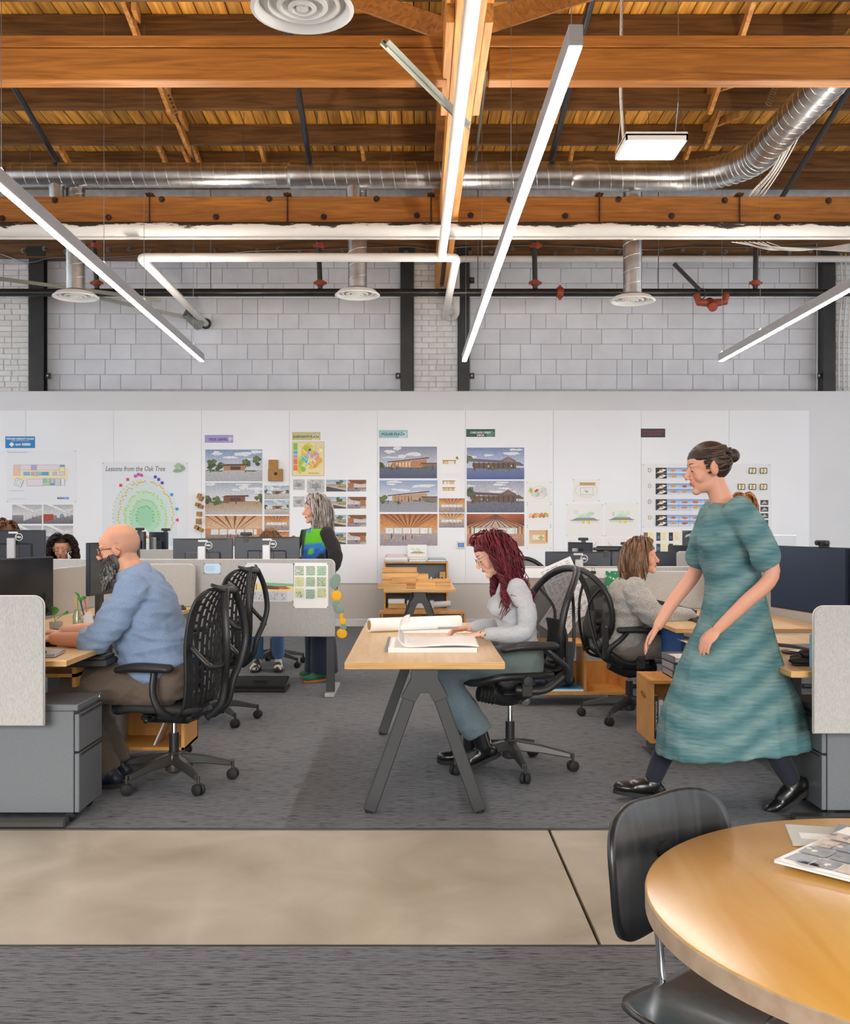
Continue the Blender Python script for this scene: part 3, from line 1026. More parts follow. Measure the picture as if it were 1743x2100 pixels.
y = 8.6
hb = thing('high_bay_light', 'square white high bay light hanging on chains', 'light', (X(1345, y), y + 0.2, Z(290, y)))
w = 0.26
m = MB(); m.bb(-w, w, -0.24, 0.24, 0.03, 0.07, 0.006); m.bb(-w, w, -0.24, -0.225, 0, 0.05); m.bb(-w, w, 0.225, 0.24, 0, 0.05); m.bb(-w, -w + 0.015, -0.24, 0.24, 0, 0.05); m.bb(w - 0.015, w, -0.24, 0.24, 0, 0.05)
m.build('housing', 'white_plastic', hb)
MB().bb(-w + 0.015, w - 0.015, -0.225, 0.225, 0.012, 0.03).build('lens', 'bay_glow', hb)
m = MB()
for k in range(12): m.bb(-0.13 + k * 0.022, -0.118 + k * 0.022, -0.12, 0.12, 0.07, 0.1)
m.build('heat_sink', 'galv', hb)
for s in (-1, 1):
    for e in (-1, 1):
        MB().tube([(s * w * 0.95, e * 0.2, 0.06), (s * w * 0.92, 0, 0.42)], 0.004, 5).build('chain', 'steel_rod', hb)
    m = MB()
    for k in range(44):
        zz = 0.42 + k * 0.028
        m.tube([(s * w * 0.92 + (0.006 * math.cos(a) if k % 2 else 0), (0 if k % 2 else 0.006 * math.cos(a)), zz + 0.016 * math.sin(a)) for a in [i * PI / 3 for i in range(6)]], 0.0022, 4, True)
    m.build('chain', 'steel_rod', hb)
MB().tube(bez([(-w * 0.85, 0.05, 0.1), (-w * 0.9, 0.05, 0.3), (-w * 0.97, 0.03, 0.6), (-w * 0.92, 0.02, 1.6)], 5), 0.012, 8).build('power_cord', 'cable_white', hb, True)
# ---------------------------------------------------------------- prints pinned to the display wall
prn = random.Random(11)


class Print:
    """flat printed sheet: coloured polygons on paper, u right, v up, both 0..1"""
    def __init__(self, w, h, paper='#f3f3f4', th=0.0012):
        self.w, self.h, self.m, self.k = w, h, MB(), 0
        self.th = th
        self.m.bb(0, w, -th, 0, 0, h, 0, lin(paper))

    def poly(self, pts, c, grad=None):
        self.k += 1
        y = -self.th - 0.00007 * self.k
        cl = lin(c)
        n = len(self.m.v)
        self.m.add([(u * self.w, y, v * self.h) for u, v in pts], [tuple(range(len(pts)))], cl)
        if grad:
            for i, g in enumerate(grad): self.m.c[n + i] = lin(g)

    def rect(self, u0, v0, u1, v1, c, grad=None):
        self.poly([(u0, v0), (u1, v0), (u1, v1), (u0, v1)], c, grad)

    def vgrad(self, u0, v0, u1, v1, cb, ct):
        self.rect(u0, v0, u1, v1, cb, [cb, cb, ct, ct])

    def blob(self, u, v, ru, rv, c, n=11, j=0.3, r=None):
        r = r or prn
        pts = []
        for i in range(n):
            a = 2 * PI * i / n
            q = 1 + r.uniform(-j, j)
            pts.append((min(max(u + ru * q * math.cos(a), 0.002), 0.998), min(max(v + rv * q * math.sin(a), 0.002), 0.998)))
        self.poly(pts, c)

    def line(self, pts, wd, c):
        asp = self.w / self.h
        for (u0, v0), (u1, v1) in zip(pts, pts[1:]):
            dx, dy = (u1 - u0) * asp, v1 - v0
            L_ = math.hypot(dx, dy) or 1
            nx, ny = -dy / L_ * wd / 2 / asp, dx / L_ * wd / 2
            self.poly([(u0 - nx, v0 - ny), (u1 - nx, v1 - ny), (u1 + nx, v1 + ny), (u0 + nx, v0 + ny)], c)

    def ring(self, u, v, ru, rv, wd, c, a0=0, a1=2 * PI, n=14):
        self.line([(u + ru * math.cos(a0 + (a1 - a0) * i / n), v + rv * math.sin(a0 + (a1 - a0) * i / n)) for i in range(n + 1)], wd, c)

    def person(self, u, v, s, c1, c2='#3a3a40'):
        self.rect(u - 0.008 * s, v, u + 0.008 * s, v + 0.06 * s, c2)
        self.rect(u - 0.011 * s, v + 0.06 * s, u + 0.011 * s, v + 0.125 * s, c1)
        self.blob(u, v + 0.145 * s, 0.007 * s, 0.016 * s, '#8a6a58', 7, 0.1)


def txt(parent, s, size, loc, m, rot=(R(90), 0, 0), align='CENTER', name='lettering', width=None, bold=0.0, shear=0.0):
    cu = bpy.data.curves.new(name, 'FONT')
    cu.body, cu.size, cu.align_x, cu.align_y = s, size, align, 'CENTER'
    cu.offset = bold
    cu.shear = shear
    cu.resolution_u = 2
    ob = bpy.data.objects.new(name, cu)
    me = bpy.data.meshes.new_from_object(ob)
    bpy.data.objects.remove(ob)
    bpy.data.curves.remove(cu)
    if width and len(me.vertices):
        xs = [v.co.x for v in me.vertices]
        k = width / (max(xs) - min(xs))
        for v in me.vertices: v.co.x *= k
    me.materials.append(MAT[m])
    return link(name, me, parent, loc, rot)


pin_me = MB().ell((0, 0, 0), 0.0055, None, 8, 6).mesh('pin', 'ink_grey')
BF = WALL_Y - 0.024


def sheet(name, label, cat, x0, y0, x1, y1, fn, group=None, paper='#f3f3f4', pins=False, m='print', Y=None, rz=0.0, tilt=0.0, off=0.0, **kw):
    """sheet whose photo rectangle is x0..x1, y0..y1 at depth Y, pinned flat facing the camera"""
    Y = (Y or BF) - off
    w, h = (x1 - x0) * Y / FPX, (y1 - y0) * Y / FPX
    pr = Print(w, h, paper)
    if fn: fn(pr, **kw)
    if fn in (exterior, interior, officepic, roadpic, pavpic, aerial): m = 'photo'
    o = pr.m.build(name, m, None, loc=(X(x0, Y), Y - 0.0005, Z(y1, Y)))
    o.rotation_euler = (0, tilt, rz)
    tag(o, label, cat, group)
    if pins:
        for u in (0.015, 0.985):
            for v in (0.02, 0.98):
                link('pin', pin_me, o, (u * w, -0.004, v * h))
    return o


def exterior(pr, sky=('#c9d3e2', '#6f8fbd'), ground=('#8f93a0', '#6d7180'), wall='#b98a63', roof='#5a4038', kind='shed', trees=((0.05, 0.5), (0.95, 0.52)), seed=1, ppl=8,
             hz=0.42, cloud='#f0f2f6', glow=None, tree='#54683a'):
    r = random.Random(seed)
    pr.vgrad(0, hz, 1, 1, sky[0], sky[1])
    for _ in range(7):
        pr.blob(r.uniform(0.05, 0.95), r.uniform(hz + 0.25, 0.97), r.uniform(0.05, 0.16), r.uniform(0.02, 0.06), cloud, 10, 0.35, r)
    pr.vgrad(0, 0, 1, hz, ground[1], ground[0])
    for u, v in trees:
        for _ in range(7):
            pr.blob(u + r.uniform(-0.05, 0.05), v + r.uniform(-0.06, 0.14), 0.045, 0.07, r.choice([tree, '#3d5230', '#6b7d45']), 9, 0.35, r)
    if kind == 'shed':
        pr.poly([(0.22, hz - 0.02), (0.82, hz - 0.02), (0.82, hz + 0.24), (0.22, hz + 0.15)], wall)
        pr.poly([(0.27, hz), (0.56, hz), (0.56, hz + 0.17), (0.27, hz + 0.13)], glow or '#caa57f')
        for k in range(6):
            u = 0.27 + k * 0.055
            pr.rect(u, hz, u + 0.01, hz + 0.15, '#6a4a36')
        pr.poly([(0.14, hz + 0.14), (0.86, hz + 0.27), (0.86, hz + 0.305), (0.14, hz + 0.17)], roof)
        pr.rect(0.74, hz - 0.01, 1, hz + 0.1, '#8d7460')
        pr.rect(0.72, hz + 0.1, 1, hz + 0.13, roof)
    elif kind == 'gable':
        pr.poly([(0.1, hz - 0.02), (0.86, hz - 0.02), (0.86, hz + 0.16), (0.1, hz + 0.16)], glow or '#6d5848')
        for k in range(9):
            u = 0.12 + k * 0.085
            pr.rect(u, hz - 0.03, u + 0.014, hz + 0.2, '#3c2c24')
        pr.poly([(0.06, hz + 0.2), (0.9, hz + 0.14), (0.84, hz + 0.24), (0.72, hz + 0.36), (0.6, hz + 0.24), (0.1, hz + 0.29)], roof)
        pr.poly([(0.62, hz + 0.2), (0.82, hz + 0.2), (0.73, hz + 0.34)], wall)
        pr.poly([(0.82, hz + 0.08), (0.99, hz + 0.06), (0.99, hz + 0.1), (0.9, hz + 0.2)], roof)
    elif kind == 'low':
        pr.poly([(0.32, hz - 0.02), (0.7, hz - 0.02), (0.7, hz + 0.14), (0.32, hz + 0.12)], wall)
        pr.rect(0.44, hz, 0.62, hz + 0.11, glow or '#5b3626')
        pr.poly([(0.28, hz + 0.12), (0.76, hz + 0.14), (0.76, hz + 0.19), (0.36, hz + 0.18)], roof)
    for _ in range(ppl):
        pr.person(r.uniform(0.06, 0.94), hz - r.uniform(0.02, 0.1), r.uniform(0.7, 1.1), r.choice(['#b5473c', '#3f5f8f', '#40404a', '#d8d4cc', '#7a4b6b', '#e0a24a']))
    for _ in range(6):
        pr.blob(r.uniform(0, 1), hz - r.uniform(0, 0.05), 0.06, 0.02, '#5d7040', 8, 0.3, r)


def interior(pr, ceil=('#c77a3e', '#e0a565'), wall='#d9b48a', floor=('#9a8f94', '#b9a9a4'), win='#eef3f6', seed=1, n=9, gable=False, beams='#8a4f28'):
    r = random.Random(seed)
    pr.vgrad(0, 0.36, 1, 1, wall, ceil[0])
    pr.rect(0.08, 0.38, 0.9, 0.56, win)
    for k in range(6):
        pr.rect(0.08 + k * 0.15, 0.36, 0.1 + k * 0.15, 0.58, wall)
    if gable:
        pr.poly([(0, 0.62), (0.5, 0.96), (1, 0.62), (1, 1), (0, 1)], ceil[0], [beams, ceil[1], beams, ceil[0], ceil[0]])
        pr.poly([(0.26, 0.55), (0.74, 0.55), (0.74, 0.66), (0.5, 0.84), (0.26, 0.66)], '#cbb3a2')
        for k in range(5):
            d = k * 0.1
            pr.line([(0.02 + d, 0.58), (0.5, 0.98 - d * 0.35), (0.98 - d, 0.58)], 0.022, beams)
        for u in (0.05, 0.12, 0.88, 0.95):
            pr.rect(u, 0.28, u + 0.018, 0.62, '#5c4034')
    else:
        pr.vgrad(0, 0.58, 1, 1, ceil[1], ceil[0])
        for k in range(n):
            u = k / (n - 1)
            pr.poly([(0.35 + 0.3 * u, 0.58), (0.36 + 0.3 * u, 0.58), (-0.2 + 1.4 * u + 0.05 if 0 <= -0.2 + 1.4 * u + 0.05 <= 1 else (0 if u < 0.5 else 1), 1), (max(0, min(1, -0.2 + 1.4 * u)), 1)], beams)
    pr.vgrad(0, 0, 1, 0.38, floor[0], floor[1])
    for _ in range(7):
        u, v = r.uniform(0.06, 0.92), r.uniform(0.12, 0.34)
        pr.rect(u, v, u + 0.08, v + 0.035, '#d9b07c')
        pr.rect(u + 0.01, v - 0.04, u + 0.018, v, '#8a6a48')
        pr.rect(u + 0.062, v - 0.04, u + 0.07, v, '#8a6a48')
    for _ in range(4):
        pr.person(r.uniform(0.1, 0.9), r.uniform(0.16, 0.32), r.uniform(0.8, 1.1), r.choice(['#b5473c', '#3f5f8f', '#55555f']))


def officepic(pr, accent='#b9432e', seed=1):
    r = random.Random(seed)
    pr.vgrad(0, 0.45, 1, 1, '#e8e8ea', '#bfc1c4')
    pr.poly([(0.1, 1), (0.7, 0.62), (1, 0.75), (1, 0.8), (0.72, 0.68), (0.3, 1)], '#f6f6f6')
    pr.vgrad(0, 0, 1, 0.45, '#6e6b70', '#9a979c')
    pr.poly([(0, 0.1), (0.34, 0.2), (0.34, 0.5), (0, 0.5)] if seed % 2 else [(0.38, 0.15), (0.66, 0.3), (0.66, 0.55), (0.38, 0.55)], accent)
    for k in range(4):
        u = 0.45 + 0.12 * k
        pr.rect(u, 0.3 + 0.03 * k, u + 0.1, 0.52, r.choice(['#e4e4e6', '#d4d6da', '#7fa6c4']))
        pr.rect(u + 0.01, 0.22, u + 0.02, 0.34, '#3a3b40')


def roadpic(pr, seed=1):
    pr.vgrad(0, 0.5, 1, 1, '#dfe6ee', '#9fb4cf')
    pr.rect(0, 0.42, 1, 0.58, '#c9a57c'); pr.rect(0, 0.58, 1, 0.61, '#5d4a40')
    pr.poly([(0, 0), (1, 0), (1, 0.1), (0.1, 0.42), (0, 0.42)], '#4a4450')
    pr.poly([(0.1, 0.42), (1, 0.12), (1, 0.3), (0.5, 0.44)], '#cfc6ba'); pr.poly([(0.5, 0.36), (1, 0.32), (1, 0.44), (0.6, 0.44)], '#7d9450')
    pr.rect(0.66, 0.4, 0.68, 0.66, '#4c3a2c')
    for k in range(5): pr.blob(0.67 + prn.uniform(-0.1, 0.1), 0.76 + prn.uniform(-0.08, 0.1), 0.1, 0.11, prn.choice(['#4f6b46', '#64805a', '#3d5538']))


def pavpic(pr, seed=1):
    pr.vgrad(0, 0.3, 1, 1, '#e6e2e2', '#c5b4a8')
    pr.poly([(0.05, 1), (1, 1), (1, 0.7), (0.7, 0.62), (0.2, 0.74)], '#8d5531')
    for k in range(5): pr.line([(0.1 + 0.2 * k, 1), (0.35 + 0.1 * k, 0.68)], 0.02, '#5e3519')
    pr.vgrad(0, 0, 1, 0.36, '#8d8296', '#a79ba4')
    u = 0.68 if seed % 2 else 0.05
    pr.rect(u, 0.26, u + 0.28, 0.74, '#b57440')
    pr.line([(0.34, 0.3), (0.34, 0.68)], 0.02, '#6a4a34'); pr.rect(0.4, 0.22, 0.56, 0.3, '#4d474f')
    pr.poly([(0.6, 0), (1, 0), (1, 0.2), (0.75, 0.16)], '#c9bba8')


def sketch(pr, kind=0, seed=1):
    r = random.Random(seed)
    if kind == 0:      # small timber elevations
        for v in ((0.45,) if seed % 2 else (0.3, 0.66)):
            for k in range(9): pr.rect(0.1 + k * 0.07, v, 0.15 + k * 0.07, v + 0.16, r.choice(['#d2a338', '#b78426', '#e0b95c', '#f0e6cc']))
            pr.rect(0.08, v + 0.16, 0.76, v + 0.19, '#5d4a33')
        if seed % 2: pr.poly([(0.72, 0.72), (0.86, 0.66), (0.84, 0.8), (0.76, 0.84)], '#7c8a45')
    elif kind == 1:    # coloured site sketch
        for k in range(9): pr.blob(0.5 + r.uniform(-0.25, 0.25), 0.52 + r.uniform(-0.15, 0.15), 0.12, 0.12, r.choice(['#b9cdb4', '#d5dcd6', '#c9d4de', '#a9c29a', '#e6e2d8']), 9, 0.4, r)
        pr.poly([(0.3, 0.55), (0.42, 0.68), (0.5, 0.6), (0.38, 0.5)], '#c9584a'); pr.blob(0.16, 0.6, 0.08, 0.14, '#b9c35a', 8, 0.3, r)
        pr.ring(0.5, 0.5, 0.34, 0.3, 0.008, '#9aa3a0')
    elif kind == 2:    # long landscape strip sketch
        for k in range(11): pr.blob(0.14 + k * 0.07, 0.46 + r.uniform(-0.04, 0.06), 0.06, 0.09, r.choice(['#d98e4a', '#d7c05a', '#8fae62', '#c9705a', '#e5c7a0']), 8, 0.4, r)
        pr.line([(0.08, 0.4), (0.92, 0.42)], 0.012, '#7a6a58')
    elif kind == 3:    # framed interior sketch
        pr.vgrad(0.1, 0.22, 0.86, 0.84, '#e9c9a0', '#d9b58c'); pr.rect(0.24, 0.4, 0.72, 0.62, '#efe7cf'); pr.blob(0.6, 0.5, 0.1, 0.1, '#b7bf6a', 8, 0.3, r)
        for k in range(7): pr.line([(0.14 + k * 0.1, 0.24), (0.3 + 0.06 * k, 0.4)], 0.012, '#b98d62')
        pr.rect(0.78, 0.3, 0.86, 0.84, '#c98a4a')
    elif kind == 4:    # elevation with green trees and yellow doors
        for k in range(8): pr.blob(0.26 + k * 0.065, 0.68 + r.uniform(-0.05, 0.06), 0.06, 0.07, r.choice(['#d6ead9', '#bfe0c6', '#e2efe4']), 8, 0.4, r)
        pr.rect(0.34, 0.55, 0.66, 0.63, '#bfe3cb'); pr.poly([(0.14, 0.5), (0.86, 0.5), (0.74, 0.58), (0.28, 0.58)], '#9a9a9a')
        for k in range(15): pr.line([(0.16 + k * 0.048, 0.43), (0.16 + k * 0.048, 0.5)], 0.008, '#3d3d3d')
        pr.rect(0.43, 0.4, 0.5, 0.48, '#f0cf20'); pr.rect(0.57, 0.4, 0.64, 0.48, '#f0cf20')
        pr.line([(0.1, 0.5), (0.9, 0.51)], 0.012, '#454545')
    elif kind == 5:    # plan outline
        pr.ring(0.5, 0.5, 0.42, 0.32, 0.01, '#b5b5b5'); pr.rect(0.26, 0.72, 0.84, 0.84, '#c9a56e')
        pr.line([(0.28, 0.3), (0.76, 0.3), (0.76, 0.62), (0.28, 0.62), (0.28, 0.3)], 0.012, '#8a8a8a')
        for k in range(9): pr.line([(r.uniform(0.38, 0.6), r.uniform(0.36, 0.56)), (r.uniform(0.4, 0.62), r.uniform(0.36, 0.56))], 0.012, '#6c6c6c')
        pr.line([(0.24, 0.84), (0.86, 0.84)], 0.015, '#4a4a4a')
    elif kind == 6:    # curved wall elevation
        pr.ring(0.5, 0.95, 0.42, 0.62, 0.012, '#6a6a6a', PI * 1.15, PI * 1.85); pr.ring(0.5, 1.1, 0.42, 0.62, 0.012, '#6a6a6a', PI * 1.15, PI * 1.85)
        for k in range(10): pr.line([(0.14 + k * 0.08, 0.36), (0.14 + k * 0.08, 0.55)], 0.008, '#8a8a8a')
    elif kind == 7:    # grey plan
        pr.rect(0.04, 0.04, 0.96, 0.96, '#c3c4c6')
        for k in range(14): pr.blob(r.uniform(0.1, 0.9), r.uniform(0.1, 0.9), 0.07, 0.07, r.choice(['#b2b3b6', '#d3d4d6', '#a6a7aa']), 7, 0.4, r)
        pr.rect(0.3, 0.36, 0.66, 0.6, '#97989b'); pr.ring(0.62, 0.34, 0.13, 0.15, 0.02, '#55565a'); pr.line([(0.2, 0.62), (0.74, 0.62), (0.74, 0.36), (0.22, 0.36), (0.2, 0.62)], 0.02, '#4d4e52')


def floorplan(pr):
    pr.rect(0.08, 0.42, 0.88, 0.66, '#f4e8c4')
    for u0, v0, u1, v1, c in ((0.1, 0.52, 0.19, 0.72, '#efc9bc'), (0.19, 0.62, 0.35, 0.72, '#ecdde8'), (0.35, 0.62, 0.43, 0.72, '#b9aedb'), (0.43, 0.62, 0.74, 0.72, '#eadfec'), (0.76, 0.68, 0.83, 0.72, '#6fa9d8'),
                              (0.76, 0.58, 0.83, 0.68, '#f2eda0'), (0.24, 0.52, 0.33, 0.585, '#7fbfe6'), (0.35, 0.52, 0.38, 0.585, '#c5bfc9'), (0.39, 0.51, 0.43, 0.59, '#f0b9bd'), (0.43, 0.52, 0.5, 0.585, '#8fd0e4'),
                              (0.51, 0.52, 0.6, 0.585, '#6aa6dd'), (0.66, 0.52, 0.72, 0.585, '#c6cdd9'), (0.76, 0.52, 0.83, 0.585, '#dcdfe6'), (0.29, 0.32, 0.52, 0.45, '#ecdfe9'), (0.52, 0.33, 0.62, 0.46, '#b8dba0'),
                              (0.525, 0.39, 0.57, 0.46, '#8fc9e8'), (0.63, 0.34, 0.68, 0.46, '#c9ccd4'), (0.63, 0.33, 0.68, 0.37, '#6f9fdb'), (0.69, 0.33, 0.77, 0.46, '#d2d5dc'), (0.78, 0.33, 0.83, 0.46, '#eceef2')):
        pr.rect(u0, v0, u1, v1, c)
        pr.line([(u0, v0), (u1, v0), (u1, v1), (u0, v1), (u0, v0)], 0.004, '#8c8f98')
    pr.poly([(0.11, 0.34), (0.2, 0.3), (0.24, 0.42), (0.14, 0.47)], '#eef0f3')
    pr.line([(0.11, 0.34), (0.2, 0.3), (0.24, 0.42), (0.14, 0.47), (0.11, 0.34)], 0.006, '#8c8f98'); pr.ring(0.17, 0.385, 0.03, 0.04, 0.006, '#a8abb2')
    pr.rect(0.02, 0.955, 0.3, 0.963, '#aab0b8'); pr.rect(0.04, 0.225, 0.25, 0.231, '#b8bcc4'); pr.rect(0.03, 0.07, 0.27, 0.076, '#c5c9d0')
    pr.rect(0.73, 0.07, 0.79, 0.105, '#3f434a'); pr.rect(0.8, 0.07, 0.89, 0.105, '#3a8fcf'); pr.rect(0.745, 0.083, 0.778, 0.093, '#f4f4f4'); pr.rect(0.82, 0.083, 0.88, 0.093, '#bfe0f5')


def oaktree(pr):
    r = random.Random(4)
    for ru, rv, c in ((0.4, 0.47, '#dbe6ee'), (0.34, 0.4, '#d3e6e6'), (0.26, 0.31, '#c6e6d6'), (0.17, 0.21, '#b2dfc4'), (0.1, 0.12, '#a2d8b6')):
        pr.blob(0.5, 0.34, ru, rv, c, 26, 0.07, r)
    for k in range(52):
        a = PI * (-0.12 + 1.24 * k / 51)
        if 0.46 < k / 51 < 0.5: continue
        c, q = '#f0b93a', 1 + r.uniform(-0.04, 0.04)
        u, v = 0.51 + 0.315 * q * math.cos(a), 0.33 + 0.42 * q * math.sin(a)
        pr.rect(u - 0.009, max(v, 0.03), u + 0.009, max(v, 0.03) + 0.018, c)
    for rad, n, c in ((0.235, 34, '#c9d84e'), (0.165, 24, '#b5dc6a'), (0.1, 14, '#6fce7a')):
        for k in range(n):
            a = PI * (-0.1 + 1.2 * k / (n - 1))
            u, v = 0.5 + rad * math.cos(a) * r.uniform(0.9, 1.08), 0.33 + rad * 1.34 * math.sin(a) * r.uniform(0.92, 1.06)
            pr.rect(u - 0.009, max(v, 0.03), u + 0.009, max(v, 0.03) + 0.017, c)
    for k in range(16):
        a = PI * (0.55 + 0.55 * k / 15)
        pr.rect(0.5 + 0.38 * math.cos(a), max(0.36 + 0.42 * math.sin(a), 0.04), 0.516 + 0.38 * math.cos(a), max(0.36 + 0.42 * math.sin(a), 0.04) + 0.015, '#cfe08a')
    for u, v, c in ((0.22, 0.72, '#e0484f'), (0.3, 0.79, '#e0484f'), (0.39, 0.83, '#d34aa0'), (0.425, 0.85, '#d34aa0'), (0.46, 0.84, '#d34aa0'), (0.62, 0.82, '#4644b5'), (0.66, 0.79, '#4644b5'), (0.7, 0.75, '#4644b5'),
                    (0.81, 0.61, '#2a9fd8'), (0.87, 0.44, '#2a9fd8'), (0.875, 0.31, '#e04f6a'), (0.11, 0.08, '#c948c0')):
        pr.rect(u - 0.016, v - 0.017, u + 0.016, v + 0.017, c)
    pr.poly([(0.42, 0.13), (0.58, 0.13), (0.5, 0.21)], '#f1f3f5')
    pr.rect(0.43, 0.0, 0.57, 0.13, '#eef2ee')
    for k in range(4): pr.rect(0.435 + k * 0.036, 0.09, 0.463 + k * 0.036, 0.125, '#e08a3c')
    for k in range(7): pr.rect(0.445 + 0.05 * (k % 3 == 1) + 0.02 * (k % 2), 0.01 + 0.01 * k, 0.48 + 0.05 * (k % 3 == 1) + 0.02 * (k % 2), 0.024 + 0.01 * k, '#c6e58a')
    for k in range(8): pr.blob(0.89 + r.uniform(-0.04, 0.07), 0.94 + r.uniform(-0.06, 0.05), 0.028, 0.02, r.choice(['#a9c3a4', '#8fae8c', '#bcd0b6']), 7, 0.4, r)
    for k in range(4): pr.rect(0.8, 0.02 + k * 0.022, 0.94 - 0.02 * (k % 2), 0.024 + k * 0.022, '#b7bcc0')


def zoomap(pr):
    r = random.Random(9)
    pr.rect(0.015, 0.015, 0.985, 0.985, '#eadfae')
    pr.poly([(0.3, 0.85), (0.5, 0.97), (0.66, 0.88), (0.62, 0.76), (0.78, 0.72), (0.8, 0.58), (0.95, 0.5), (0.88, 0.36), (0.7, 0.22), (0.56, 0.2), (0.46, 0.3), (0.36, 0.16), (0.24, 0.05), (0.16, 0.12), (0.2, 0.3), (0.18, 0.5), (0.28, 0.6)], '#d9cf4a')
    for u, v, ru, rv, c in ((0.45, 0.8, 0.13, 0.1, '#c3c234'), (0.54, 0.62, 0.1, 0.1, '#b9a8d8'), (0.72, 0.58, 0.12, 0.12, '#dc9a94'), (0.4, 0.5, 0.1, 0.1, '#63c3c9'), (0.26, 0.36, 0.08, 0.12, '#9ccf4c'), (0.7, 0.34, 0.14, 0.1, '#eb9d4c'),
                            (0.85, 0.46, 0.09, 0.08, '#e9a96a'), (0.34, 0.2, 0.08, 0.08, '#8cc63f'), (0.48, 0.4, 0.07, 0.07, '#3fb2c4'), (0.6, 0.24, 0.07, 0.05, '#f0c04f'), (0.56, 0.76, 0.05, 0.04, '#3a4a52')):
        pr.blob(u, v, ru, rv, c, 10, 0.25, r)
    for k in range(7): pr.line([(r.uniform(0.3, 0.8), r.uniform(0.25, 0.85)), (r.uniform(0.3, 0.8), r.uniform(0.25, 0.8)), (r.uniform(0.3, 0.8), r.uniform(0.2, 0.7))], 0.012, '#f7f0d8')
    for v0, v1, c in ((0.76, 0.96, '#8bc05a'), (0.64, 0.74, '#57b9c0'), (0.52, 0.62, '#b59ad0'), (0.34, 0.5, '#e2785c'), (0.16, 0.32, '#e87a5a')): pr.rect(0.04, v0, 0.17, v1, c)
    for k in range(10): pr.rect(0.68 + 0.15 * (k % 2), 0.93 - 0.022 * k, 0.8 + 0.15 * (k % 2), 0.938 - 0.022 * k, '#a99f78')
    pr.rect(0.84, 0.7, 0.94, 0.8, '#f6efcf'); pr.rect(0.5, 0.06, 0.9, 0.1, '#e3bd72'); pr.rect(0.84, 0.07, 0.95, 0.13, '#efe3b8')


def studyboard(pr):
    r = random.Random(3)
    for g in range(4):
        for row in range(2):
            v0 = 0.86 - g * 0.245 - row * 0.086
            v0 -= 0.005
            pr.rect(0.11, v0, 0.197, v0 + 0.083, '#2a2a2e'); pr.poly([(0.12, v0 + 0.005), (0.16, v0 + 0.01), (0.195, v0 + 0.05), (0.165, v0 + 0.065)], '#e8e8ea'); pr.blob(0.153, v0 + 0.045, 0.016, 0.014, '#d29a4a', 7, 0.2, r)
            for k in range(4 if g < 2 else 5):
                u0 = 0.2 + 0.087 * k
                pr.vgrad(u0, v0, u0 + 0.085, v0 + 0.083, '#dfe8f2', '#6e9bd8')
                pr.blob(u0 + 0.045, v0 + 0.04, 0.024, 0.018, r.choice(['#d5714a', '#c98a6a', '#b9584a', '#e2a23a']), 8, 0.3, r)
            if row == 0 or g < 2:
                pr.rect(0.55, v0, 0.635, v0 + 0.083, '#8a4f44')
                for k in range(4): pr.blob(0.565 + k * 0.018, v0 + 0.04, 0.008, 0.03, '#c9a59a', 6, 0.3, r)
        pr.ring(0.063, 0.9 - g * 0.245, 0.011, 0.03, 0.012, ['#9aa58f', '#b5bf9a', '#a5a5a5', '#d2c070'][g])
    for k in range(3):
        for row in range(2):
            u, v = 0.745 + 0.085 * k, 0.85 - 0.25 * row
            if k == 0 and row == 0: continue
            pr.rect(u, v - 0.01, u + 0.05, v + 0.09, '#efe6cf')
            pr.line([(u, v), (u + 0.05, v), (u + 0.05, v + 0.08), (u, v + 0.08), (u, v)], 0.012, '#4a4238'); pr.line([(u + 0.02, v), (u + 0.025, v + 0.08)], 0.012, '#4a4238'); pr.blob(u + 0.025, v + 0.04, 0.01, 0.02, '#d2a640', 7, 0.3, r)


def thumbs(pr):
    r = random.Random(6)
    for k in range(4):
        v = 0.74 - 0.2 * k
        pr.rect(0.72, v, 0.92, v + 0.15, '#4a4644'); pr.poly([(0.74, v + 0.02), (0.9, v + 0.05), (0.82, v + 0.13)], '#b9b4ae'); pr.rect(0.44, v, 0.64, v + 0.15, '#c9cdd2'); pr.blob(0.54, v + 0.07, 0.05, 0.03, '#9aa0a6', 7, 0.3, r)
        pr.rect(0.1, v, 0.36, v + 0.15, '#e3e4e6')


def notes(pr):
    for k in range(3):
        for j in range(2):
            u, v = 0.06 + 0.31 * k, 0.56 - 0.46 * j
            pr.rect(u, v, u + 0.1, v + 0.34, ['#8a6a48', '#3c4450', '#20242a'][k]); pr.rect(u + 0.02, v + 0.08, u + 0.08, v + 0.2, ['#c9a58a', '#4f7fb5', '#5a4a9a'][k])
            pr.rect(u + 0.12, v + 0.02, u + 0.25, v + 0.36, '#f6f0c2')
            for q in range(5): pr.rect(u + 0.14, v + 0.06 + 0.06 * q, u + 0.23, v + 0.075 + 0.06 * q, '#cfc78a')


def aerial(pr):
    r = random.Random(8)
    pr.rect(0, 0, 1, 1, '#3d4650')
    for k in range(12): pr.blob(r.uniform(0, 1), r.uniform(0, 1), 0.12, 0.14, r.choice(['#2c333c', '#55606b', '#46583f', '#5d7f9e']), 8, 0.4, r)
    for u, v in ((0.08, 0.55), (0.24, 0.25), (0.46, 0.4), (0.62, 0.2)): pr.poly([(u, v), (u + 0.2, v + 0.14), (u + 0.24, v + 0.3), (u + 0.04, v + 0.18)], '#c9cdd4'); pr.line([(u + 0.03, v + 0.05), (u + 0.22, v + 0.2)], 0.02, '#9aa0a8')
    pr.rect(0.66, 0.82, 0.98, 0.98, '#5b93bd')


def signfill(pr, c='#1f86c9', c2=None):
    pr.rect(0.0, 0.0, 1, 1, c)
    if c2: pr.poly([(0.7, 0), (0.95, 0), (0.98, 0.5), (0.9, 0.85), (0.8, 0.6), (0.72, 0.7)], c2)


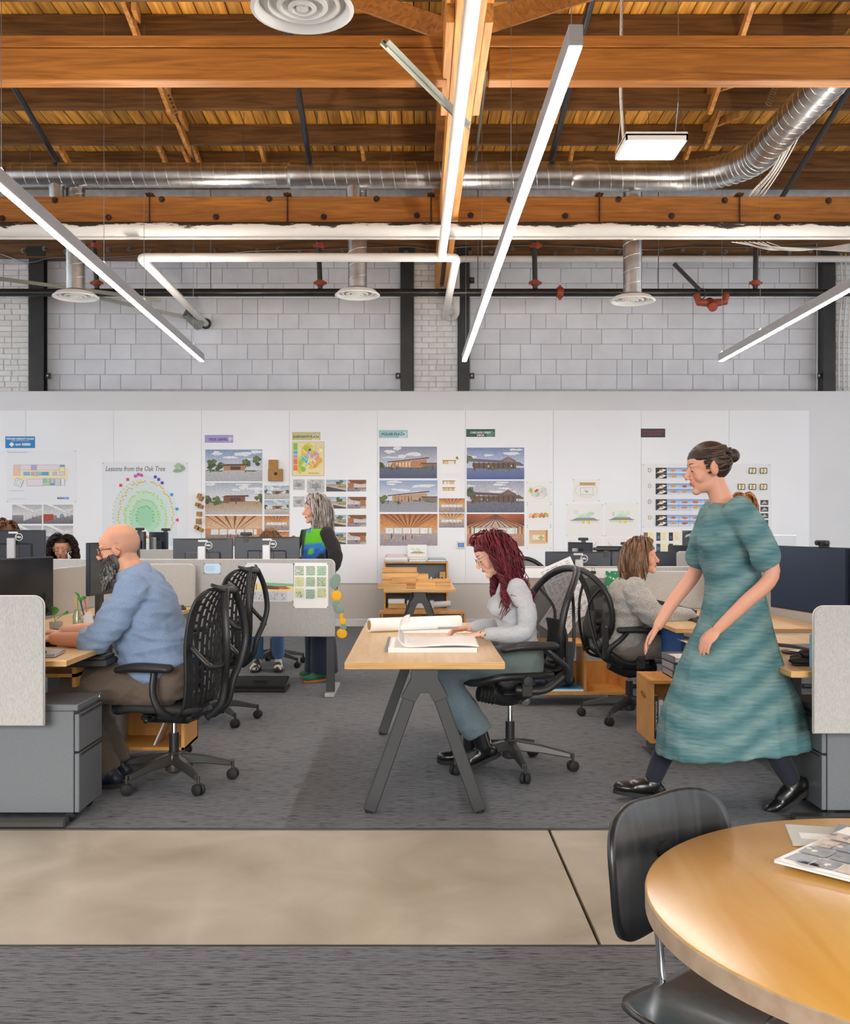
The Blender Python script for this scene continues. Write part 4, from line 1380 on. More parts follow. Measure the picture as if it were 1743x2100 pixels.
def letters(o, s, h, u, v, m, x0, y0, x1, y1, width=None, Y=None, **kw):
    Y = Y or BF
    w, hh = (x1 - x0) * Y / FPX, (y1 - y0) * Y / FPX
    return txt(o, s, h * hh, (u * w, -0.0032, v * hh), m, width=width * w if width else None, **kw)


# project signs
r_ = (11, 895, 72, 919)
o = sheet('project_sign', 'bright blue sign lettered PORTLAND COMMUNITY COLLEGE', 'sign', *r_, signfill, 'project signs on the display wall')
letters(o, 'PORTLAND COMMUNITY COLLEGE', 0.2, 0.5, 0.79, 'ink_white', *r_, 0.92, bold=0.0015)
letters(o, 'CLIMB CENTER RENOVATION', 0.12, 0.5, 0.63, 'ink_white', *r_, 0.6)
letters(o, 'opsis', 0.26, 0.43, 0.32, 'ink_white', *r_, 0.19, bold=0.0015)
w_, h_ = 61 * BF / FPX, 24 * BF / FPX
MB().prism([(-0.035, 0), (0, -0.035), (0.035, 0), (0, 0.035)], (0.215 * w_, -0.003, 0.32 * h_), (1, 0, 0), (0, 0, 1), (0, 0.001, 0)).build('emblem', 'ink_white', o)
MB().bb(0.57 * w_, 0.84 * w_, -0.003, -0.002, 0.22 * h_, 0.42 * h_).build('emblem', 'ink_white', o)
letters(o, 'BRAVIS', 0.17, 0.705, 0.32, 'ink_teal', *r_, 0.22)
r_ = (420, 892, 478, 908)
o = sheet('project_sign', 'lilac sign lettered ITECK CENTER', 'sign', *r_, signfill, 'project signs on the display wall', c='#a89bd0')
letters(o, 'ITECK CENTER', 0.42, 0.48, 0.4, 'ink_purple', *r_, 0.68, bold=0.001)
MB().box((0.9 * 58 * BF / FPX, -0.003, 0.5 * 16 * BF / FPX), (0.006, 0.001, 0.09)).box((0.9 * 58 * BF / FPX, -0.003, 0.5 * 16 * BF / FPX), (0.09, 0.001, 0.006)).box((0.9 * 58 * BF / FPX, -0.003, 0.5 * 16 * BF / FPX), (0.07, 0.001, 0.005), (0, R(45), 0)).box((0.9 * 58 * BF / FPX, -0.003, 0.5 * 16 * BF / FPX), (0.07, 0.001, 0.005), (0, R(-45), 0)).build('emblem', 'ink_white', o)
r_ = (599, 886, 657, 903)
o = sheet('project_sign', 'khaki sign lettered ELEPHANTS PLAZA', 'sign', *r_, signfill, 'project signs on the display wall', c='#c9c48f', c2='#dcd8b4')
letters(o, 'ELEPHANTS PLAZA', 0.38, 0.5, 0.42, 'ink_olive', *r_, 0.92, bold=0.001)
r_ = (777, 882, 836, 898)
o = sheet('project_sign', 'pale teal sign lettered POLAR PLAZA', 'sign', *r_, signfill, 'project signs on the display wall', c='#9fc9cf', c2='#c6e2e6')
letters(o, 'POLAR PLAZA', 0.45, 0.5, 0.46, 'ink_teal', *r_, 0.8, bold=0.001)
r_ = (956, 880, 1015, 896)
o = sheet('project_sign', 'dark green sign lettered CASCADE CREST DECK', 'sign', *r_, signfill, 'project signs on the display wall', c='#2d5a4c', c2='#5d8a78')
letters(o, 'CASCADE CREST', 0.34, 0.5, 0.55, 'ink_white', *r_, 0.72, bold=0.001)
letters(o, 'DECK', 0.34, 0.5, 0.2, 'ink_white', *r_, 0.26, bold=0.001)
r_ = (1314, 879, 1364, 897)
o = sheet('project_sign', 'charcoal sign with red lettering GONZAGA UNIVERSITY', 'sign', *r_, signfill, 'project signs on the display wall', c='#33363f')
letters(o, 'GONZAGA UNIVERSITY', 0.3, 0.5, 0.64, 'ink_red', *r_, 0.88)
letters(o, 'WELCOME CENTER', 0.3, 0.46, 0.32, 'ink_red', *r_, 0.78)

# sheets, left to right
sheet('floor_plan', 'large pale floor plan sheet with pastel rooms under the bright blue sign', 'drawing', 14, 923, 157, 1031, floorplan, paper='#eceff5', pins=True)
G = 'office photographs under the floor plan'
sheet('photo_print', 'office photo print with blue desks, upper left of four under the floor plan', 'print', 25, 1035, 86, 1074, officepic, G, seed=2, accent='#dfe3ea')
sheet('photo_print', 'office photo print with a red partition under the floor plan', 'print', 89, 1035, 150, 1074, officepic, G, seed=1)
sheet('photo_print', 'office photo print half hidden behind the monitor under the floor plan', 'print', 25, 1078, 86, 1117, officepic, G, seed=4, accent='#e3e4e6')
sheet('photo_print', 'office photo print with a green wall above the curly haired woman', 'print', 89, 1078, 150, 1117, officepic, G, seed=6, accent='#3f7a52')
r_ = (209, 947, 386, 1120)
o = sheet('tree_poster', 'large poster titled Lessons from the Oak Tree with colourful dots', 'poster', *r_, oaktree, paper='#e6ebf2', pins=True)
letters(o, 'Lessons from the Oak Tree', 0.083, 0.385, 0.915, 'ink_grey', *r_, 0.69, shear=0.25, bold=0.001)
G = 'plaza and pavilion renderings on the wall'
sheet('rendering_print', 'rendering of a park path with two walkers under the lilac sign', 'print', 421, 922, 538, 987, exterior, G, sky=('#dfe6ee', '#7f9cc8'), ground=('#c5c6cb', '#b5b7bd'), kind='low', trees=((0.12, 0.5), (0.9, 0.6), (0.72, 0.5), (0.25, 0.42)), seed=21, ppl=2, hz=0.36)
sheet('rendering_print', 'rendering of a low pavilion with a tan lawn under a cloudy sky', 'print', 421, 990, 538, 1055, exterior, G, sky=('#eef1f5', '#aeb9c9'), ground=('#b8946a', '#c7c3bd'), kind='low', trees=((0.03, 0.42), (0.95, 0.48), (0.2, 0.4)), seed=22, ppl=3, hz=0.42, wall='#8a5238')
sheet('rendering_print', 'rendering of a timber hall with a black ceiling fan', 'print', 421, 1058, 538, 1120, interior, G, seed=23, ceil=('#d9a578', '#e9c6a0'), wall='#d98f62', floor=('#8a7468', '#a08a7c'))
for i, (y0, y1) in enumerate(((996, 1024), (1026, 1055), (1058, 1088), (1090, 1118))):
    sheet('small_rendering', ['topmost', 'second', 'third', 'lowest'][i] + ' small pavilion rendering in the narrow column left of the zoo map', 'print', 542, y0, 593, y1, exterior if i < 2 else interior, G, **(dict(kind='low', seed=30 + i, ppl=2, sky=('#e6ebf0', '#9db2c9'), ground=('#cfcdc8', '#b9b6b2')) if i < 2 else dict(seed=30 + i)))
sheet('zoo_map', 'colourful yellow zoo map under the khaki sign', 'map', 599, 906, 665, 976, zoomap, paper='#b9ad78')
for (a, b, c, d), lab in (((600, 982, 626, 1006), 'small grey plan print, upper left under the zoo map'), ((628, 982, 667, 1012), 'grey plan print with a cart outline under the zoo map'), ((600, 1017, 626, 1041), 'small grey plan print, lower left under the zoo map')):
    sheet('plan_print', lab, 'print', a, b, c, d, sketch, 'grey plan prints', kind=7, seed=a + b)
for j, (y0, y1) in enumerate(((984, 1008), (1019, 1043), (1056, 1080), (1092, 1116))):
    n = ['top', 'second', 'third', 'bottom'][j]
    sheet('small_rendering', n + ' rendering of a road with one tree behind the grey haired woman', 'print', 669, y0, 710, y1, roadpic, 'small renderings behind the grey haired woman', seed=j)
    sheet('small_rendering', n + ' rendering of a timber shelter right of the grey haired woman', 'print', 712, y0, 751, y1, pavpic, 'small renderings behind the grey haired woman', seed=j)
sheet('rendering_print', 'dusk rendering of a glowing timber hall, top under the pale teal sign', 'print', 778, 916, 896, 981, exterior, G, sky=('#d9dbe6', '#8c93ad'), ground=('#6a7088', '#4c5878'), kind='shed', trees=((0.02, 0.42),), seed=41, ppl=16, hz=0.36, glow='#f3c79a', wall='#c98d62')
sheet('rendering_print', 'daytime rendering of a timber hall, second under the pale teal sign', 'print', 778, 985, 897, 1050, exterior, G, sky=('#e6ecf3', '#93acd0'), ground=('#9a9da8', '#a3a5ae'), kind='shed', trees=((0.05, 0.34), (0.3, 0.33)), seed=42, ppl=7, hz=0.36, wall='#c9a684')
sheet('rendering_print', 'interior rendering of an orange timber ceiling with round tables under the pale teal sign', 'print', 779, 1054, 897, 1119, interior, G, seed=43, ceil=('#b9682f', '#e0a060'), floor=('#a398a2', '#b3a9ac'), n=13)
sheet('sketch_sheet', 'white sheet with one small timber elevation between the two rendering columns', 'drawing', 904, 929, 946, 970, sketch, None, kind=0, seed=1)
sheet('sketch_sheet', 'white sheet with two small timber elevations between the two rendering columns', 'drawing', 904, 980, 943, 1018, sketch, None, kind=0, seed=2)
sheet('small_rendering', 'upper small rendering of a timber room beside the red haired woman', 'print', 900, 1022, 953, 1051, interior, G, seed=45, ceil=('#c9824a', '#e3b27a'))
sheet('small_rendering', 'lower small rendering of a timber room beside the red haired woman', 'print', 900, 1053, 952, 1082, interior, G, seed=46, ceil=('#d39a62', '#e9c79c'))
sheet('rendering_print', 'rendering of a gabled shelter with blue shadows, top under the dark green sign', 'print', 957, 918, 1075, 983, exterior, G, sky=('#d3def0', '#7a90c0'), ground=('#7d86a8', '#4c64a8'), kind='gable', trees=((0.03, 0.6),), seed=47, ppl=9, hz=0.36, wall='#a5876e', roof='#75697a')
sheet('rendering_print', 'rendering of a gabled shelter at dusk, second under the dark green sign', 'print', 957, 986, 1075, 1051, exterior, G, sky=('#e3e3ea', '#a5adc0'), ground=('#77798a', '#666a7e'), kind='gable', trees=((0.03, 0.6), (0.08, 0.5)), seed=48, ppl=9, hz=0.36, wall='#8a6a55', roof='#6a5a58')
sheet('rendering_print', 'interior rendering of a red gabled timber roof behind the red haired woman', 'print', 957, 1054, 1075, 1120, interior, G, seed=49, gable=True, ceil=('#a8502c', '#c9703f'), beams='#5c2c1c', floor=('#b98a72', '#c79a80'))
for i, (y0, y1) in enumerate(((988, 1032), (1034, 1078), (1080, 1125))):
    sheet('sketch_sheet', ['white sheet with a coloured site sketch right of the red roof rendering', 'white sheet with a long orange landscape sketch right of the red roof rendering', 'white sheet with a tan interior sketch right of the red roof rendering'][i], 'drawing', 1080, y0, 1130, y1, sketch, None, pins=True, paper='#efeeec', kind=1 + i, seed=50 + i)
sheet('sketch_sheet', 'white tracing sheet with an oval plan sketch, topmost of the five sketches', 'drawing', 1175, 983, 1229, 1028, sketch, None, pins=True, paper='#efeeec', kind=5, seed=61)
sheet('sketch_sheet', 'left tracing sheet with a green tree elevation and yellow doors', 'drawing', 1161, 1034, 1237, 1100, sketch, None, pins=True, paper='#efeeec', kind=4, seed=62)
sheet('sketch_sheet', 'right tracing sheet with a green tree elevation and yellow doors', 'drawing', 1241, 1032, 1308, 1100, sketch, None, pins=True, paper='#efeeec', kind=4, seed=63)
sheet('sketch_sheet', 'left tracing sheet with a curved wall sketch just above the monitors', 'drawing', 1163, 1104, 1233, 1146, sketch, None, paper='#efeeec', kind=6, seed=64)
sheet('sketch_sheet', 'right tracing sheet with a faint curved sketch just above the monitors', 'drawing', 1240, 1104, 1300, 1146, sketch, None, paper='#efeeec', kind=6, seed=65)
sheet('study_board', 'large sheet with rows of small blue model views behind the walking woman', 'poster', 1315, 951, 1581, 1083, studyboard, pins=True, paper='#e9eaee')
sheet('study_board', 'sheet with a column of small dark thumbnails at the right end', 'poster', 1500, 1018, 1582, 1086, thumbs, paper='#ebebee', off=0.004)
sheet('note_sheet', 'sheet with pale yellow note blocks above the brown haired woman', 'poster', 1315, 1087, 1398, 1137, notes, paper='#f0efea')
sheet('photo_print', 'dark aerial photo of grey roofs right of the yellow notes', 'print', 1399, 1088, 1466, 1120, aerial)
# things on the wall
o = thing('thermostat', 'small white wall thermostat with a blue screen', 'thermostat', P(945, 1117.5, BF))
MB().bb(-0.062, 0.062, -0.022, 0, -0.05, 0.05, 0.006).build('body', 'paper_grey', o)
MB().bb(-0.04, 0.04, -0.024, -0.02, -0.028, 0.028).build('screen', 'screen_back', o)
mat('screen_blue', '#1b5fae', 0.3, emit='#2b74c9', estr=0.25)
MB().bb(-0.03, 0.03, -0.0255, -0.022, -0.02, 0.02).build('display', 'screen_blue', o)


def cardmodel(px, py, w, h, rot, lab, parts=((0, 0, 1, 1),)):
    Y = BF
    o = thing('cardboard_model', lab, 'model', P(px, py, Y), 0, 'cardboard massing models on the wall')
    for (u, v, su, sv) in parts:
        ww, hh = w * su * Y / FPX, h * sv * Y / FPX
        m = MB().box((u * w * Y / FPX, -0.05, v * h * Y / FPX), (ww, 0.1, hh), (0, rot, 0), 0.002)
        m.build('block', 'cardboard', o)
    return o


o = cardmodel(566, 965, 29, 43, 0, 'two stacked tan cardboard boxes pinned beside the park path rendering', ((-0.16, 0.27, 0.62, 0.45), (0, -0.22, 1, 0.56)))
MB().bb(-0.012, 0.03, -0.102, -0.1, -0.07, -0.03).build('opening', 'ink_black', o)
for i, (px, py, w, h, rt, lab) in enumerate(((412, 1020, 9, 14, 0.4, 'topmost small folded cardboard model left of the renderings'), (410, 1037, 13, 10, 0.3, 'second small cardboard model from the top left of the renderings'), (410, 1054, 9, 9, 0.05, 'third small cardboard model from the top left of the renderings'),
                                         (409, 1069, 9, 11, 0, 'fourth small cardboard model from the top left of the renderings'), (409, 1084, 15, 10, 0.5, 'lowest small folded cardboard model left of the renderings'))):
    cardmodel(px, py, w, h, rt, lab, ((0, 0, 1, 1),) if i in (2, 3) else ((-0.2, 0.18, 0.7, 0.7), (0.25, -0.2, 0.7, 0.7)))
# ---------------------------------------------------------------- office furniture
def screen_panel(label, a, b, z0, z1, th=0.032, rounds=(0, 0, 1, 1), group='grey felt desk screens', pieces=None, r=0.045):
    """felt desk screen from a(x,y) to b(x,y)"""
    a, b = V((*a, 0)), V((*b, 0))
    d = b - a
    L_ = d.length
    o = thing('desk_screen', label, 'screen', (a.x, a.y, z0), math.atan2(d.y, d.x), group)
    pts = rrect(L_, z1 - z0, r, 6, rounds)
    MB().prism(pts, (0, -th / 2, 0), (1, 0, 0), (0, 0, 1), (0, th, 0)).build('felt_panel', 'felt_grey', o, bevel=0.004)
    pp = [(p[0], 0, p[1]) for p in pts]
    MB().tube(pp, 0.0035, 6, True).build('edge_piping', 'felt_edge', o, True)
    return o


def pedestal(label, x0, x1, y0, y1, z1, side, group='grey pedestal cabinets'):
    """two drawer steel pedestal; drawer fronts on side (+1 right, -1 left)"""
    o = thing('pedestal_cabinet', label, 'cabinet', ((x0 + x1) / 2, (y0 + y1) / 2, 0), 0, group)
    w, d = (x1 - x0) / 2, (y1 - y0) / 2
    MB().bb(-w + (0 if side > 0 else 0.02), w - (0.02 if side > 0 else 0), -d, d, 0.05, z1 - 0.03, 0.003).build('body', 'cab_grey', o)
    MB().bb(-w, w, -d - 0.002, d + 0.002, z1 - 0.03, z1, 0.004).build('top', 'cab_grey', o)
    h = z1 - 0.03 - 0.05
    for za, zb in ((0.05, 0.05 + h * 0.58), (0.05 + h * 0.6, z1 - 0.045)):
        f = MB().bb(*sorted((side * (w - 0.018), side * (w + 0.004))), -d + 0.004, d - 0.004, za, zb, 0.003).build('drawer', 'cab_grey', o)
        MB().bb(*sorted((side * (w + 0.002), side * (w + 0.012))), -d + 0.01, d - 0.01, zb - 0.012, zb - 0.003, 0.002).build('pull', 'graphite', f)
    MB().cyl((side * (w - 0.002), d * 0.8, z1 - 0.016), (side * (w + 0.003), d * 0.8, z1 - 0.016), 0.006, 10).build('lock', 'chrome', o)
    for sx in (-1, 1):
        for sy in (-1, 1):
            MB().cyl((sx * (w - 0.05), sy * (d - 0.05) - 0.012, 0.022), (sx * (w - 0.05), sy * (d - 0.05) + 0.012, 0.022), 0.022, 14).build('caster', 'rubber', o, True, 40)
    return o


def desk(label, x0, x1, y0, y1, z, legs, th=0.03, mt='maple', group='maple sit stand desks'):
    o = thing('desk', label, 'desk', ((x0 + x1) / 2, (y0 + y1) / 2, 0), 0, group)
    w, d = (x1 - x0) / 2, (y1 - y0) / 2
    t = MB().bb(-w, w, -d, d, z - th, z, 0.003).build('desktop', mt, o)
    MB().bb(-w - 0.0015, w + 0.0015, -d - 0.0015, d + 0.0015, z - th + 0.004, z - 0.004).build('edge_band', 'maple_edge', t)
    for (lx, ly) in legs:
        MB().bb(lx - 0.03, lx + 0.03, ly - 0.04, ly + 0.04, 0.035, z - th, 0.004).build('leg', 'leg_grey', o)
        MB().bb(lx - 0.32, lx + 0.32, ly - 0.04, ly + 0.04, 0.004, 0.038, 0.008).build('foot', 'graphite', o)
    return o


def monitor(label, loc, rz, w=0.54, h=0.325, z0=0.0, desk_z=0.73, logo=False, strip=True, stand='silver_plastic', scr='screen_glass', tilt=0.0, group='dark office monitors', back='screen_back', zc=None):
    """origin on the desk under the monitor; local -y is the screen side; z0 bottom of screen above desk"""
    o = thing('monitor', label, 'monitor', loc, rz, group)
    b = MB()
    b.bb(-w / 2, w / 2, -0.006, 0.022, z0, z0 + h, 0.004)
    b.bb(-w * 0.3, w * 0.3, 0.02, 0.042, z0 + h * 0.1, z0 + h * 0.66, 0.01)
    body = b.build('panel', back, o)
    MB().bb(-w / 2 + 0.007, w / 2 - 0.007, -0.0085, -0.005, z0 + 0.014, z0 + h - 0.008).build('screen', scr, o)
    MB().bb(-w * 0.4, w * 0.4, 0.023, 0.026, z0 + h - 0.012, z0 + h - 0.006).build('vent', 'ink_black', body)
    if stand:
        MB().bb(-0.034, 0.034, 0.045, 0.082, 0.01, z0 + h * 0.8, 0.006).build('stand_column', stand, o)
        MB().bb(-0.06, 0.06, 0.035, 0.05, z0 + h * 0.3, z0 + h * 0.62, 0.004).build('mount', 'graphite', o)
        MB().bb(-0.12, 0.12, -0.06, 0.12, 0, 0.012, 0.005).build('stand_base', stand, o)
    if strip:
        MB().bb(-0.04, 0.04, 0.0215, 0.0235, z0 + h * 0.91, z0 + h * 0.96).build('sticker', 'paper_grey', o)
    if logo:
        q = z0 + h * 0.82
        k = -0.05
        MB().tube([(k + 0.03 * math.cos(a), 0.024, q + 0.03 * math.sin(a)) for a in [2 * PI * i / 24 for i in range(24)]], 0.003, 5, True).build('logo_ring', 'ink_white', o)
        txt(o, 'DELL', 0.02, (k, 0.0242, q), 'ink_white', rot=(R(90), 0, PI), name='logo', bold=0.0008)
    return o


def webcam(label, loc, rz=0.0, long=False):
    o = thing('webcam', label, 'webcam', loc, rz, 'black webcams on the monitors')
    w = 0.05 if not long else 0.11
    MB().bb(-w, w, -0.02, 0.02, 0.008, 0.036, 0.008).build('body', 'black_plastic', o)
    MB().cyl((0, -0.024, 0.022), (0, -0.018, 0.022), 0.011, 14).build('lens', 'screen_glass', o, True, 40)
    MB().bb(-0.02, 0.02, -0.01, 0.02, 0, 0.01).bb(-0.02, 0.02, 0.02, 0.03, -0.05, 0.01).build('clip', 'black_plastic', o)
    return o


def desk_mouse(label, loc, rz=0.0):
    o = thing('computer_mouse', label, 'mouse', loc, rz)
    MB().ell((0, 0, 0.006), (0.055, 0.032, 0.03), None, 20, 12).build('shell', 'black_soft', o, True)
    MB().cyl((0.03, -0.004, 0.03), (0.03, 0.004, 0.03), 0.008, 10).build('wheel', 'graphite', o)
    return o


# --- left row: near workstation of the bearded man
screen_panel('grey felt desk screen at the lower left edge, nearest the concrete strip', (-3.3, 4.6), (X(91, 4.6), 4.6), Z(1487, 4.6), Z(1222, 4.6), rounds=(0, 0, 1, 0))
d_l1 = desk('maple desk the bearded man types at', -2.52, -1.612, 4.72, 6.35, 0.745, ((-0.1, -0.62), (-0.1, 0.6)))
pedestal('grey two drawer pedestal cabinet under the bearded man\'s desk', -2.2, -1.548, 4.69, 5.04, 0.546, 1)
MB_ = MB().bb(-2.6, -1.58, 4.60, 4.68, 0.004, 0.04, 0.008)
tag(MB_.build('desk_foot_bar', 'graphite'), 'dark metal foot bar on the carpet in front of the left pedestal', 'foot bar')
desk('maple desk behind the bearded man with a lone mouse on it', -2.52, -1.75, 6.45, 8.1, 0.735, ((0.0, -0.6), (0.0, 0.66)))
screen_panel('grey felt spine screen along the left desks behind the potted cutting', (-2.56, 4.7), (-2.55, 8.05), 0.7, 1.07, rounds=(0, 0, 0, 0))
screen_panel('beige lit felt screen at the far end of the desk behind the bearded man', (-2.5, 8.14), (X(400, 8.14), 8.14), 0.735, Z(1157, 8.14), rounds=(0, 0, 1, 0))
# --- middle left partition and desk
pl = screen_panel('wide grey felt screen hung with drawings in front of the grey haired woman', (-4.6, 8.27), (X(687, 8.27), 8.27), Z(1305, 8.27), Z(1147, 8.27), rounds=(0, 0, 1, 0))
d_m = desk('maple desk behind the wide grey screen with two monitors', -4.5, -0.72, 8.3, 9.05, 0.735, ((-1.2, 0.0), (0.0, 0.0)), mt='maple_x')
lg_ = thing('support_stand', 'dark metal desk support at the end of the wide grey screen', 'support', (X(678, 8.32), 8.32, 0))
MB().bb(-0.033, 0.033, -0.03, 0.03, 0.03, 0.7, 0.004).build('post', 'leg_grey', lg_)
MB().bb(-0.04, 0.04, -0.12, 0.5, 0.0, 0.032, 0.006).build('foot', 'silver_plastic', lg_)

# --- right row
screen_panel('grey felt desk screen at the right edge, nearest the round table', (X(1667, 4.62), 4.62), (3.2, 4.62), Z(1503, 4.62), Z(1243, 4.62), rounds=(0, 0, 0, 1))
desk('maple desk with cables and a black pouch at the right edge', 1.715, 2.6, 4.68, 6.3, 0.70, ((0.1, -0.6), (0.1, 0.62)))
pedestal('grey two drawer pedestal cabinet behind the walking woman', 1.88, 2.5, 4.73, 5.16, 0.517, -1)
tag(MB().bb(1.72, 2.75, 4.64, 4.72, 0.004, 0.045, 0.008).build('desk_foot_bar', 'graphite'), 'dark metal foot bar on the carpet in front of the right pedestal', 'foot bar')
desk('maple desk the brown haired woman works at', 1.63, 2.6, 6.42, 8.0, 0.727, ((0.1, -0.5), (0.1, 0.6)))
tag(MB().bb(1.68, 1.70, 6.5, 7.6, 0.5, 0.695, 0.003).build('modesty_panel', 'blue_panel'), 'dark blue felt panel under the brown haired woman\'s desk', 'panel')
screen_panel('pale felt screen at the end of the brown haired woman\'s desk', (X(1300, 8.05), 8.05), (2.62, 8.05), 0.727, Z(1172, 8.05), rounds=(0, 0, 0, 0))
screen_panel('wide grey felt screen behind the red haired woman\'s chair', (X(1040, 8.3), 8.3), (4.8, 8.3), 0.46, Z(1162, 8.3), rounds=(0, 0, 0, 1))
screen_panel('grey felt spine screen along the right desks behind the large dark monitors', (2.62, 4.8), (2.62, 7.95), 0.70, 1.04, rounds=(0, 0, 0, 0))
desk('maple desk behind the wide grey screen at the right', 1.0, 4.6, 8.34, 9.1, 0.735, ((-0.8, 0.0), (0.8, 0.0)), mt='maple_x')
# far desks with screens
screen_panel('pale felt screen of the far workstation above the bearded man\'s collar', (X(288, 11.2), 11.2), (X(356, 11.2), 11.2), 0.6, Z(1127, 11.2), rounds=(0, 0, 0, 0))
screen_panel('pale felt screen of the far workstation beside the silver computer', (X(1386, 9.9), 9.9), (X(1560, 9.9), 9.9), 0.6, Z(1131, 9.9), rounds=(0, 0, 0, 1))
desk('far maple desk behind the bearded man\'s head', -4.4, -2.7, 11.25, 12.0, 0.735, ((-0.5, 0), (0.5, 0)), mt='maple_x')
desk('far maple desk behind the silver computer', 2.2, 4.2, 9.95, 10.7, 0.735, ((-0.5, 0), (0.5, 0)), mt='maple_x')

# --- monitors
Ym = 8.8
for a, b, y0, lab, lg in ((356, 478, 1104, 'dark monitor seen from behind, left of two above the wide grey screen', True), (482, 615, 1101, 'dark monitor seen from behind, right of two above the wide grey screen', True)):
    w = (b - a) * Ym / FPX
    zt = Z(y0, Ym)
    monitor(lab, (X((a + b) / 2, Ym), Ym, 0.735), PI, w, 0.335, zt - 0.735 - 0.335, logo=lg)
monitor('dark monitor seen from behind at the left edge in front of a brown haired head', (X(29, Ym), Ym, 0.735), PI, 0.545, 0.335, Z(1087, Ym) - 0.735 - 0.335, logo=True)
for a, b, y0, lab in ((1118, 1252, 1131, 'dark monitor seen from behind, left of two above the wide right screen'), (1254, 1386, 1131, 'dark monitor seen from behind, just behind the brown haired woman')):
    w = (b - a) * Ym / FPX
    monitor(lab, (X((a + b) / 2, Ym), Ym, 0.735), PI, w, 0.335, Z(y0, Ym) - 0.735 - 0.335, logo=(a < 1200))
webcam('small black webcam clipped on the monitor right of the drawings\' pale blue card', (X(505, Ym), Ym, Z(1100, Ym)), PI)
webcam('long black webcam on the monitors left of the brown haired woman', (X(1242, Ym), Ym, Z(1131, Ym)), PI, True)
# man's own monitors, screens towards the aisle
monitor('black monitor turned edge-on beside the bearded man\'s hands', (-2.12, 5.56, 0.745), R(78), 0.53, 0.335, 0.115, stand='graphite', strip=False)
monitor('black monitor turned to the aisle at the left edge over the felt screen', (-2.19, 4.98, 0.745), R(104), 0.53, 0.335, 0.115, stand='graphite', strip=False)
monitor('black glossy monitor right behind the bearded man\'s face', (-2.09, 6.95, 0.745), R(80), 0.54, 0.35, 0.165, stand='graphite', strip=False)
webcam('small black webcam on the monitor behind the bearded man\'s forehead', (-2.09, 6.88, 0.745 + 0.515), R(80))
# right row monitors
monitor('large dark monitor with a painted blue sheen turned to the aisle behind the walking woman', (2.13, 5.58, 0.70), R(-82), 0.80, 0.36, 0.195, stand='graphite', strip=False, scr='screen_sheen')
monitor('dark monitor cut by the right edge of the view', (2.22, 4.84, 0.70), R(-98), 0.62, 0.36, 0.195, stand='graphite', strip=False, scr='screen_back')
webcam('black webcam on the large dark monitor', (2.15, 5.42, 0.70 + 0.555), R(-82))
webcam('black webcam on the monitor at the right edge', (2.2, 5.0, 0.70 + 0.555), R(-98))
# far small monitors
for px0, px1, y0, y1, Yq, rz, lab in ((281, 296, 1090, 1130, 11.5, R(118), 'far dark monitor touching the bearded man\'s head'), (312, 341, 1091, 1129, 11.5, R(128), 'far dark monitor left of the dark blue monitor back'),
                                      (1182, 1200, 1112, 1134, 10.2, R(110), 'far dark monitor turned edge-on under the curved wall sketch'), (1250, 1290, 1120, 1140, 10.2, R(150), 'far dark monitor behind the long webcam'),
                                      (1369, 1465, 1118, 1150, 10.2, PI, 'far dark monitor under the aerial photo')):
    w = 0.46
    o = monitor(lab, (X((px0 + px1) / 2, Yq), Yq, 0.735), rz, w, 0.30, Z(y0, Yq) - 0.735 - 0.30, strip=False)
for px, py, Yq, lab in ((287, 1089, 11.5, 'tiny webcam on the far monitor touching the bearded man\'s head'), (340, 1090, 11.5, 'tiny webcam on the far monitor left of the dark blue monitor back'), (1196, 1110, 10.2, 'tiny webcam on the far edge-on monitor'), (1283, 1119, 10.2, 'tiny webcam on the far monitor behind the long webcam')):
    webcam(lab, (X(px, Yq), Yq, Z(py, Yq)), PI)
# all-in-one silver computer
yi = 7.7
o = thing('desktop_computer', 'silver all in one computer seen from behind at the right', 'computer', (X(1548, yi), yi, 0.727), PI + 0.03, None)
zi = Z(1097, yi) - 0.727
MB().bb(-0.315, 0.315, 0.0, 0.012, 0.12, zi, 0.004).ell((0, 0.012, 0.12 + (zi - 0.12) / 2), (0.27, 0.035, (zi - 0.12) * 0.42)).build('case', 'alu', o, True, 40)
MB().bb(-0.3, 0.3, -0.004, 0.002, 0.19, zi - 0.015).build('screen', 'screen_glass', o)
MB().bar((0, 0.03, 0.005), (0, 0.05, 0.25), 0.17, 0.012, up=(0, 1, 0)).bb(-0.09, 0.09, -0.05, 0.13, 0, 0.008, 0.003).build('stand', 'alu', o)

# --- A-frame tables
def a_leg(o, y, z, sp=0.262):
    m = MB()
    for s in (-1, 1):
        m.bar((s * 0.062, y, z * 0.83), (s * sp, y, 0.012), 0.06, 0.06, up=(0, 1, 0), ch=0.004)
    m.build('leg_pair', 'leg_grey', o)
    MB().prism([(-0.066, z), (0.066, z), (0.064, z * 0.93), (0.112, z * 0.80), (0.046, z * 0.765), (0.02, z * 0.83), (-0.02, z * 0.83), (-0.046, z * 0.765), (-0.112, z * 0.80), (-0.064, z * 0.93)],
               (0, y - 0.034, 0), (1, 0, 0), (0, 0, 1), (0, 0.068, 0)).build('bracket', 'leg_grey', o, bevel=0.003)
    for s in (-1, 1):
        MB().cyl((s * sp, y, 0), (s * sp, y, 0.014), 0.022, 12).build('glide', 'rubber', o)


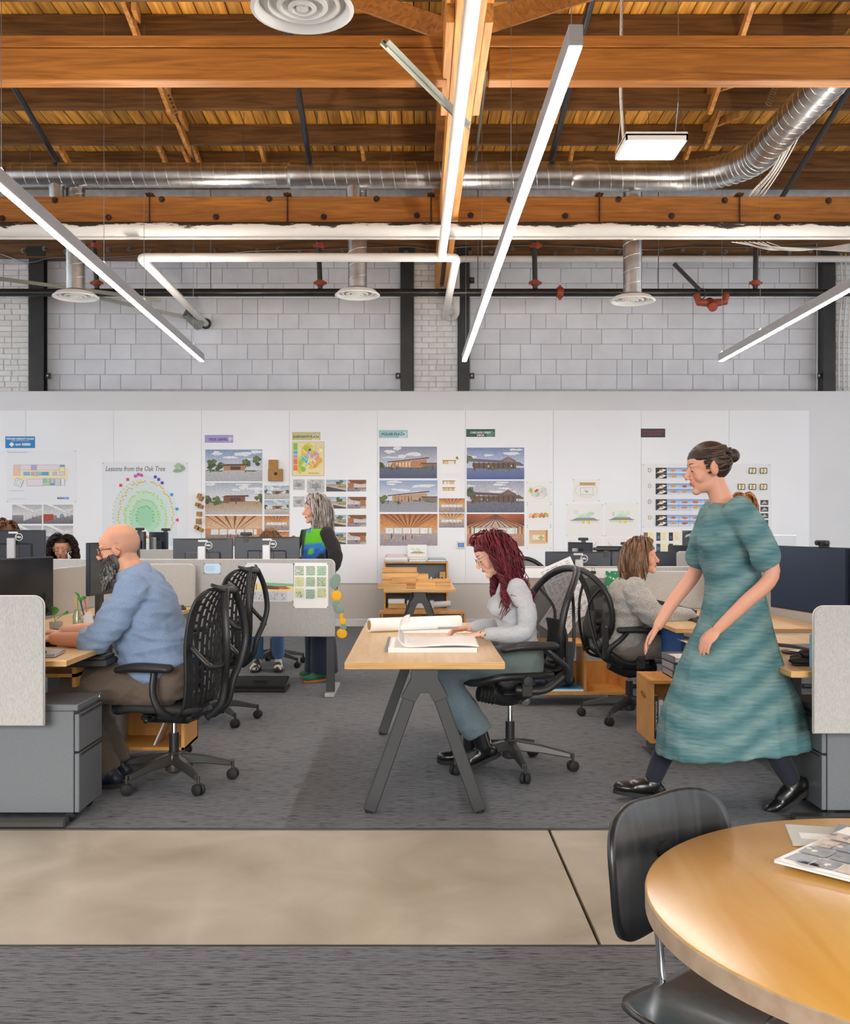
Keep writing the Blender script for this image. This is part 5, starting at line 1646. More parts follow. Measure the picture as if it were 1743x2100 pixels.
def a_table(label, x0, x1, y0, y1, z):
    o = thing('work_table', label, 'table', ((x0 + x1) / 2, (y0 + y1) / 2, 0), 0, 'maple tables on dark A-shaped legs')
    w, d = (x1 - x0) / 2, (y1 - y0) / 2
    t = MB().bb(-w, w, -d, d, z - 0.034, z, 0.002).build('tabletop', 'maple', o)
    MB().bb(-w - 0.0012, w + 0.0012, -d - 0.0012, d + 0.0012, z - 0.031, z - 0.003).build('edge_band', 'maple_edge', t)
    MB().bb(-0.04, 0.04, -d + 0.1, d - 0.1, z - 0.075, z - 0.034, 0.004).build('rail', 'leg_grey', o)
    a_leg(o, -d + 0.07, z - 0.034)
    a_leg(o, d - 0.1, z - 0.034)
    return o


TZ = 0.725
a_table('maple work table with dark A-shaped legs where the red haired woman draws', X(707, 4.81), X(1035, 4.81), 4.81, 6.84, TZ)
a_table('far maple work table stacked with small wooden boxes', X(787, 10.67), X(935, 10.67), 10.67, 12.5, TZ)
# wooden boxes on the far table
spec = [(-0.25, 10.80, 0.30, 0.20, 0.055, 0), (-0.13, 10.83, 0.25, 0.16, 0.06, 0.055), (-0.17, 11.28, 0.40, 0.24, 0.075, 0), (0.1, 10.86, 0.21, 0.18, 0.085, 0), (0.27, 10.88, 0.19, 0.18, 0.095, 0), (0.05, 11.3, 0.17, 0.2, 0.13, 0), (-0.18, 11.28, 0.38, 0.24, 0.05, 0.15), (-0.17, 11.28, 0.39, 0.24, 0.07, 0.077)]
for (cx, cy, w, d, h, zz), lab in zip(spec, ['flat orange wooden box at the left front of the far table', 'pale wooden box on top at the left front of the far table', 'lowest long wooden tray at the back left of the far table', 'pale wooden box in the middle front of the far table', 'slatted wooden box at the right front of the far table', 'tall wooden box behind the middle of the far table', 'top long wooden tray at the back left of the far table', 'middle long wooden tray at the back left of the far table']):
    o = thing('wooden_box', lab, 'box', (cx, cy, TZ + zz), 0, 'small wooden boxes on the far table')
    t = 0.012
    for nm, q in (('side', (-w / 2, w / 2, -d / 2, -d / 2 + t, 0, h)), ('side', (-w / 2, w / 2, d / 2 - t, d / 2, 0, h)), ('side', (-w / 2, -w / 2 + t, -d / 2 + t, d / 2 - t, 0, h)), ('side', (w / 2 - t, w / 2, -d / 2 + t, d / 2 - t, 0, h)), ('lid', (-w / 2 + t, w / 2 - t, -d / 2 + t, d / 2 - t, h * 0.8, h * 0.92))):
        MB().bb(*q, 0.0015).build(nm, 'oak_box', o)
    if 'slatted' in lab:
        for k in (0.33, 0.66): MB().bb(-w / 2, w / 2, -d / 2 - 0.002, -d / 2, h * k - 0.003, h * k + 0.003).build('groove', 'birch_edge', o)

# --- bookcase against the display wall
bc = thing('bookcase', 'maple bookcase full of samples against the display wall', 'bookcase', (0, 13.75, 0))
bw, bh, bd_ = 0.425, Z(1152, 13.6), 0.32
for nm, q in (('side_panel', (-bw, -bw + 0.022, -bd_ / 2, bd_ / 2, 0, bh - 0.022)), ('side_panel', (bw - 0.022, bw, -bd_ / 2, bd_ / 2, 0, bh - 0.022)), ('top', (-bw, bw, -bd_ / 2, bd_ / 2, bh - 0.022, bh)), ('shelf', (-bw + 0.022, bw - 0.022, -bd_ / 2, bd_ / 2, 0.5, 0.52)), ('shelf', (-bw + 0.022, bw - 0.022, -bd_ / 2, bd_ / 2, 0.28, 0.30)),
              ('shelf', (-bw + 0.022, bw - 0.022, -bd_ / 2, bd_ / 2, 0.03, 0.05))):
    MB().bb(*q, 0.002).build(nm, 'birch', bc)
MB().bb(-bw + 0.022, bw - 0.022, bd_ / 2 - 0.012, bd_ / 2, 0.02, bh - 0.02).build('back_panel', 'cab_grey', bc)
bn = thing('low_bench', 'low maple bench in front of the bookcase', 'bench', (X(865, 13.1), 13.1, 0))
MB().bb(-0.54, 0.54, -0.17, 0.17, 0.275, 0.305, 0.003).build('seat', 'birch', bn)
for s in (-1, 1): MB().bb(s * 0.54 - 0.012, s * 0.54 + 0.012, -0.17, 0.17, 0, 0.275, 0.002).build('side_panel', 'birch', bn)
MB().bb(-0.5, 0.5, 0.12, 0.14, 0.08, 0.275).build('back_rail', 'birch', bn)
zt = bh
for i, (x0, x1, h, z0, c, lab) in enumerate(((-0.42, -0.1, 0.02, 0, '#5b8f86', 'thin green binder at the bottom of the pile on the bookcase'), (-0.41, -0.11, 0.045, 0.02, '#d9dde2', 'white binder in the left pile on the bookcase'), (-0.4, -0.12, 0.02, 0.065, '#b9503c', 'red booklet on the left pile on the bookcase'), (-0.38, -0.16, 0.012, 0.085, '#e5e9ee', 'white booklet on top of the left pile on the bookcase'),
                                              (-0.09, 0.13, 0.03, 0, '#8fc1e0', 'light blue folder in the middle on the bookcase'), (-0.08, 0.12, 0.03, 0.03, '#e3d9c4', 'cream folder on the light blue folder on the bookcase'), (0.16, 0.4, 0.03, 0, '#3f5d7a', 'dark blue binder at the right on the bookcase'), (0.17, 0.39, 0.016, 0.03, '#5f8f8a', 'green grey binder on the dark blue binder on the bookcase'))):
    mat('binder_%d' % i, c, 0.5)
    o = thing('binder', lab, 'binder', ((x0 + x1) / 2, 13.7, zt + z0), 0.02 * (i % 3 - 1), 'binders piled on the bookcase')
    w = (x1 - x0) / 2
    MB().bb(-w, w, -0.12, 0.12, 0, h, 0.002).build('cover', 'binder_%d' % i, o)
    MB().bb(-w + 0.004, w - 0.004, -0.1215, 0.1, h * 0.2, h * 0.8).build('pages', 'paper', o)
sheet('sketch_sheet', 'white sheet with a yellow and grey elevation leaning above the bookcase', 'drawing', 836, 1117, 875, 1151, sketch, None, paper='#f1f1ef', kind=4, seed=70, Y=13.9)
for i in range(9):
    c = ['#3c3f44', '#c9c64a', '#e6e6e4', '#8d9299', '#2a2a2c', '#5b8f4a', '#d9512c', '#3b4350', '#2d2d30'][i]
    mat('spine_%d' % i, c, 0.5)
    o = MB().bb(-0.011, 0.011, -0.1, 0.1, 0, 0.15 + 0.02 * (i % 3), 0.001).build('small_book', 'spine_%d' % i, None, loc=(0.155 + i * 0.024, 13.72, 0.52))
    tag(o, ['charcoal', 'yellow green', 'white', 'grey', 'black', 'green', 'orange', 'dark blue', 'dark brown'][i] + ' book standing in the bookcase, number counted from the left hidden'.replace(', number counted from the left hidden', ' right compartment'), 'book', 'books in the bookcase')
tag(MB().bb(-0.04, 0.04, -0.1, 0.1, 0, 0.26, 0.002).build('wooden_block', 'oak_box', None, loc=(0.355 + 0.0, 13.75, 0.521)), 'upright wooden block at the right end of the bookcase shelf', 'block')
for i, (x0, x1, z0, z1, yy, mm, lab) in enumerate(((-0.37, -0.13, 0.30, 0.36, 13.68, 'oak_box', 'wooden sample stack on the bookcase middle shelf'), (-0.37, -0.15, 0.362, 0.42, 13.68, 'paper', 'white foam sample on the wooden stack in the bookcase'), (-0.12, 0.24, 0.30, 0.40, 13.68, 'paper_grey', 'grey paper stack on the bookcase middle shelf'), (-0.25, 0.38, 0.05, 0.17, 13.66, 'paper', 'white box on the lowest bookcase shelf'))):
    tag(MB().bb(x0, x1, yy - 0.1, yy + 0.1, z0, z1, 0.004).build('sample_stack', mm), lab, 'samples')
tag(MB().cyl((0.24, 13.6, 0.345), (0.46, 13.58, 0.36), 0.042, 18).build('paper_roll', 'paper_grey', None, True, 40), 'grey paper roll sticking out of the bookcase', 'roll')
tag(MB().bb(-0.4, 0.47, 13.4, 13.6, 0.62, 0.642, 0.002).build('wooden_board', 'oak_box'), 'long wooden board laid across the bookcase front', 'board')

# --- things on the centre table
m = MB()
ra = P(757, 1278, 6.2); ra.z = TZ + 0.043; rb = P(942, 1276, 6.42); rb.z = TZ + 0.043
d = (rb - ra).normalized()
o = thing('paper_roll', 'long cream paper roll lying across the work table', 'roll', ra)
m.tube([V((0, 0, 0)), rb - ra], 0.042, 24); m.build('roll', 'paper', o, True, 40)
MB().cyl(-d * 0.002, d * 0.004, 0.03, 20).build('core', 'cardboard', o)
cy = 5.45
dr = thing('drawing_set', 'thick curled set of white drawings on the work table', 'drawings', (X(872, cy), cy, TZ))
m = MB()
for k in range(5): m.bb(-0.19, 0.26, -0.26, 0.26, 0.0 + 0.0045 * k, 0.004 + 0.0045 * k)
m.build('sheets', 'paper', dr)
def curl(u, v):
    x = 0.27 - 0.50 * u
    y = -0.27 + 0.54 * v
    z = 0.026
    if u > 0.7:
        a = (u - 0.7) / 0.3 * 3.1
        r = 0.06
        x = 0.27 - 0.50 * 0.7 - r * math.sin(a)
        z = 0.026 + r * (1 - math.cos(a))
    y += 0.05 * (x - 0.27)
    z += 0.010 * math.sin(u * 5 + v * 2) * (1 - u)
    return V((x, y, z + 0.004))
MB().grid(curl, 36, 6).build('curled_sheet', 'paper', dr, True, solid=0.0012)
MB().bb(-0.205, -0.19, -0.26, 0.26, 0, 0.026).build('binding_edge', 'ink_grey', dr)
tag(MB().cyl((X(898, 5.75), 5.7, TZ + 0.075), (X(940, 5.75), 5.78, TZ + 0.07), 0.006, 10).build('pen', 'silver_plastic'), 'grey pen in the red haired woman\'s hand', 'pen')
tag(MB().bb(-0.42, 0.0, -0.15, 0.15, 0, 0.002).build('loose_sheet', 'paper', None, loc=(X(960, 6.5), 6.3, TZ + 0.001)), 'loose white sheet under the paper roll', 'paper')

# --- book cart on the right
cx0, cx1, cy0, cy1, cz0, cz1 = X(1334, 6.0), 2.2, 6.0, 6.38, 0.093, 0.464
ct = thing('book_cart', 'birch plywood book cart on casters beside the walking woman', 'cart', ((cx0 + cx1) / 2, (cy0 + cy1) / 2, 0))
w, d, t = (cx1 - cx0) / 2, (cy1 - cy0) / 2, 0.022
MB().bb(-w, w, -d, d, cz1 - t, cz1, 0.002).build('top', 'birch', ct)
MB().bb(-w, w, -d, d, cz0, cz0 + t, 0.002).build('bottom', 'birch', ct)
MB().bb(-w + t, w - t, d - t, d, cz0 + t, cz1 - t).build('back_panel', 'birch', ct)
MB().bb(w - t, w, -d, d, cz0 + t, cz1 - t, 0.002).build('side_panel', 'birch', ct)
hz0, hz1, hy = 0.335, 0.372, 0.06
m = MB(); m.bb(-w, -w + t, -d, d, cz0 + t, hz0); m.bb(-w, -w + t, -d, d, hz1, cz1 - t); m.bb(-w, -w + t, -d, -hy, hz0, hz1); m.bb(-w, -w + t, hy, d, hz0, hz1)
m.build('side_panel', 'birch', ct)
MB().tube([(-w - 0.001, hy * math.cos(a) * 1.0, (hz0 + hz1) / 2 + 0.0185 * math.sin(a)) for a in [2 * PI * i / 16 for i in range(16)]], 0.003, 5, True).build('hand_hole_rim', 'birch_edge', ct)


def caster(parent, x, y, r=0.036, m='wheel_grey', top=0.093):
    c = MB().cyl((x, y - 0.013, r), (x, y + 0.013, r), r, 18).build('caster', m, parent, True, 40)
    MB().bb(x - 0.018, x + 0.018, y - 0.02, y - 0.015, r, top - 0.004).bb(x - 0.018, x + 0.018, y + 0.015, y + 0.02, r, top - 0.004).bb(x - 0.028, x + 0.028, y - 0.028, y + 0.028, top - 0.006, top).build('fork', 'galv', c)
    MB().cyl((x, y - 0.021, r), (x, y + 0.021, r), 0.008, 8).build('axle', 'chrome', c)


for sx in (-1, 1):
    for sy in (-1, 1): caster(ct, sx * (w - 0.08), sy * (d - 0.06))
bks = [('#1c1a1a', 0.025, 0.252, 'black', 'REFORMING AN ARCHITECT'), ('#d9d8d2', 0.028, 0.228, 'white', 'HOLDING  Design Today'), ('#e0d8c4', 0.026, 0.215, 'cream', 'THE GREEN STUDIO'), ('#79b5d8', 0.018, 0.216, 'light blue', 'BUILDING'), ('#93b598', 0.028, 0.236, 'sage green', 'ASHRAE GreenGuide'), ('#3e5f7f', 0.038, 0.238, 'navy blue', ''), ('#a9c0a6', 0.016, 0.23, 'pale green', ''), ('#7f9fa8', 0.02, 0.24, 'grey blue', ''), ('#c7cdd0', 0.018, 0.235, 'silver', ''), ('#5a7d8c', 0.026, 0.24, 'slate', ''), ('#c9b9a0', 0.024, 0.23, 'tan', '')]
x = cx0 + t + 0.006
for i, (c, tw, h, nm, tt) in enumerate(bks):
    mat('cart_book_%d' % i, c, 0.45)
    o = thing('cart_book', nm + ' book standing in the birch cart', 'book', (x + tw / 2, 6.12, cz0 + t), 0, 'books in the birch cart')
    MB().bb(-tw / 2 + 0.0008, tw / 2 - 0.0008, -0.09, 0.09, 0, h, 0.0015).build('cover', 'cart_book_%d' % i, o)
    MB().bb(-tw / 2 + 0.003, tw / 2 - 0.003, -0.086, 0.0905, 0.003, h + 0.0005).build('pages', 'paper', o)
    if tt: txt(o, tt, min(0.016, tw * 0.62), (0, -0.0908, h * 0.52), 'ink_black' if i in (1, 2, 3) else 'ink_white', rot=(R(90), R(90), 0), name='spine_title', width=h * 0.7)
    x += tw + 0.001
o = tag(MB().bb(-0.13, 0.13, -0.1, 0.1, 0, 0.30, 0.003).build('file_box', 'cab_grey', None, loc=(2.0, 6.15, cz0 + t)), 'tall grey file box at the right inside the birch cart', 'box')
for i, (zz, c, lab) in enumerate(((0, '#8f9299', 'lowest grey document tray on the birch cart'), (0.045, '#a0a3aa', 'middle grey document tray on the birch cart'), (0.09, '#7f828a', 'top grey document tray on the birch cart'))):
    mat('tray_%d' % i, c, 0.4, 0.1)
    o = thing('document_tray', lab, 'tray', (1.68, 6.2, cz1 + zz), 0.03 * i, 'document trays on the birch cart')
    MB().bb(-0.16, 0.16, -0.12, 0.12, 0, 0.006).bb(-0.16, -0.154, -0.12, 0.12, 0, 0.04).bb(0.154, 0.16, -0.12, 0.12, 0, 0.04).bb(-0.16, 0.16, 0.114, 0.12, 0, 0.04).build('tray', 'tray_%d' % i, o)
    MB().bb(-0.14, 0.13, -0.115, 0.1, 0.006, 0.03).build('papers', 'paper_grey', o)
# paper trays poking from under the right desk
for i, (zz, lab) in enumerate(((0.64, 'upper thin folder tucked under the brown haired woman\'s desk'), (0.615, 'lower thin folder tucked under the brown haired woman\'s desk'))):
    tag(MB().bb(-0.1, 0.1, -0.14, 0.14, 0, 0.008, 0.002).build('folder', 'binder_5', None, loc=(1.78 + 0.03 * i, 6.44, zz)), lab, 'folder')

# --- storage cart with folded clothes behind the red haired woman
c2 = thing('storage_cart', 'low birch storage cart with folded clothes behind the red haired woman', 'cart', (1.2, 8.0, 0))
w, d = 0.43, 0.2
MB().bb(-w, 0.1, -d, d, 0.455, 0.48, 0.002).build('top', 'birch', c2)
MB().bb(-w, w, -d, d, 0.085, 0.11, 0.002).build('bottom', 'birch', c2)
MB().bb(-w, -w + 0.022, -d, d, 0.11, 0.455).build('side_panel', 'birch', c2)
MB().bb(w - 0.022, w, -d, d, 0.11, 0.25).build('side_panel', 'birch', c2)
MB().bb(0.08, 0.1, -d, d, 0.11, 0.455).build('divider', 'birch', c2)
MB().bb(-w, w, d - 0.02, d, 0.11, 0.3).build('back_panel', 'birch', c2)
for sx in (-1, 1):
    for sy in (-1, 1): caster(c2, sx * (w - 0.07), sy * (d - 0.05), 0.034, 'wheel_grey', 0.086)


def softroll(label, name, loc, L_, ry, rz_, m, rot=0.0, seed=0, cat='clothes'):
    r = random.Random(seed)
    mb = MB()
    def fn(u, v):
        a = 2 * PI * v
        x = (u - 0.5) * L_
        k = (1 - (2 * u - 1) ** 8) ** 0.5
        q = 1 + 0.07 * math.sin(u * 31) + 0.05 * mnoise.noise(V((u * 6, a, seed)))
        return V((x, math.cos(a) * ry * k * q, rz_ + math.sin(a) * rz_ * k * (q if math.sin(a) > -0.5 else 1)))
    mb.grid(fn, 40, 18)
    return tag(mb.build(name, m, None, True, loc=loc, rot=(0, 0, rot)), label, cat)


softroll('rolled navy puffer jacket, lower on the storage cart', 'folded_jacket', (1.05, 7.95, 0.135), 0.36, 0.14, 0.05, 'puffer_navy', 0.1, 3)
softroll('folded navy jacket in the middle of the pile on the storage cart', 'folded_jacket', (1.0, 7.98, 0.237), 0.32, 0.13, 0.042, 'puffer_navy', -0.05, 4)
softroll('folded grey sweatshirt on top of the pile on the storage cart', 'folded_sweatshirt', (1.0, 7.98, 0.322), 0.34, 0.13, 0.03, 'fabric_grey', 0.05, 5)
o = thing('ring_binder', 'light blue binder flat on the storage cart', 'binder', (1.08, 7.92, 0.11))
MB().bb(-0.18, 0.2, -0.12, 0.12, 0, 0.022, 0.003).build('cover', 'binder_blue', o)
MB().bb(-0.175, 0.195, -0.121, 0.1, 0.004, 0.018).build('pages', 'paper', o)

# --- wooden crate with books behind the man's chair
cr = thing('book_crate', 'birch crate with books on the floor behind the bearded man\'s chair', 'crate', (-1.66, 6.0, 0))
w, d, z0, z1 = 0.345, 0.18, 0.09, 0.38
for nm, q in (('bottom', (-w, w, -d, d, z0, z0 + 0.02)), ('side_panel', (-w, -w + 0.02, -d, d, z0, z1)), ('side_panel', (w - 0.02, w, -d, d, z0, z1)), ('back_panel', (-w, w, d - 0.02, d, z0, z1)), ('top', (-w, w, -d + 0.12, d, z1, z1 + 0.02))):
    MB().bb(*q, 0.002).build(nm, 'birch', cr)
for sx in (-1, 1):
    for sy in (-1, 1): caster(cr, sx * (w - 0.06), sy * (d - 0.05), 0.034, 'rubber', 0.09)
x = -1.98
for i in range(9):
    c = ['#2f3e63', '#c0a53c', '#b5523c', '#40404a', '#7a8a9a', '#d9d5cc', '#5a3a3a', '#2f5d73', '#8a8f96'][i]
    mat('crate_book_%d' % i, c, 0.5)
    tw = 0.022 + 0.006 * (i % 3)
    tag(MB().bb(0, tw, -0.1, 0.1, 0, 0.17 + 0.03 * (i % 2), 0.001).build('crate_book', 'crate_book_%d' % i, None, loc=(x, 5.98, 0.111)), ['navy', 'mustard', 'brick red', 'charcoal', 'grey blue', 'cream', 'maroon', 'teal', 'grey'][i] + ' book in the crate behind the bearded man\'s chair', 'book', 'books in the floor crate')
    x += tw + 0.002
tag(MB().bb(-0.004, 0.004, -0.12, 0.12, 0, 0.25).build('leaning_booklet', 'paper_grey', None, loc=(-1.5, 5.98, 0.112), rot=(0, R(24), 0)), 'pale booklet leaning in the crate behind the bearded man\'s chair', 'booklet')

# --- man's desk things
DZ1 = 0.745
o = thing('laptop', 'closed silver laptop at the near edge of the bearded man\'s desk', 'laptop', (-1.86, 4.9, DZ1), 0.1)
MB().bb(-0.155, 0.155, -0.105, 0.105, 0.002, 0.012, 0.003).build('base', 'silver_plastic', o)
MB().bb(-0.155, 0.155, -0.105, 0.105, 0.0125, 0.018, 0.003).build('lid', 'alu', o)
tag(MB().bb(-0.035, 0.035, -0.07, 0.07, 0, 0.009, 0.003).build('phone', 'black_soft', None, loc=(-1.80, 4.88, DZ1 + 0.019), rot=(0, 0, 0.4)), 'grey phone lying on the closed laptop', 'phone')
m = MB(); m.ell((0, 0, 0.03), (0.09, 0.07, 0.035)); m.ell((0.06, 0.01, 0.06), (0.06, 0.05, 0.022), (0, -0.3, 0.2))
tag(m.build('baseball_hat', 'black_soft', None, True, loc=(-2.03, 5.02, DZ1)), 'crumpled black hat beside the bearded man\'s hands', 'hat')
mat('gold_tin', '#b59a3a', 0.3, 0.8)
tag(MB().lathe([(0.034, 0), (0.034, 0.016), (0.03, 0.02), (0.001, 0.021)], 22).build('gold_tin', 'gold_tin', None, True, 40, loc=(-1.92, 5.12, DZ1)), 'small gold tin next to the black hat', 'tin')
o = thing('keyboard', 'dark keyboard under the bearded man\'s hands', 'keyboard', (-1.92, 5.5, DZ1), PI / 2)
MB().bb(-0.22, 0.22, -0.065, 0.065, 0, 0.016, 0.004).build('base', 'black_plastic', o)
m = MB()
for i in range(15):
    for j in range(5): m.bb(-0.21 + i * 0.028, -0.186 + i * 0.028, -0.056 + j * 0.023, -0.037 + j * 0.023, 0.016, 0.022)
tag(m.build('keys', 'graphite', o), None, None, None, 'stuff')
o = thing('potted_cutting', 'beige pot with a small green cutting on the bearded man\'s desk', 'plant', P(115, 1278, 5.9) * 1.0)
o.location = (X(115, 5.75), 5.75, DZ1)
MB().lathe([(0.028, 0), (0.032, 0.002), (0.036, 0.085), (0.031, 0.085), (0.029, 0.07), (0.001, 0.068)], 24).build('pot', 'clay_pot', o, True, 40)
def leafmesh(m, base, tip, wd, bend=0.02):
    a, b = V(base), V(tip)
    d = b - a
    s = d.cross(V((0.3, 1, 0.2))).normalized()
    n = s.cross(d).normalized()
    m.grid(lambda u, v: a + d * v + s * ((u - 0.5) * wd * math.sin(PI * min(v * 0.9 + 0.06, 1)) ** 0.8) + n * (bend * math.sin(PI * v) + 0.15 * wd * abs(u - 0.5)), 4, 8)
for bs, tp, wd in (((0, 0, 0.07), (-0.025, 0, 0.17), 0.05), ((0.005, 0, 0.1), (0.07, -0.01, 0.145), 0.016)):
    m = MB(); leafmesh(m, (V(bs) + V(tp)) * 0.5, tp, wd); m.tube([bs, (V(bs) + V(tp)) * 0.5], 0.002, 5); m.build('leaf', 'leaf', o, True)
o = thing('glass_jar', 'glass jar of water with a rooting cutting on the bearded man\'s desk', 'jar', (X(159, 5.85), 5.85, DZ1))
MB().lathe([(0.001, 0.002), (0.024, 0.002), (0.026, 0.01), (0.026, 0.11), (0.018, 0.128), (0.018, 0.145), (0.0165, 0.145), (0.0165, 0.128), (0.024, 0.108), (0.024, 0.006), (0.001, 0.006)], 24).build('jar', 'glass', o, True, 50)
mat('water_amber', '#c9a45a', 0.05, trans=0.8)
MB().lathe([(0.001, 0.007), (0.0232, 0.007), (0.0232, 0.045), (0.001, 0.045)], 20).build('water', 'water_amber', o, True, 40)
m = MB().tube(bez([(0, 0, 0.02), (0.004, 0, 0.12), (0.0, 0, 0.2), (0.006, 0, 0.235)], 5), 0.0022, 6); m.build('stem', 'leaf', o, True)
for tp, wd in (((0.05, 0, 0.215), 0.022), ((-0.018, 0.0, 0.245), 0.018), ((0.02, 0.01, 0.18), 0.014)):
    m = MB(); leafmesh(m, (0.003, 0, 0.2), tp, wd); m.build('leaf', 'leaf', o, True)
o = thing('pencil_stand', 'clear wedge pencil stand beside the glass jar', 'stand', (X(180, 5.9), 5.9, DZ1))
MB().prism([(-0.028, 0), (0.045, 0), (0.01, 0.13), (0.002, 0.13), (-0.02, 0.1)], (0, -0.03, 0), (1, 0, 0), (0, 0, 1), (0, 0.06, 0)).build('wedge', 'paper_grey', o)
for i, (x, tl, c) in enumerate(((-0.015, -0.35, '#e0a030'), (0.0, -0.25, '#2a2a2c'), (0.012, -0.15, '#d0503c'))):
    mat('pencil_%d' % i, c, 0.5)
    MB().cyl((x, -0.02, 0.05), (x + math.sin(tl) * 0.17, -0.02, 0.05 + math.cos(tl) * 0.17), 0.004, 7).build('pencil', 'pencil_%d' % i, o)
o = thing('mug', 'cream coffee mug in front of the bearded man\'s chest', 'mug', (X(222, 6.05), 6.05, DZ1))
MB().lathe([(0.001, 0.003), (0.032, 0.003), (0.038, 0.012), (0.04, 0.095), (0.037, 0.095), (0.035, 0.015), (0.001, 0.012)], 24).build('cup', 'ceramic', o, True, 40)
MB().tube(bez([(-0.037, 0, 0.08), (-0.06, 0, 0.078), (-0.068, 0, 0.05), (-0.055, 0, 0.026), (-0.037, 0, 0.024)], 5), 0.0055, 8).build('handle', 'ceramic', o, True)
m = MB(); m.ell((0, 0, 0.03), (0.045, 0.03, 0.028)); m.ell((0.05, 0.01, 0.035), (0.03, 0.025, 0.02))
tag(m.build('toy_car', 'black_soft', None, True, loc=(X(198, 6.1), 6.1, DZ1)), 'small dark desk toy left of the mug', 'toy')
tag(MB().bb(-0.012, 0.012, -0.012, 0.012, 0, 0.05, 0.004).ell((0, 0, 0.06), 0.012).build('red_marker_cup', 'coupling_red', None, loc=(X(186, 6.15), 6.15, DZ1)), 'small red figure behind the pencil stand', 'figure')
tag(MB().bb(-0.07, 0.07, -0.1, 0.1, 0, 0.022, 0.002).build('notebook', 'paper', None, loc=(X(205, 6.0), 5.93, DZ1)), 'white notebook under the mug handle', 'notebook')
m = MB(); m.tube(bez([(-2.0, 5.75, DZ1 + 0.03), (-1.98, 5.6, DZ1 + 0.05), (-1.9, 5.62, DZ1 + 0.04), (-1.86, 5.75, DZ1 + 0.03)], 6), 0.012, 8)
tag(m.build('headphones', 'black_soft', None, True), 'folded black headphones in front of the bearded man\'s hands', 'headphones')
desk_mouse('black mouse alone on the desk behind the bearded man', (X(370, 7.85), 7.8, 0.735), 0.2)
tag(MB().bb(-0.16, 0.16, -0.1, 0.1, 0, 0.035, 0.006).bb(-0.15, 0.15, -0.09, 0.09, 0.035, 0.05, 0.004).build('keyboard_tray', 'graphite', None, loc=(-1.72, 5.25, 0.655)), 'dark keyboard tray slung under the bearded man\'s desk', 'tray')
wbx = thing('under_desk_shelf', 'small wooden shelf under the bearded man\'s desk', 'shelf', (-1.86, 5.3, 0))
for zz in (0.60, 0.655): MB().bb(-0.14, 0.14, -0.12, 0.12, zz, zz + 0.018).build('board', 'birch', wbx)
MB().bb(0.12, 0.14, -0.12, 0.12, 0.55, 0.66).build('side_panel', 'birch', wbx)

# --- right desk things
DR = 0.70
m = MB()
for k in range(4):
    m.tube(bez([(1.80 + 0.04 * k, 6.2, DR + 0.3), (1.86 + 0.02 * k, 6.0, DR + 0.1 - 0.02 * k), (1.95 - 0.05 * k, 5.8, DR + 0.02), (2.05, 5.55 - 0.06 * k, DR + 0.02), (2.1 + 0.02 * k, 5.3, DR + 0.012)], 7), 0.0032, 5)
tag(m.build('desk_cables', 'cable_black', None, True), 'tangle of black cables on the right desk', 'cables')
tag(MB().lathe([(0.001, 0), (0.085, 0), (0.09, 0.012), (0.001, 0.016)], 28).build('round_charger', 'graphite', None, True, 40, loc=(2.0, 5.35, DR)), 'round dark pad on the right desk', 'pad')
tag(MB().bb(-0.05, 0.05, -0.04, 0.04, 0, 0.002).build('note_slip', 'paper', None, loc=(2.0, 5.33, DR + 0.017), rot=(0, 0, 0.3)), 'white slip of paper on the round dark pad', 'paper')
m = MB(); m.ell((0, 0, 0.02), (0.09, 0.05, 0.022)); m.ell((0.02, 0, 0.05), (0.06, 0.035, 0.025), (0.3, 0.2, 0)); m.bb(-0.08, 0.06, -0.05, -0.03, 0.0, 0.012, 0.003)
tag(m.build('black_pouch', 'black_soft', None, True, 50, loc=(X(1655, 4.9), 4.9, DR)), 'crumpled black pouch beside the right felt screen', 'pouch')
m = MB(); m.tube(bez([(0, 0, 0.02), (0.05, 0.02, 0.04), (0.11, 0.05, 0.03), (0.16, 0.0, 0.02)], 6), 0.014, 8); m.ell((0, 0, 0.022), (0.035, 0.03, 0.02)); m.ell((0.16, 0, 0.022), (0.035, 0.03, 0.02))
tag(m.build('headset', 'black_soft', None, True, loc=(1.86, 5.0, DR)), 'black headset lying on the right desk', 'headset')
tag(MB().bb(-0.05, 0.05, -0.012, 0.012, 0, 0.16, 0.004).build('wipes_pack', 'binder_4', None, loc=(X(1683, 4.78), 4.78, DR)), 'pale blue pack standing behind the right felt screen', 'pack')
o = thing('swivel_stand', 'dark swivel monitor stand on the brown haired woman\'s desk', 'stand', (1.9, 7.0, 0.727))
MB().bb(-0.06, 0.06, -0.05, 0.05, 0, 0.012, 0.003).build('base', 'black_plastic', o)
MB().cyl((0, 0, 0.01), (0, 0, 0.07), 0.02).build('post', 'graphite', o, True, 40)
MB().bar((0, 0, 0.06), (-0.28, 0.1, 0.13), 0.03, 0.03, ch=0.006).build('arm', 'black_plastic', o)
MB().cyl((-0.28, 0.1, 0.1), (-0.28, 0.1, 0.17), 0.022).build('joint', 'graphite', o, True, 40)
o = thing('keyboard', 'dark keyboard in front of the brown haired woman', 'keyboard', (1.92, 6.9, 0.727), PI / 2)
MB().bb(-0.2, 0.2, -0.06, 0.06, 0, 0.014, 0.004).build('base', 'black_plastic', o)
m = MB()
for i in range(14):
    for j in range(5): m.bb(-0.19 + i * 0.0275, -0.166 + i * 0.0275, -0.052 + j * 0.022, -0.034 + j * 0.022, 0.014, 0.019)
tag(m.build('keys', 'graphite', o), None, None, None, 'stuff')
desk_mouse('black mouse under the brown haired woman\'s hand', (X(1445, 6.62), 6.6, 0.727), 0.1)
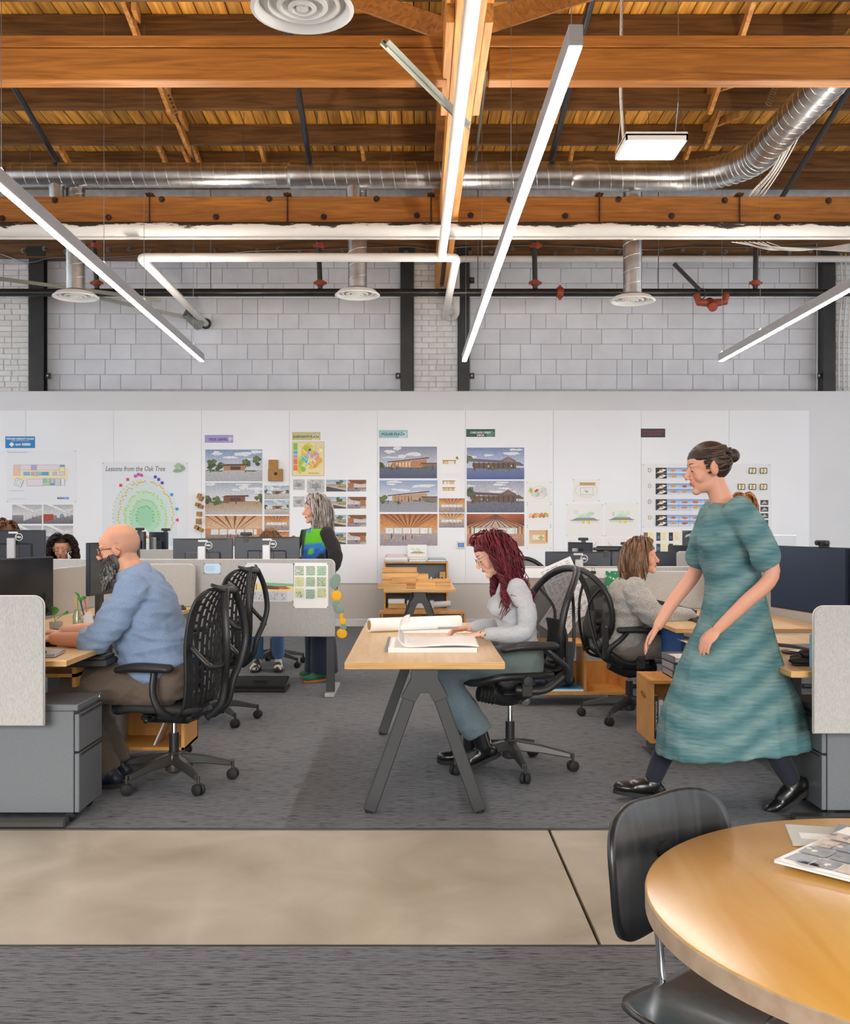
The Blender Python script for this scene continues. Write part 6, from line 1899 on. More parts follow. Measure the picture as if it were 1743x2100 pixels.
tag(MB().bb(-0.035, 0.035, -0.025, 0.025, 0, 0.05, 0.003).build('small_box', 'ceramic', None, loc=(X(1452, 7.1), 7.1, 0.727)), 'small pale box behind the keyboard of the brown haired woman', 'box')

# --- drawings on the felt screens
PF = 8.27 - 0.017
def desert(pr):
    r = random.Random(2)
    pr.poly([(0, 0.44), (0.2, 0.5), (0.45, 0.42), (0.7, 0.46), (1, 0.42), (1, 0.3), (0.7, 0.24), (0.3, 0.3), (0, 0.27)], '#ecd28f')
    pr.poly([(0.36, 0.42), (1, 0.4), (1, 0.47), (0.36, 0.5)], '#7fb58a')
    pr.blob(0.6, 0.37, 0.22, 0.05, '#6e4a38', 12, 0.3, r); pr.blob(0.82, 0.35, 0.12, 0.03, '#d9534a', 9, 0.3, r); pr.blob(0.5, 0.35, 0.1, 0.03, '#5c3c2e', 9, 0.3, r)
    for u, v, h in ((0.12, 0.4, 0.4), (0.15, 0.42, 0.3), (0.08, 0.38, 0.14), (0.22, 0.3, 0.16), (0.36, 0.42, 0.22)): pr.poly([(u, v), (u + 0.025, v), (u + 0.02, v + h), (u + 0.006, v + h)], '#3f9a58')
    pr.rect(0.02, 0.03, 0.86, 0.26, '#c9cbd2')
    for k in range(60): pr.blob(r.uniform(0.05, 0.82), r.uniform(0.05, 0.26), 0.012, 0.012, '#7a7f92', 5, 0.4, r)
def dashes(pr):
    r = random.Random(3)
    cols = [['#1f6f5a', '#2c8a6a', '#57ad6a'], ['#b9c04a', '#6f9a4f', '#3f8a5a'], ['#d3d070', '#2f7f52', '#b5bf48']]
    for j in range(3):
        for i in range(3):
            u0, v0 = 0.04 + 0.32 * i, 0.72 - 0.24 * j - (0.03 if (i == 1 and j == 2) else 0)
            for k in range(7):
                for q in range(5):
                    u, v = u0 + 0.037 * k + 0.01 * (q % 2), v0 + 0.042 * q
                    pr.poly([(u, v), (u + 0.02, v), (u + 0.03, v + 0.038), (u + 0.012, v + 0.038)], cols[j][i] if r.random() < 0.8 else cols[(j + 1) % 3][i])
def card(pr):
    pr.rect(0, 0, 1, 1, '#bfdcf2')
    for k in range(4): pr.rect(0.08, 0.28 + 0.14 * k, 0.6 + 0.08 * (k % 2), 0.31 + 0.14 * k, '#6f95b5')
sheet('desert_drawing', 'wrinkled drawing of a desert with green cacti on the wide grey screen', 'drawing', 502, 1154, 602, 1233, desert, None, '#d8d9dd', True, Y=PF, tilt=0.015)
sheet('dash_painting', 'white painting of green dashes at the end of the wide grey screen', 'drawing', 602, 1154, 673, 1247, dashes, None, '#f1f0ee', True, Y=PF)
sheet('note_card', 'pale blue card pinned on the wide grey screen', 'card', 419, 1156, 452, 1176, card, None, '#bfdcf2', True, Y=PF)
QF = 8.3 - 0.017
def site(pr):
    r = random.Random(5)
    pr.rect(0, 0, 1, 0.86, '#8b8a88')
    for k in range(26): pr.blob(r.uniform(0.02, 0.98), r.uniform(0.03, 0.82), 0.07, 0.06, r.choice(['#5f5d5a', '#a3917c', '#77706a', '#b0a594', '#4c4a49']), 8, 0.4, r)
def spreadsheet(pr):
    r = random.Random(6)
    for k in range(26):
        v = 0.94 - 0.034 * k
        if k % 7 == 6: continue
        for q in range(6): pr.rect(0.06 + 0.15 * q, v, 0.06 + 0.15 * q + r.uniform(0.04, 0.13), v + 0.012, '#9a9ca2')
def greens(pr):
    r = random.Random(7)
    pr.rect(0, 0, 1, 1, '#1f8a5a')
    for k in range(40): pr.blob(r.uniform(0, 1), r.uniform(0, 1), 0.05, 0.04, r.choice(['#e3f2e8', '#57b083', '#0f6a42']), 6, 0.5, r)
sheet('site_print', 'large aerial site print hung over the wide right screen', 'print', 1046, 1165, 1272, 1308, site, None, '#eceded', True, Y=QF)
sheet('spreadsheet_print', 'white spreadsheet clipped at a slant behind the chair back, upper one', 'paper', 1152, 1160, 1226, 1284, spreadsheet, None, '#f0f0f2', Y=QF - 0.012, tilt=R(-24), off=0.0)
sheet('spreadsheet_print', 'white sheet hanging at a slant behind the mesh chair back, lower one', 'paper', 1105, 1182, 1166, 1280, spreadsheet, None, '#f2f2f4', Y=QF - 0.02, tilt=R(34))
sheet('green_print', 'green patterned print left of the brown haired woman', 'print', 1242, 1171, 1292, 1228, greens, None, '#1f8a5a', Y=QF - 0.008)
for i, (px, py) in enumerate(((1138, 1171), (1216, 1174))):
    tag(MB().bb(-0.022, 0.022, -0.012, 0.004, -0.012, 0.012, 0.003).tube([(-0.01, -0.006, 0.01), (-0.012, -0.006, 0.035), (0.012, -0.006, 0.035), (0.01, -0.006, 0.01)], 0.0018, 5).build('binder_clip', 'black_plastic', None, loc=P(px, py, 8.262)), ['black binder clip left of the mesh chair back', 'black binder clip right of the mesh chair back'][i], 'clip')
# yellow felt garland at the end of the wide screen
g = thing('felt_garland', 'garland of yellow and sage felt shapes hanging beside the wide grey screen', 'garland', (X(690, 8.2), 8.2, 0))
pts = [P(px, py, 8.2) - g.location for px, py in ((684, 1150), (686, 1185), (690, 1212), (694, 1238), (699, 1255), (703, 1270), (704, 1285), (701, 1300))]
MB().tube(bez(pts, 4), 0.002, 5).build('string', 'cable_white', g)
for (px, py, rw, rh, mm) in ((688, 1192, 10, 16, 'sage_felt'), (690, 1222, 11, 11, 'yellow_felt'), (689, 1238, 6, 9, 'sage_felt'), (695, 1251, 10, 7, 'sage_felt'), (700, 1263, 4, 6, 'yellow_felt'), (703, 1274, 7, 7, 'yellow_felt'), (704, 1286, 7, 7, 'sage_felt'), (701, 1299, 11, 10, 'yellow_felt')):
    c = P(px, py, 8.19) - g.location
    MB().ell(c, (rw * 8.2 / FPX, 0.004, rh * 8.2 / FPX), (0, 0.3, 0), 14, 8).build('felt_shape', mm, g, True)
# foot rest
o = thing('foot_rest', 'black slanted foot rest on the carpet under the wide grey screen', 'foot rest', (X(534, 8.62), 8.62, 0))
MB().bb(-0.23, 0.23, -0.16, 0.16, 0.0, 0.03, 0.008).build('base', 'black_plastic', o)
MB().box((0, 0.02, 0.06), (0.44, 0.3, 0.025), (R(8), 0, 0), 0.006).build('platform', 'rubber', o)
MB().tube([(0.06 * math.cos(a), -0.02 + 0.02 * math.sin(a), 0.078) for a in [2 * PI * i / 14 for i in range(14)]], 0.005, 6, True).build('handle_ring', 'graphite', o)
# toy clipped on the monitor
o = thing('clip_toy', 'tiny striped figure clipped on the monitor edge beside the grey haired woman', 'toy', (X(600, 8.78), 8.85, Z(1104, 8.78)))
for k, c in enumerate(('coupling_red', 'puffer_navy', 'oak_box', 'black_soft')): MB().ell((0, 0, 0.012 - 0.02 * k), (0.018 - 0.002 * k, 0.015, 0.012)).build('segment', c, o, True)
# ---------------------------------------------------------------- task chairs (local: x forward, y left, z up)
def chair_base(o, r, a0, style):
    m = MB()
    m.lathe([(0.03, 0.06), (0.045, 0.07), (0.048, 0.15), (0.034, 0.17), (0.001, 0.17)], 20)
    m.build('hub', 'graphite', o, True, 40)
    for k in range(5):
        a = a0 + 2 * PI * k / 5
        c, s = math.cos(a), math.sin(a)
        d, w = V((c, s, 0)), V((-s, c, 0))
        pts = [d * 0.03 + V((0, 0, 0.135)), d * r * 0.5 + V((0, 0, 0.12)), d * (r - 0.01) + V((0, 0, 0.088))]
        vs, fs = [], []
        hw = [(0.032, 0.028), (0.026, 0.022), (0.017, 0.014)]
        for p, (a1, a2) in zip(pts, hw):
            vs += [p - w * a1 - V((0, 0, a2)), p + w * a1 - V((0, 0, a2)), p + w * a1 * 0.7 + V((0, 0, a2)), p - w * a1 * 0.7 + V((0, 0, a2))]
        for i in range(2):
            for q in range(4):
                fs.append((i * 4 + q, i * 4 + (q + 1) % 4, i * 4 + 4 + (q + 1) % 4, i * 4 + 4 + q))
        fs += [(3, 2, 1, 0), (8, 9, 10, 11)]
        lg = MB().add(vs, fs).build('base_arm', 'graphite', o, bevel=0.006)
        e = d * r
        MB().cyl(e + V((0, 0, 0.055)), e + V((0, 0, 0.1)), 0.009, 8).build('stem', 'graphite', lg)
        ca = a + 1.1 + k
        u = V((math.cos(ca), math.sin(ca), 0))
        m = MB()
        for q in (-1, 1):
            m.lathe([(0.001, 0.004), (0.026, 0.004), (0.03, 0.008), (0.03, 0.02), (0.024, 0.025), (0.001, 0.026)] if q > 0 else [(0.001, -0.004), (0.026, -0.004), (0.03, -0.008), (0.03, -0.02), (0.024, -0.025), (0.001, -0.026)], 18, e + V((0, 0, 0.03)), u)
        m.build('caster', 'rubber', lg, True, 40)
    MB().cyl((0, 0, 0.06), (0, 0, 0.27), 0.026, 18).build('column', 'black_plastic', o, True, 40)
    MB().cyl((0, 0, 0.26), (0, 0, 0.40), 0.014, 16).build('gas_lift', 'chrome', o, True, 40)


def seat_pad(fr, bk, w, z, drop, th):
    def fn(u, v):
        a = 2 * PI * v
        e = 0.55
        cx, cy = math.cos(a), math.sin(a)
        sx = (abs(cx) ** e) * (1 if cx > 0 else -1)
        sy = (abs(cy) ** e) * (1 if cy > 0 else -1)
        k = [0.0, 0.55, 0.92, 1.0, 0.97, 0.9, 0.5, 0.0][round(u * 7)]
        zz = [0.0, -0.004, -0.004, -0.5 * th, -0.8 * th, -th, -th, -th][round(u * 7)]
        x = (fr + bk) / 2 + sx * k * (fr - bk) / 2
        y = sy * k * w / 2
        t = max(0, (x - fr * 0.45) / (fr * 0.55))
        return V((x, y, z + zz - drop * t * t - 0.02 * (1 - (2 * y / w) ** 2) * (1 - t)))
    return fn


def arm_rest(o, s, x0, x1, y, z, post, flair=0.0, m='black_soft'):
    pts = bez([(x0, s * y, z - 0.004), (x0 * 0.6 + x1 * 0.4, s * (y + 0.008), z), (x0 * 0.3 + x1 * 0.7, s * (y + 0.006), z - 0.002), (x1, s * (y - flair), z - 0.02)], 6)
    n = len(pts)
    rr = [0.05 * (0.62 + 0.38 * math.sin(PI * min(1, 0.18 + 0.72 * i / (n - 1)))) for i in range(n)]
    rr[0], rr[-1] = 0.026, 0.02
    p = MB().tube(pts, rr, 14, flat=0.5, up=(0, 0, 1)).build('arm_pad', m, o, True)
    MB().tube(bez([(q[0], s * q[1], q[2]) for q in post], 6), 0.024, 10, flat=0.7, up=(1, 0, 0.2)).build('arm_post', 'black_plastic', o, True)
    return p


def perforated_chair(label, loc, rz, a0, lift=0.0, r=0.31):
    o = thing('task_chair', label, 'chair', loc, rz, 'black task chairs with perforated backs')
    chair_base(o, r, a0, 0)
    sz = 0.455 + lift
    MB().grid(seat_pad(0.28, -0.2, 0.48, sz, 0.05, 0.045), 7, 36).build('seat', 'seat_mesh', o, True)
    m = MB().bb(-0.13, 0.14, -0.09, 0.09, sz - 0.12, sz - 0.05, 0.02).bar((-0.05, 0, sz - 0.1), (-0.24, 0, sz - 0.03), 0.14, 0.05, ch=0.012)
    m.bb(0.05, 0.11, -0.16, 0.16, sz - 0.1, sz - 0.07, 0.01)
    m.build('tilt_mechanism', 'black_plastic', o, bevel=0.004)
    MB().tube([(0.06, 0.16, sz - 0.085), (0.06, 0.21, sz - 0.09)], 0.013, 10).build('lever', 'black_plastic', o, True)
    prof = bez([(-0.13, 0, sz - 0.075), (-0.2, 0, sz - 0.02), (-0.225, 0, sz + 0.12), (-0.225, 0, sz + 0.3), (-0.245, 0, sz + 0.45), (-0.28, 0, sz + 0.55), (-0.305, 0, sz + 0.59)], 10)
    wd = lambda v: 0.165 + 0.065 * math.sin(PI * min(1, v * 0.85 + 0.08)) - 0.06 * max(0, v - 0.8) / 0.2
    def back(u, v):
        p = prof[min(int(v * (len(prof) - 1) + 0.5), len(prof) - 1)]
        y = (2 * u - 1) * wd(v)
        return V((p.x + 0.055 * (2 * u - 1) ** 2, y, p.z - 0.03 * (2 * u - 1) ** 2 * max(0, v - 0.7)))
    NU, NV = 22, 60
    def skip(i, j):
        if i < 1 or i >= NU - 1 or j < 1 or j >= NV - 2: return False
        return i % 2 == 1 and (j + (2 if (i // 2) % 2 else 0)) % 4 < 3
    b = MB().grid(back, NU, NV, skip).build('back', 'black_plastic', o, False, solid=0.006)
    edge = [back(0, j / 30) for j in range(31)] + [back(i / 12, 1) for i in range(1, 12)] + [back(1, 1 - j / 30) for j in range(31)] + [back(1 - i / 12, 0) for i in range(1, 12)]
    MB().tube(edge, 0.009, 8, True).build('back_rim', 'black_plastic', o, True)
    MB().tube([back(i / 10, 0.995) + V((-0.014, 0, -0.008 + 0.035 * abs(2 * i / 10 - 1) ** 3)) for i in range(11)], [0.012, 0.018, 0.022, 0.026, 0.03, 0.034, 0.03, 0.026, 0.022, 0.018, 0.012], 10, flat=0.6).build('top_cap', 'black_plastic', o, True)
    for s in (-1, 1):
        pts = bez([back(0.5 + s * 0.2, 0.97) + V((-0.02, 0, 0)), V((-0.335, s * 0.11, sz + 0.47)), V((-0.35, s * 0.13, sz + 0.32)), V((-0.335, s * 0.1, sz + 0.2)), V((-0.31, s * 0.055, sz + 0.1)), V((-0.28, s * 0.045, sz - 0.02)), V((-0.2, s * 0.04, sz - 0.09))], 6)
        MB().tube(pts, 0.021, 10, flat=0.6, up=(0, 1, 0)).build('spine_frame', 'black_plastic', o, True)
        MB().tube(bez([back(0.5 + s * 0.44, 0.5), V((-0.29, s * 0.2, sz + 0.2)), V((-0.325, s * 0.1, sz + 0.2))], 5), 0.015, 8).build('lumbar_arm', 'black_plastic', o, True)
        arm_rest(o, s, -0.12, 0.19, 0.275, sz + 0.195, [(-0.02, 0.27, sz + 0.175), (-0.02, 0.285, sz + 0.06), (-0.06, 0.26, sz - 0.04), (-0.1, 0.13, sz - 0.085)], 0.02)
    return o


def mesh_chair(label, loc, rz, a0, lift=0.0, r=0.34):
    o = thing('task_chair', label, 'chair', loc, rz, 'black task chairs with mesh backs')
    chair_base(o, r, a0, 1)
    sz = 0.475 + lift
    def loop(fn, n=48): return [fn(2 * PI * i / n) for i in range(n)]
    def se(a, e=0.62):
        c, s = math.cos(a), math.sin(a)
        return (abs(c) ** e) * (1 if c > 0 else -1), (abs(s) ** e) * (1 if s > 0 else -1)
    def seatp(k, a):
        cx, sy = se(a)
        x, y = 0.03 + cx * 0.235 * k, sy * 0.245 * k * (1.0 + 0.06 * cx)
        t = max(0, (x - 0.1) / 0.17)
        return V((x, y, sz - 0.035 * t * t + 0.02 * (y / 0.25) ** 2 - 0.03 * (1 - k * k)))
    MB().tube(loop(lambda a: seatp(1, a)), 0.02, 8, True, flat=1.0).build('seat_frame', 'black_plastic', o, True)
    m = MB(); m.grid(lambda u, v: seatp(max(u, 0.001), 2 * PI * v), 6, 40); m.build('seat', 'seat_mesh', o, True)
    def backp(k, a):
        c, s = se(a, 0.7)
        v = 0.5 + 0.5 * s * k
        w = 0.185 + 0.075 * math.sin(PI * min(1.0, 0.12 + 0.62 * v))
        y = c * k * w
        z = sz + 0.03 + v * 0.56
        x = -0.235 - 0.02 * math.sin(PI * v * 1.3) * -1 - 0.11 * v * v + 0.075 * (y / 0.25) ** 2 * (0.4 + 0.6 * v) - 0.015
        return V((x, y, z))
    MB().tube(loop(lambda a: backp(1, a), 56), 0.021, 8, True).build('back_frame', 'black_plastic', o, True)
    m = MB(); m.grid(lambda u, v: backp(max(u, 0.001), 2 * PI * v), 8, 48); m.build('back_mesh', 'mesh_dark', o, True)
    MB().grid(lambda u, v: V((-0.285 - 0.02 * math.sin(PI * v), (u - 0.5) * (0.30 - 0.08 * v), sz + 0.1 + 0.2 * v)) + V((0.06 * (u - 0.5) ** 2, 0, 0)), 8, 6).build('lumbar_pad', 'seat_mesh', o, True, solid=0.012)
    for s in (-1, 1):
        MB().tube(bez([backp(1, PI / 2 - s * 1.1) + V((-0.012, 0, 0)), V((-0.33, s * 0.13, sz + 0.34)), V((-0.31, s * 0.17, sz + 0.14)), V((-0.25, s * 0.2, sz - 0.02)), V((-0.14, s * 0.2, sz - 0.06))], 6), 0.013, 8, flat=0.7).build('back_arm', 'black_plastic', o, True)
        MB().tube(bez([V((-0.22, s * 0.245, sz + 0.02)), V((-0.1, s * 0.25, sz - 0.055)), V((0.06, s * 0.225, sz - 0.05))], 6), 0.022, 8, flat=1.3).build('side_arm', 'black_plastic', o, True)
        p = MB().lathe([(0.001, -0.012), (0.03, -0.012), (0.032, 0.0), (0.026, 0.012), (0.001, 0.014)], 18, (0.0, s * 0.262, sz - 0.005), (0, s, 0)); p.bb(-0.03, 0.03, s * 0.255 - 0.012, s * 0.255 + 0.012, sz - 0.09, sz - 0.01, 0.006)
        p.build('pivot', 'graphite', o, True, 40)
        arm_rest(o, s, -0.17, 0.15, 0.27, sz + 0.185, [(-0.1, 0.272, sz + 0.165), (-0.15, 0.285, sz + 0.12), (-0.22, 0.275, sz + 0.06), (-0.235, 0.25, sz - 0.01)], 0.02)
        MB().bb(-0.27, -0.225, s * 0.25 - 0.014, s * 0.25 + 0.014, sz - 0.02, sz + 0.2, 0.008).build('arm_rail', 'black_plastic', o)
    m = MB(); m.tube(bez([(-0.14, 0, sz - 0.07), (0.0, 0, sz - 0.13), (0.12, 0, sz - 0.1)], 5), 0.06, 12, flat=0.8); m.bb(-0.12, 0.1, -0.18, 0.18, sz - 0.1, sz - 0.07, 0.012)
    m.build('tilt_mechanism', 'black_plastic', o, True, 40)
    m = MB()
    for k in range(5): m.lathe([(0.04, -0.01), (0.05, 0), (0.04, 0.01)], 14, (0.1 + 0.02 * k, 0, sz - 0.12 + 0.005 * k), (1, 0, 0.2))
    m.build('tilt_bellows', 'rubber', o, True, 40)
    for s in (-1, 1): MB().tube(bez([(0.03, s * 0.1, sz - 0.1), (0.04, s * 0.2, sz - 0.11), (0.03, s * 0.24, sz - 0.12)], 4), 0.01, 8).build('lever', 'black_plastic', o, True)
    return o


perforated_chair('black chair with a perforated back the bearded man sits on', (-1.285, 5.44, 0), R(168), R(18) - R(168), 0.0, 0.31)
perforated_chair('empty black chair with a perforated back behind the bearded man', (-1.42, 7.2, 0), R(160), R(20) - R(160), 0.03, 0.31)
mesh_chair('black mesh chair the red haired woman sits on', (0.53, 5.77, 0), R(196), R(-82) - R(196), 0.06, 0.35)
mesh_chair('black mesh chair the brown haired woman sits on', (1.52, 7.3, 0), R(6), R(-125) - R(6), 0.0, 0.34)
mesh_chair('black mesh chair whose top rail peeks over the wide right screen', (1.13, 9.7, 0), R(-70), R(-60), 0.0, 0.34)
mesh_chair('black mesh chair under the person in blue jeans', (-1.42, 10.15, 0), R(-80), R(-30), 0.0, 0.34)
# ---------------------------------------------------------------- people (local: x forward, y left, z up)
def bakemods(mb, voxel, smooth=4, name='body'):
    me = mb.mesh(name)
    ob = bpy.data.objects.new(name, me)
    COL.objects.link(ob)
    md = ob.modifiers.new('r', 'REMESH')
    md.mode, md.voxel_size = 'VOXEL', voxel
    if smooth:
        ms = ob.modifiers.new('s', 'SMOOTH')
        ms.factor, ms.iterations = 0.5, smooth
    dg = bpy.context.evaluated_depsgraph_get()
    out = bpy.data.meshes.new_from_object(ob.evaluated_get(dg))
    bpy.data.objects.remove(ob)
    bpy.data.meshes.remove(me)
    out.polygons.foreach_set('use_smooth', [True] * len(out.polygons))
    return out


def coords(me):
    a = np.empty(len(me.vertices) * 3, dtype=np.float32)
    me.vertices.foreach_get('co', a)
    return a.reshape(-1, 3)


def normals(me):
    a = np.empty(len(me.vertices) * 3, dtype=np.float32)
    me.vertices.foreach_get('normal', a)
    return a.reshape(-1, 3)


def folds(me, amp, freq, stretch=(1, 1, 1), seed=0):
    co, no = coords(me), normals(me)
    out = co.copy()
    for i in range(len(co)):
        p = co[i]
        n = mnoise.noise(V((p[0] * freq * stretch[0] + seed, p[1] * freq * stretch[1], p[2] * freq * stretch[2])))
        n2 = mnoise.noise(V((p[0] * freq * 2.3 + seed + 9, p[1] * freq * 2.3, p[2] * freq * 2.3 * stretch[2])))
        out[i] = p + no[i] * (amp * (1 - abs(n) * 2.2 + 0.5 * n2))
    me.vertices.foreach_set('co', out.ravel())
    me.update()


def paint(me, fn):
    co = coords(me)
    at = me.color_attributes.new('Col', 'FLOAT_COLOR', 'POINT')
    c = np.ones((len(co), 4), dtype=np.float32)
    c[:, :3] = fn(co)
    at.data.foreach_set('color', c.ravel())


mat('skin', '#ffffff', 0.5, attr=True, sss=0.08, spec=0.35, bump=0.05, bscale=220)
mat('hair', '#ffffff', 0.45, attr=True, spec=0.4)
mat('cloth', '#ffffff', 0.9, attr=True, c2='#dcdcdc', scale=260, bump=0.12, sheen=0.1)
mat('knit', '#ffffff', 0.95, attr=True, c2='#c9c9c9', scale=140, bump=0.35, sheen=0.2)
mat('streaky', '#ffffff', 0.9, attr=True, c2='#b9cfd0', scale=9, stretch=(1.2, 1.2, 9), contrast=(0.3, 0.7))
mat('leather_black', '#141416', 0.3, coat=0.2)
mat('eye_white', '#e6e1dc', 0.2)
mat('eye_dark', '#2a1c14', 0.15)
mat('lash', '#2a1d18', 0.6)
mat('frame_dark', '#2b1f1e', 0.3)
mat('frame_clear', '#e6d9d2', 0.15)
mat('lens', '#f4f6f8', 0.02, trans=0.96)
mat('sole_orange', '#b8722e', 0.6)
mat('shoe_green', '#2f6b54', 0.7)
mat('sock', '#c9b98a', 0.8)
mat('sneaker', '#3b3a38', 0.6, c2='#d9d4c8', scale=18, contrast=(0.5, 0.55))


class Body:
    def __init__(self, label, loc, rz, skin, voxel=0.0045, name='person'):
        self.o = thing(name, label, 'person', loc, rz)
        self.skin, self.voxel = lin(skin), voxel
        self.m = MB()

    def head(self, c, pitch=0, yaw=0, roll=0, s=1.0, fem=False, lids=0.0, nose=1.0, smile=False):
        """pitch down positive; s scales the head"""
        H = Matrix.Translation(V(c)) @ Euler((R(roll), R(pitch), R(yaw)), 'XYZ').to_matrix().to_4x4() @ Matrix.Scale(s, 4)
        # yaw applied last (about z)
        H = Matrix.Translation(V(c)) @ Matrix.Rotation(R(yaw), 4, 'Z') @ Matrix.Rotation(R(pitch), 4, 'Y') @ Matrix.Rotation(R(roll), 4, 'X') @ Matrix.Scale(s, 4)
        self.H, self.hs, self.fem = H, s, fem
        m = self.m
        m.T = H
        j = 0.9 if fem else 1.0
        m.ell((-0.014, 0, 0.032), (0.098, 0.0765, 0.09), None, 28, 18)
        m.ell((0.028, 0, -0.012), (0.058, 0.061 * j, 0.09), None, 24, 16)
        m.ell((0.022, 0, -0.066), (0.058, 0.052 * j, 0.042), (0, 0.25, 0), 20, 12)
        m.ell((0.067, 0, -0.098), (0.022, 0.024 * j, 0.018))
        m.ell((0.046, 0, 0.04), (0.045, 0.06, 0.05))
        m.ell((0.06, 0, -0.045), (0.028, 0.034 * j, 0.035))
        for s_ in (-1, 1):
            m.ell((0.072, s_ * 0.031, 0.022), (0.016, 0.028, 0.0085 if fem else 0.011), (0, 0, s_ * 0.35))
            m.ell((0.052, s_ * 0.038, -0.03), (0.024, 0.022, 0.03))
            m.ell((0.102 * (1 if nose <= 1 else 1.0), s_ * 0.0105, -0.033), (0.011, 0.0085, 0.0085))
            m.ell((-0.006, s_ * 0.077, -0.006), (0.019, 0.009, 0.032), (0, 0.15, s_ * 0.35), 14, 10)
            m.ell((-0.012, s_ * 0.083, 0.002), (0.022, 0.005, 0.034), (0, 0.15, s_ * 0.45), 14, 10)
            m.ell((0.066, s_ * 0.031, 0.0015), 0.0165, None, 14, 10)
        n = 0.008 * nose
        m.tube([(0.082, 0, 0.014), (0.095, 0, -0.008), (0.108, 0, -0.026), (0.104, 0, -0.034)], [n, n * 1.05, n * 1.45, n], 10)
        m.ell((0.0845, 0, -0.0555), (0.012, 0.0205, 0.005))
        m.ell((0.0825, 0, -0.0655), (0.012, 0.018, 0.006))
        m.T = None
        for s_ in (-1, 1):
            e = H @ V((0.0715, s_ * 0.031, 0.002))
            if lids < 0.5:
                MB().ell(e, 0.0128 * s, None, 16, 12).build('eye', 'eye_white', self.o, True)
                d = (H.to_3x3() @ V((1, s_ * 0.05, -0.1 - lids))).normalized()
                MB().ell(e + d * 0.0092 * s, (0.006 * s, 0.006 * s, 0.006 * s), None, 12, 8).build('iris', 'eye_dark', self.o, True)
            m.T = H
            m.ell((0.072, s_ * 0.031, 0.008 - 0.006 * lids), (0.0128, 0.017, 0.0075 + 0.004 * lids), None, 14, 8)
            m.ell((0.071, s_ * 0.031, -0.008), (0.0125, 0.0165, 0.0055))
            m.T = None
            lz = 0.0035 - 0.0075 * lids
            MB().tube([H @ V((0.0865 - 0.006 * abs(k) ** 2, s_ * (0.031 + 0.0045 * k * 3.2), lz - 0.002 * abs(k))) for k in (-1, -0.5, 0, 0.5, 1)], [0.0008 * s, 0.0014 * s, 0.0016 * s, 0.0014 * s, 0.0008 * s], 5).build('lashes', 'lash', self.o)

    def brows(self, col, w=0.0035):
        mat_name = 'brow_' + self.o.name
        mat(mat_name, col, 0.7)
        for s_ in (-1, 1):
            MB().tube([self.H @ V((0.0905 - 0.010 * t * t * 1.6 - 0.003, s_ * (0.014 + 0.034 * t), 0.027 + 0.006 * math.sin(PI * t * 0.8))) for t in (0, 0.25, 0.5, 0.75, 1)], [w * 0.7, w, w, w * 0.8, w * 0.3], 6, flat=0.7).build('eyebrow', mat_name, self.o, True)

    def neck(self, base, r=0.055):
        a = self.H @ V((-0.018, 0, -0.045))
        self.m.tube([V(base) + V((0, 0, -0.06)), V(base), a.lerp(V(base), 0.3), a], [r * 1.3, r * 1.12, r, r], 20)

    def limb(self, pts, rad, m=None, n=16, cap=True):
        q = bez(pts, 5)
        k = len(pts) - 1
        rr = []
        for i in range(len(q)):
            t = i / (len(q) - 1) * k
            a = min(int(t), k - 1)
            rr.append(rad[a] * (1 - (t - a)) + rad[a + 1] * (t - a))
        m = m or self.m
        m.tube(q, rr, n)
        m.ell(q[0], rr[0], None, 14, 8)
        if cap: m.ell(q[-1], rr[-1], None, 14, 8)

    def torso(self, secs, m=None, grow=0.0, n=24):
        """secs: (x, y, z, half depth, half width)"""
        m = m or self.m
        P_ = [V(s[:3]) for s in secs]
        vs, fs = [], []
        for i, s in enumerate(secs):
            t = (P_[min(i + 1, len(P_) - 1)] - P_[max(i - 1, 0)]).normalized()
            y = V((0, 1, 0))
            x = y.cross(t).normalized()
            for k in range(n):
                a = 2 * PI * k / n
                ca, sa = math.cos(a), math.sin(a)
                e = 0.85
                vs.append(P_[i] + x * ((s[3] + grow) * abs(ca) ** e * (1 if ca > 0 else -1)) + y * ((s[4] + grow) * abs(sa) ** e * (1 if sa > 0 else -1)))
        for i in range(len(secs) - 1):
            for k in range(n):
                l = (k + 1) % n
                fs.append((i * n + k, i * n + l, i * n + n + l, i * n + n + k))
        fs.append(tuple(range(n))[::-1])
        fs.append(tuple((len(secs) - 1) * n + k for k in range(n)))
        m.add(vs, fs)

    def hand(self, wrist, direction, up, side, curl=0.5, s=1.0, spread=0.0, thumb=0.5):
        """side +1: thumb on local left of the direction"""
        d = V(direction).normalized()
        u = V(up)
        l = u.cross(d).normalized()
        u = d.cross(l).normalized()
        T = Matrix.Translation(V(wrist)) @ Matrix((d, l, u)).transposed().to_4x4() @ Matrix.Scale(s, 4)
        m = self.m
        m.T = T
        m.ell((0.012, 0, 0), (0.03, 0.028, 0.019), None, 14, 8)
        m.ell((0.05, 0, 0.0), (0.052, 0.041, 0.0145), None, 18, 10)
        m.ell((0.04, side * 0.022, -0.006), (0.035, 0.02, 0.014), (0, 0, side * 0.3))
        for k, (y, L_) in enumerate(((0.029, 0.072), (0.0105, 0.08), (-0.0085, 0.075), (-0.027, 0.058))):
            y *= side
            p = V((0.088 - 0.006 * abs(k - 1), y, 0.0))
            pts, rr = [V((0.06, y * 0.8, 0.0)), p], [0.0095, 0.0092]
            a = 0.12
            sp = spread * (1.5 - k) * side
            for q in range(3):
                a += curl * (0.45, 0.55, 0.4)[q]
                p = p + V((math.cos(a) * math.cos(sp), math.sin(sp), -math.sin(a))) * L_ * (0.45, 0.32, 0.23)[q]
                pts.append(p)
                rr.append((0.0085, 0.0078, 0.0066)[q])
            m.tube(pts, rr, 9)
            m.ell(pts[-1], rr[-1], None, 9, 6)
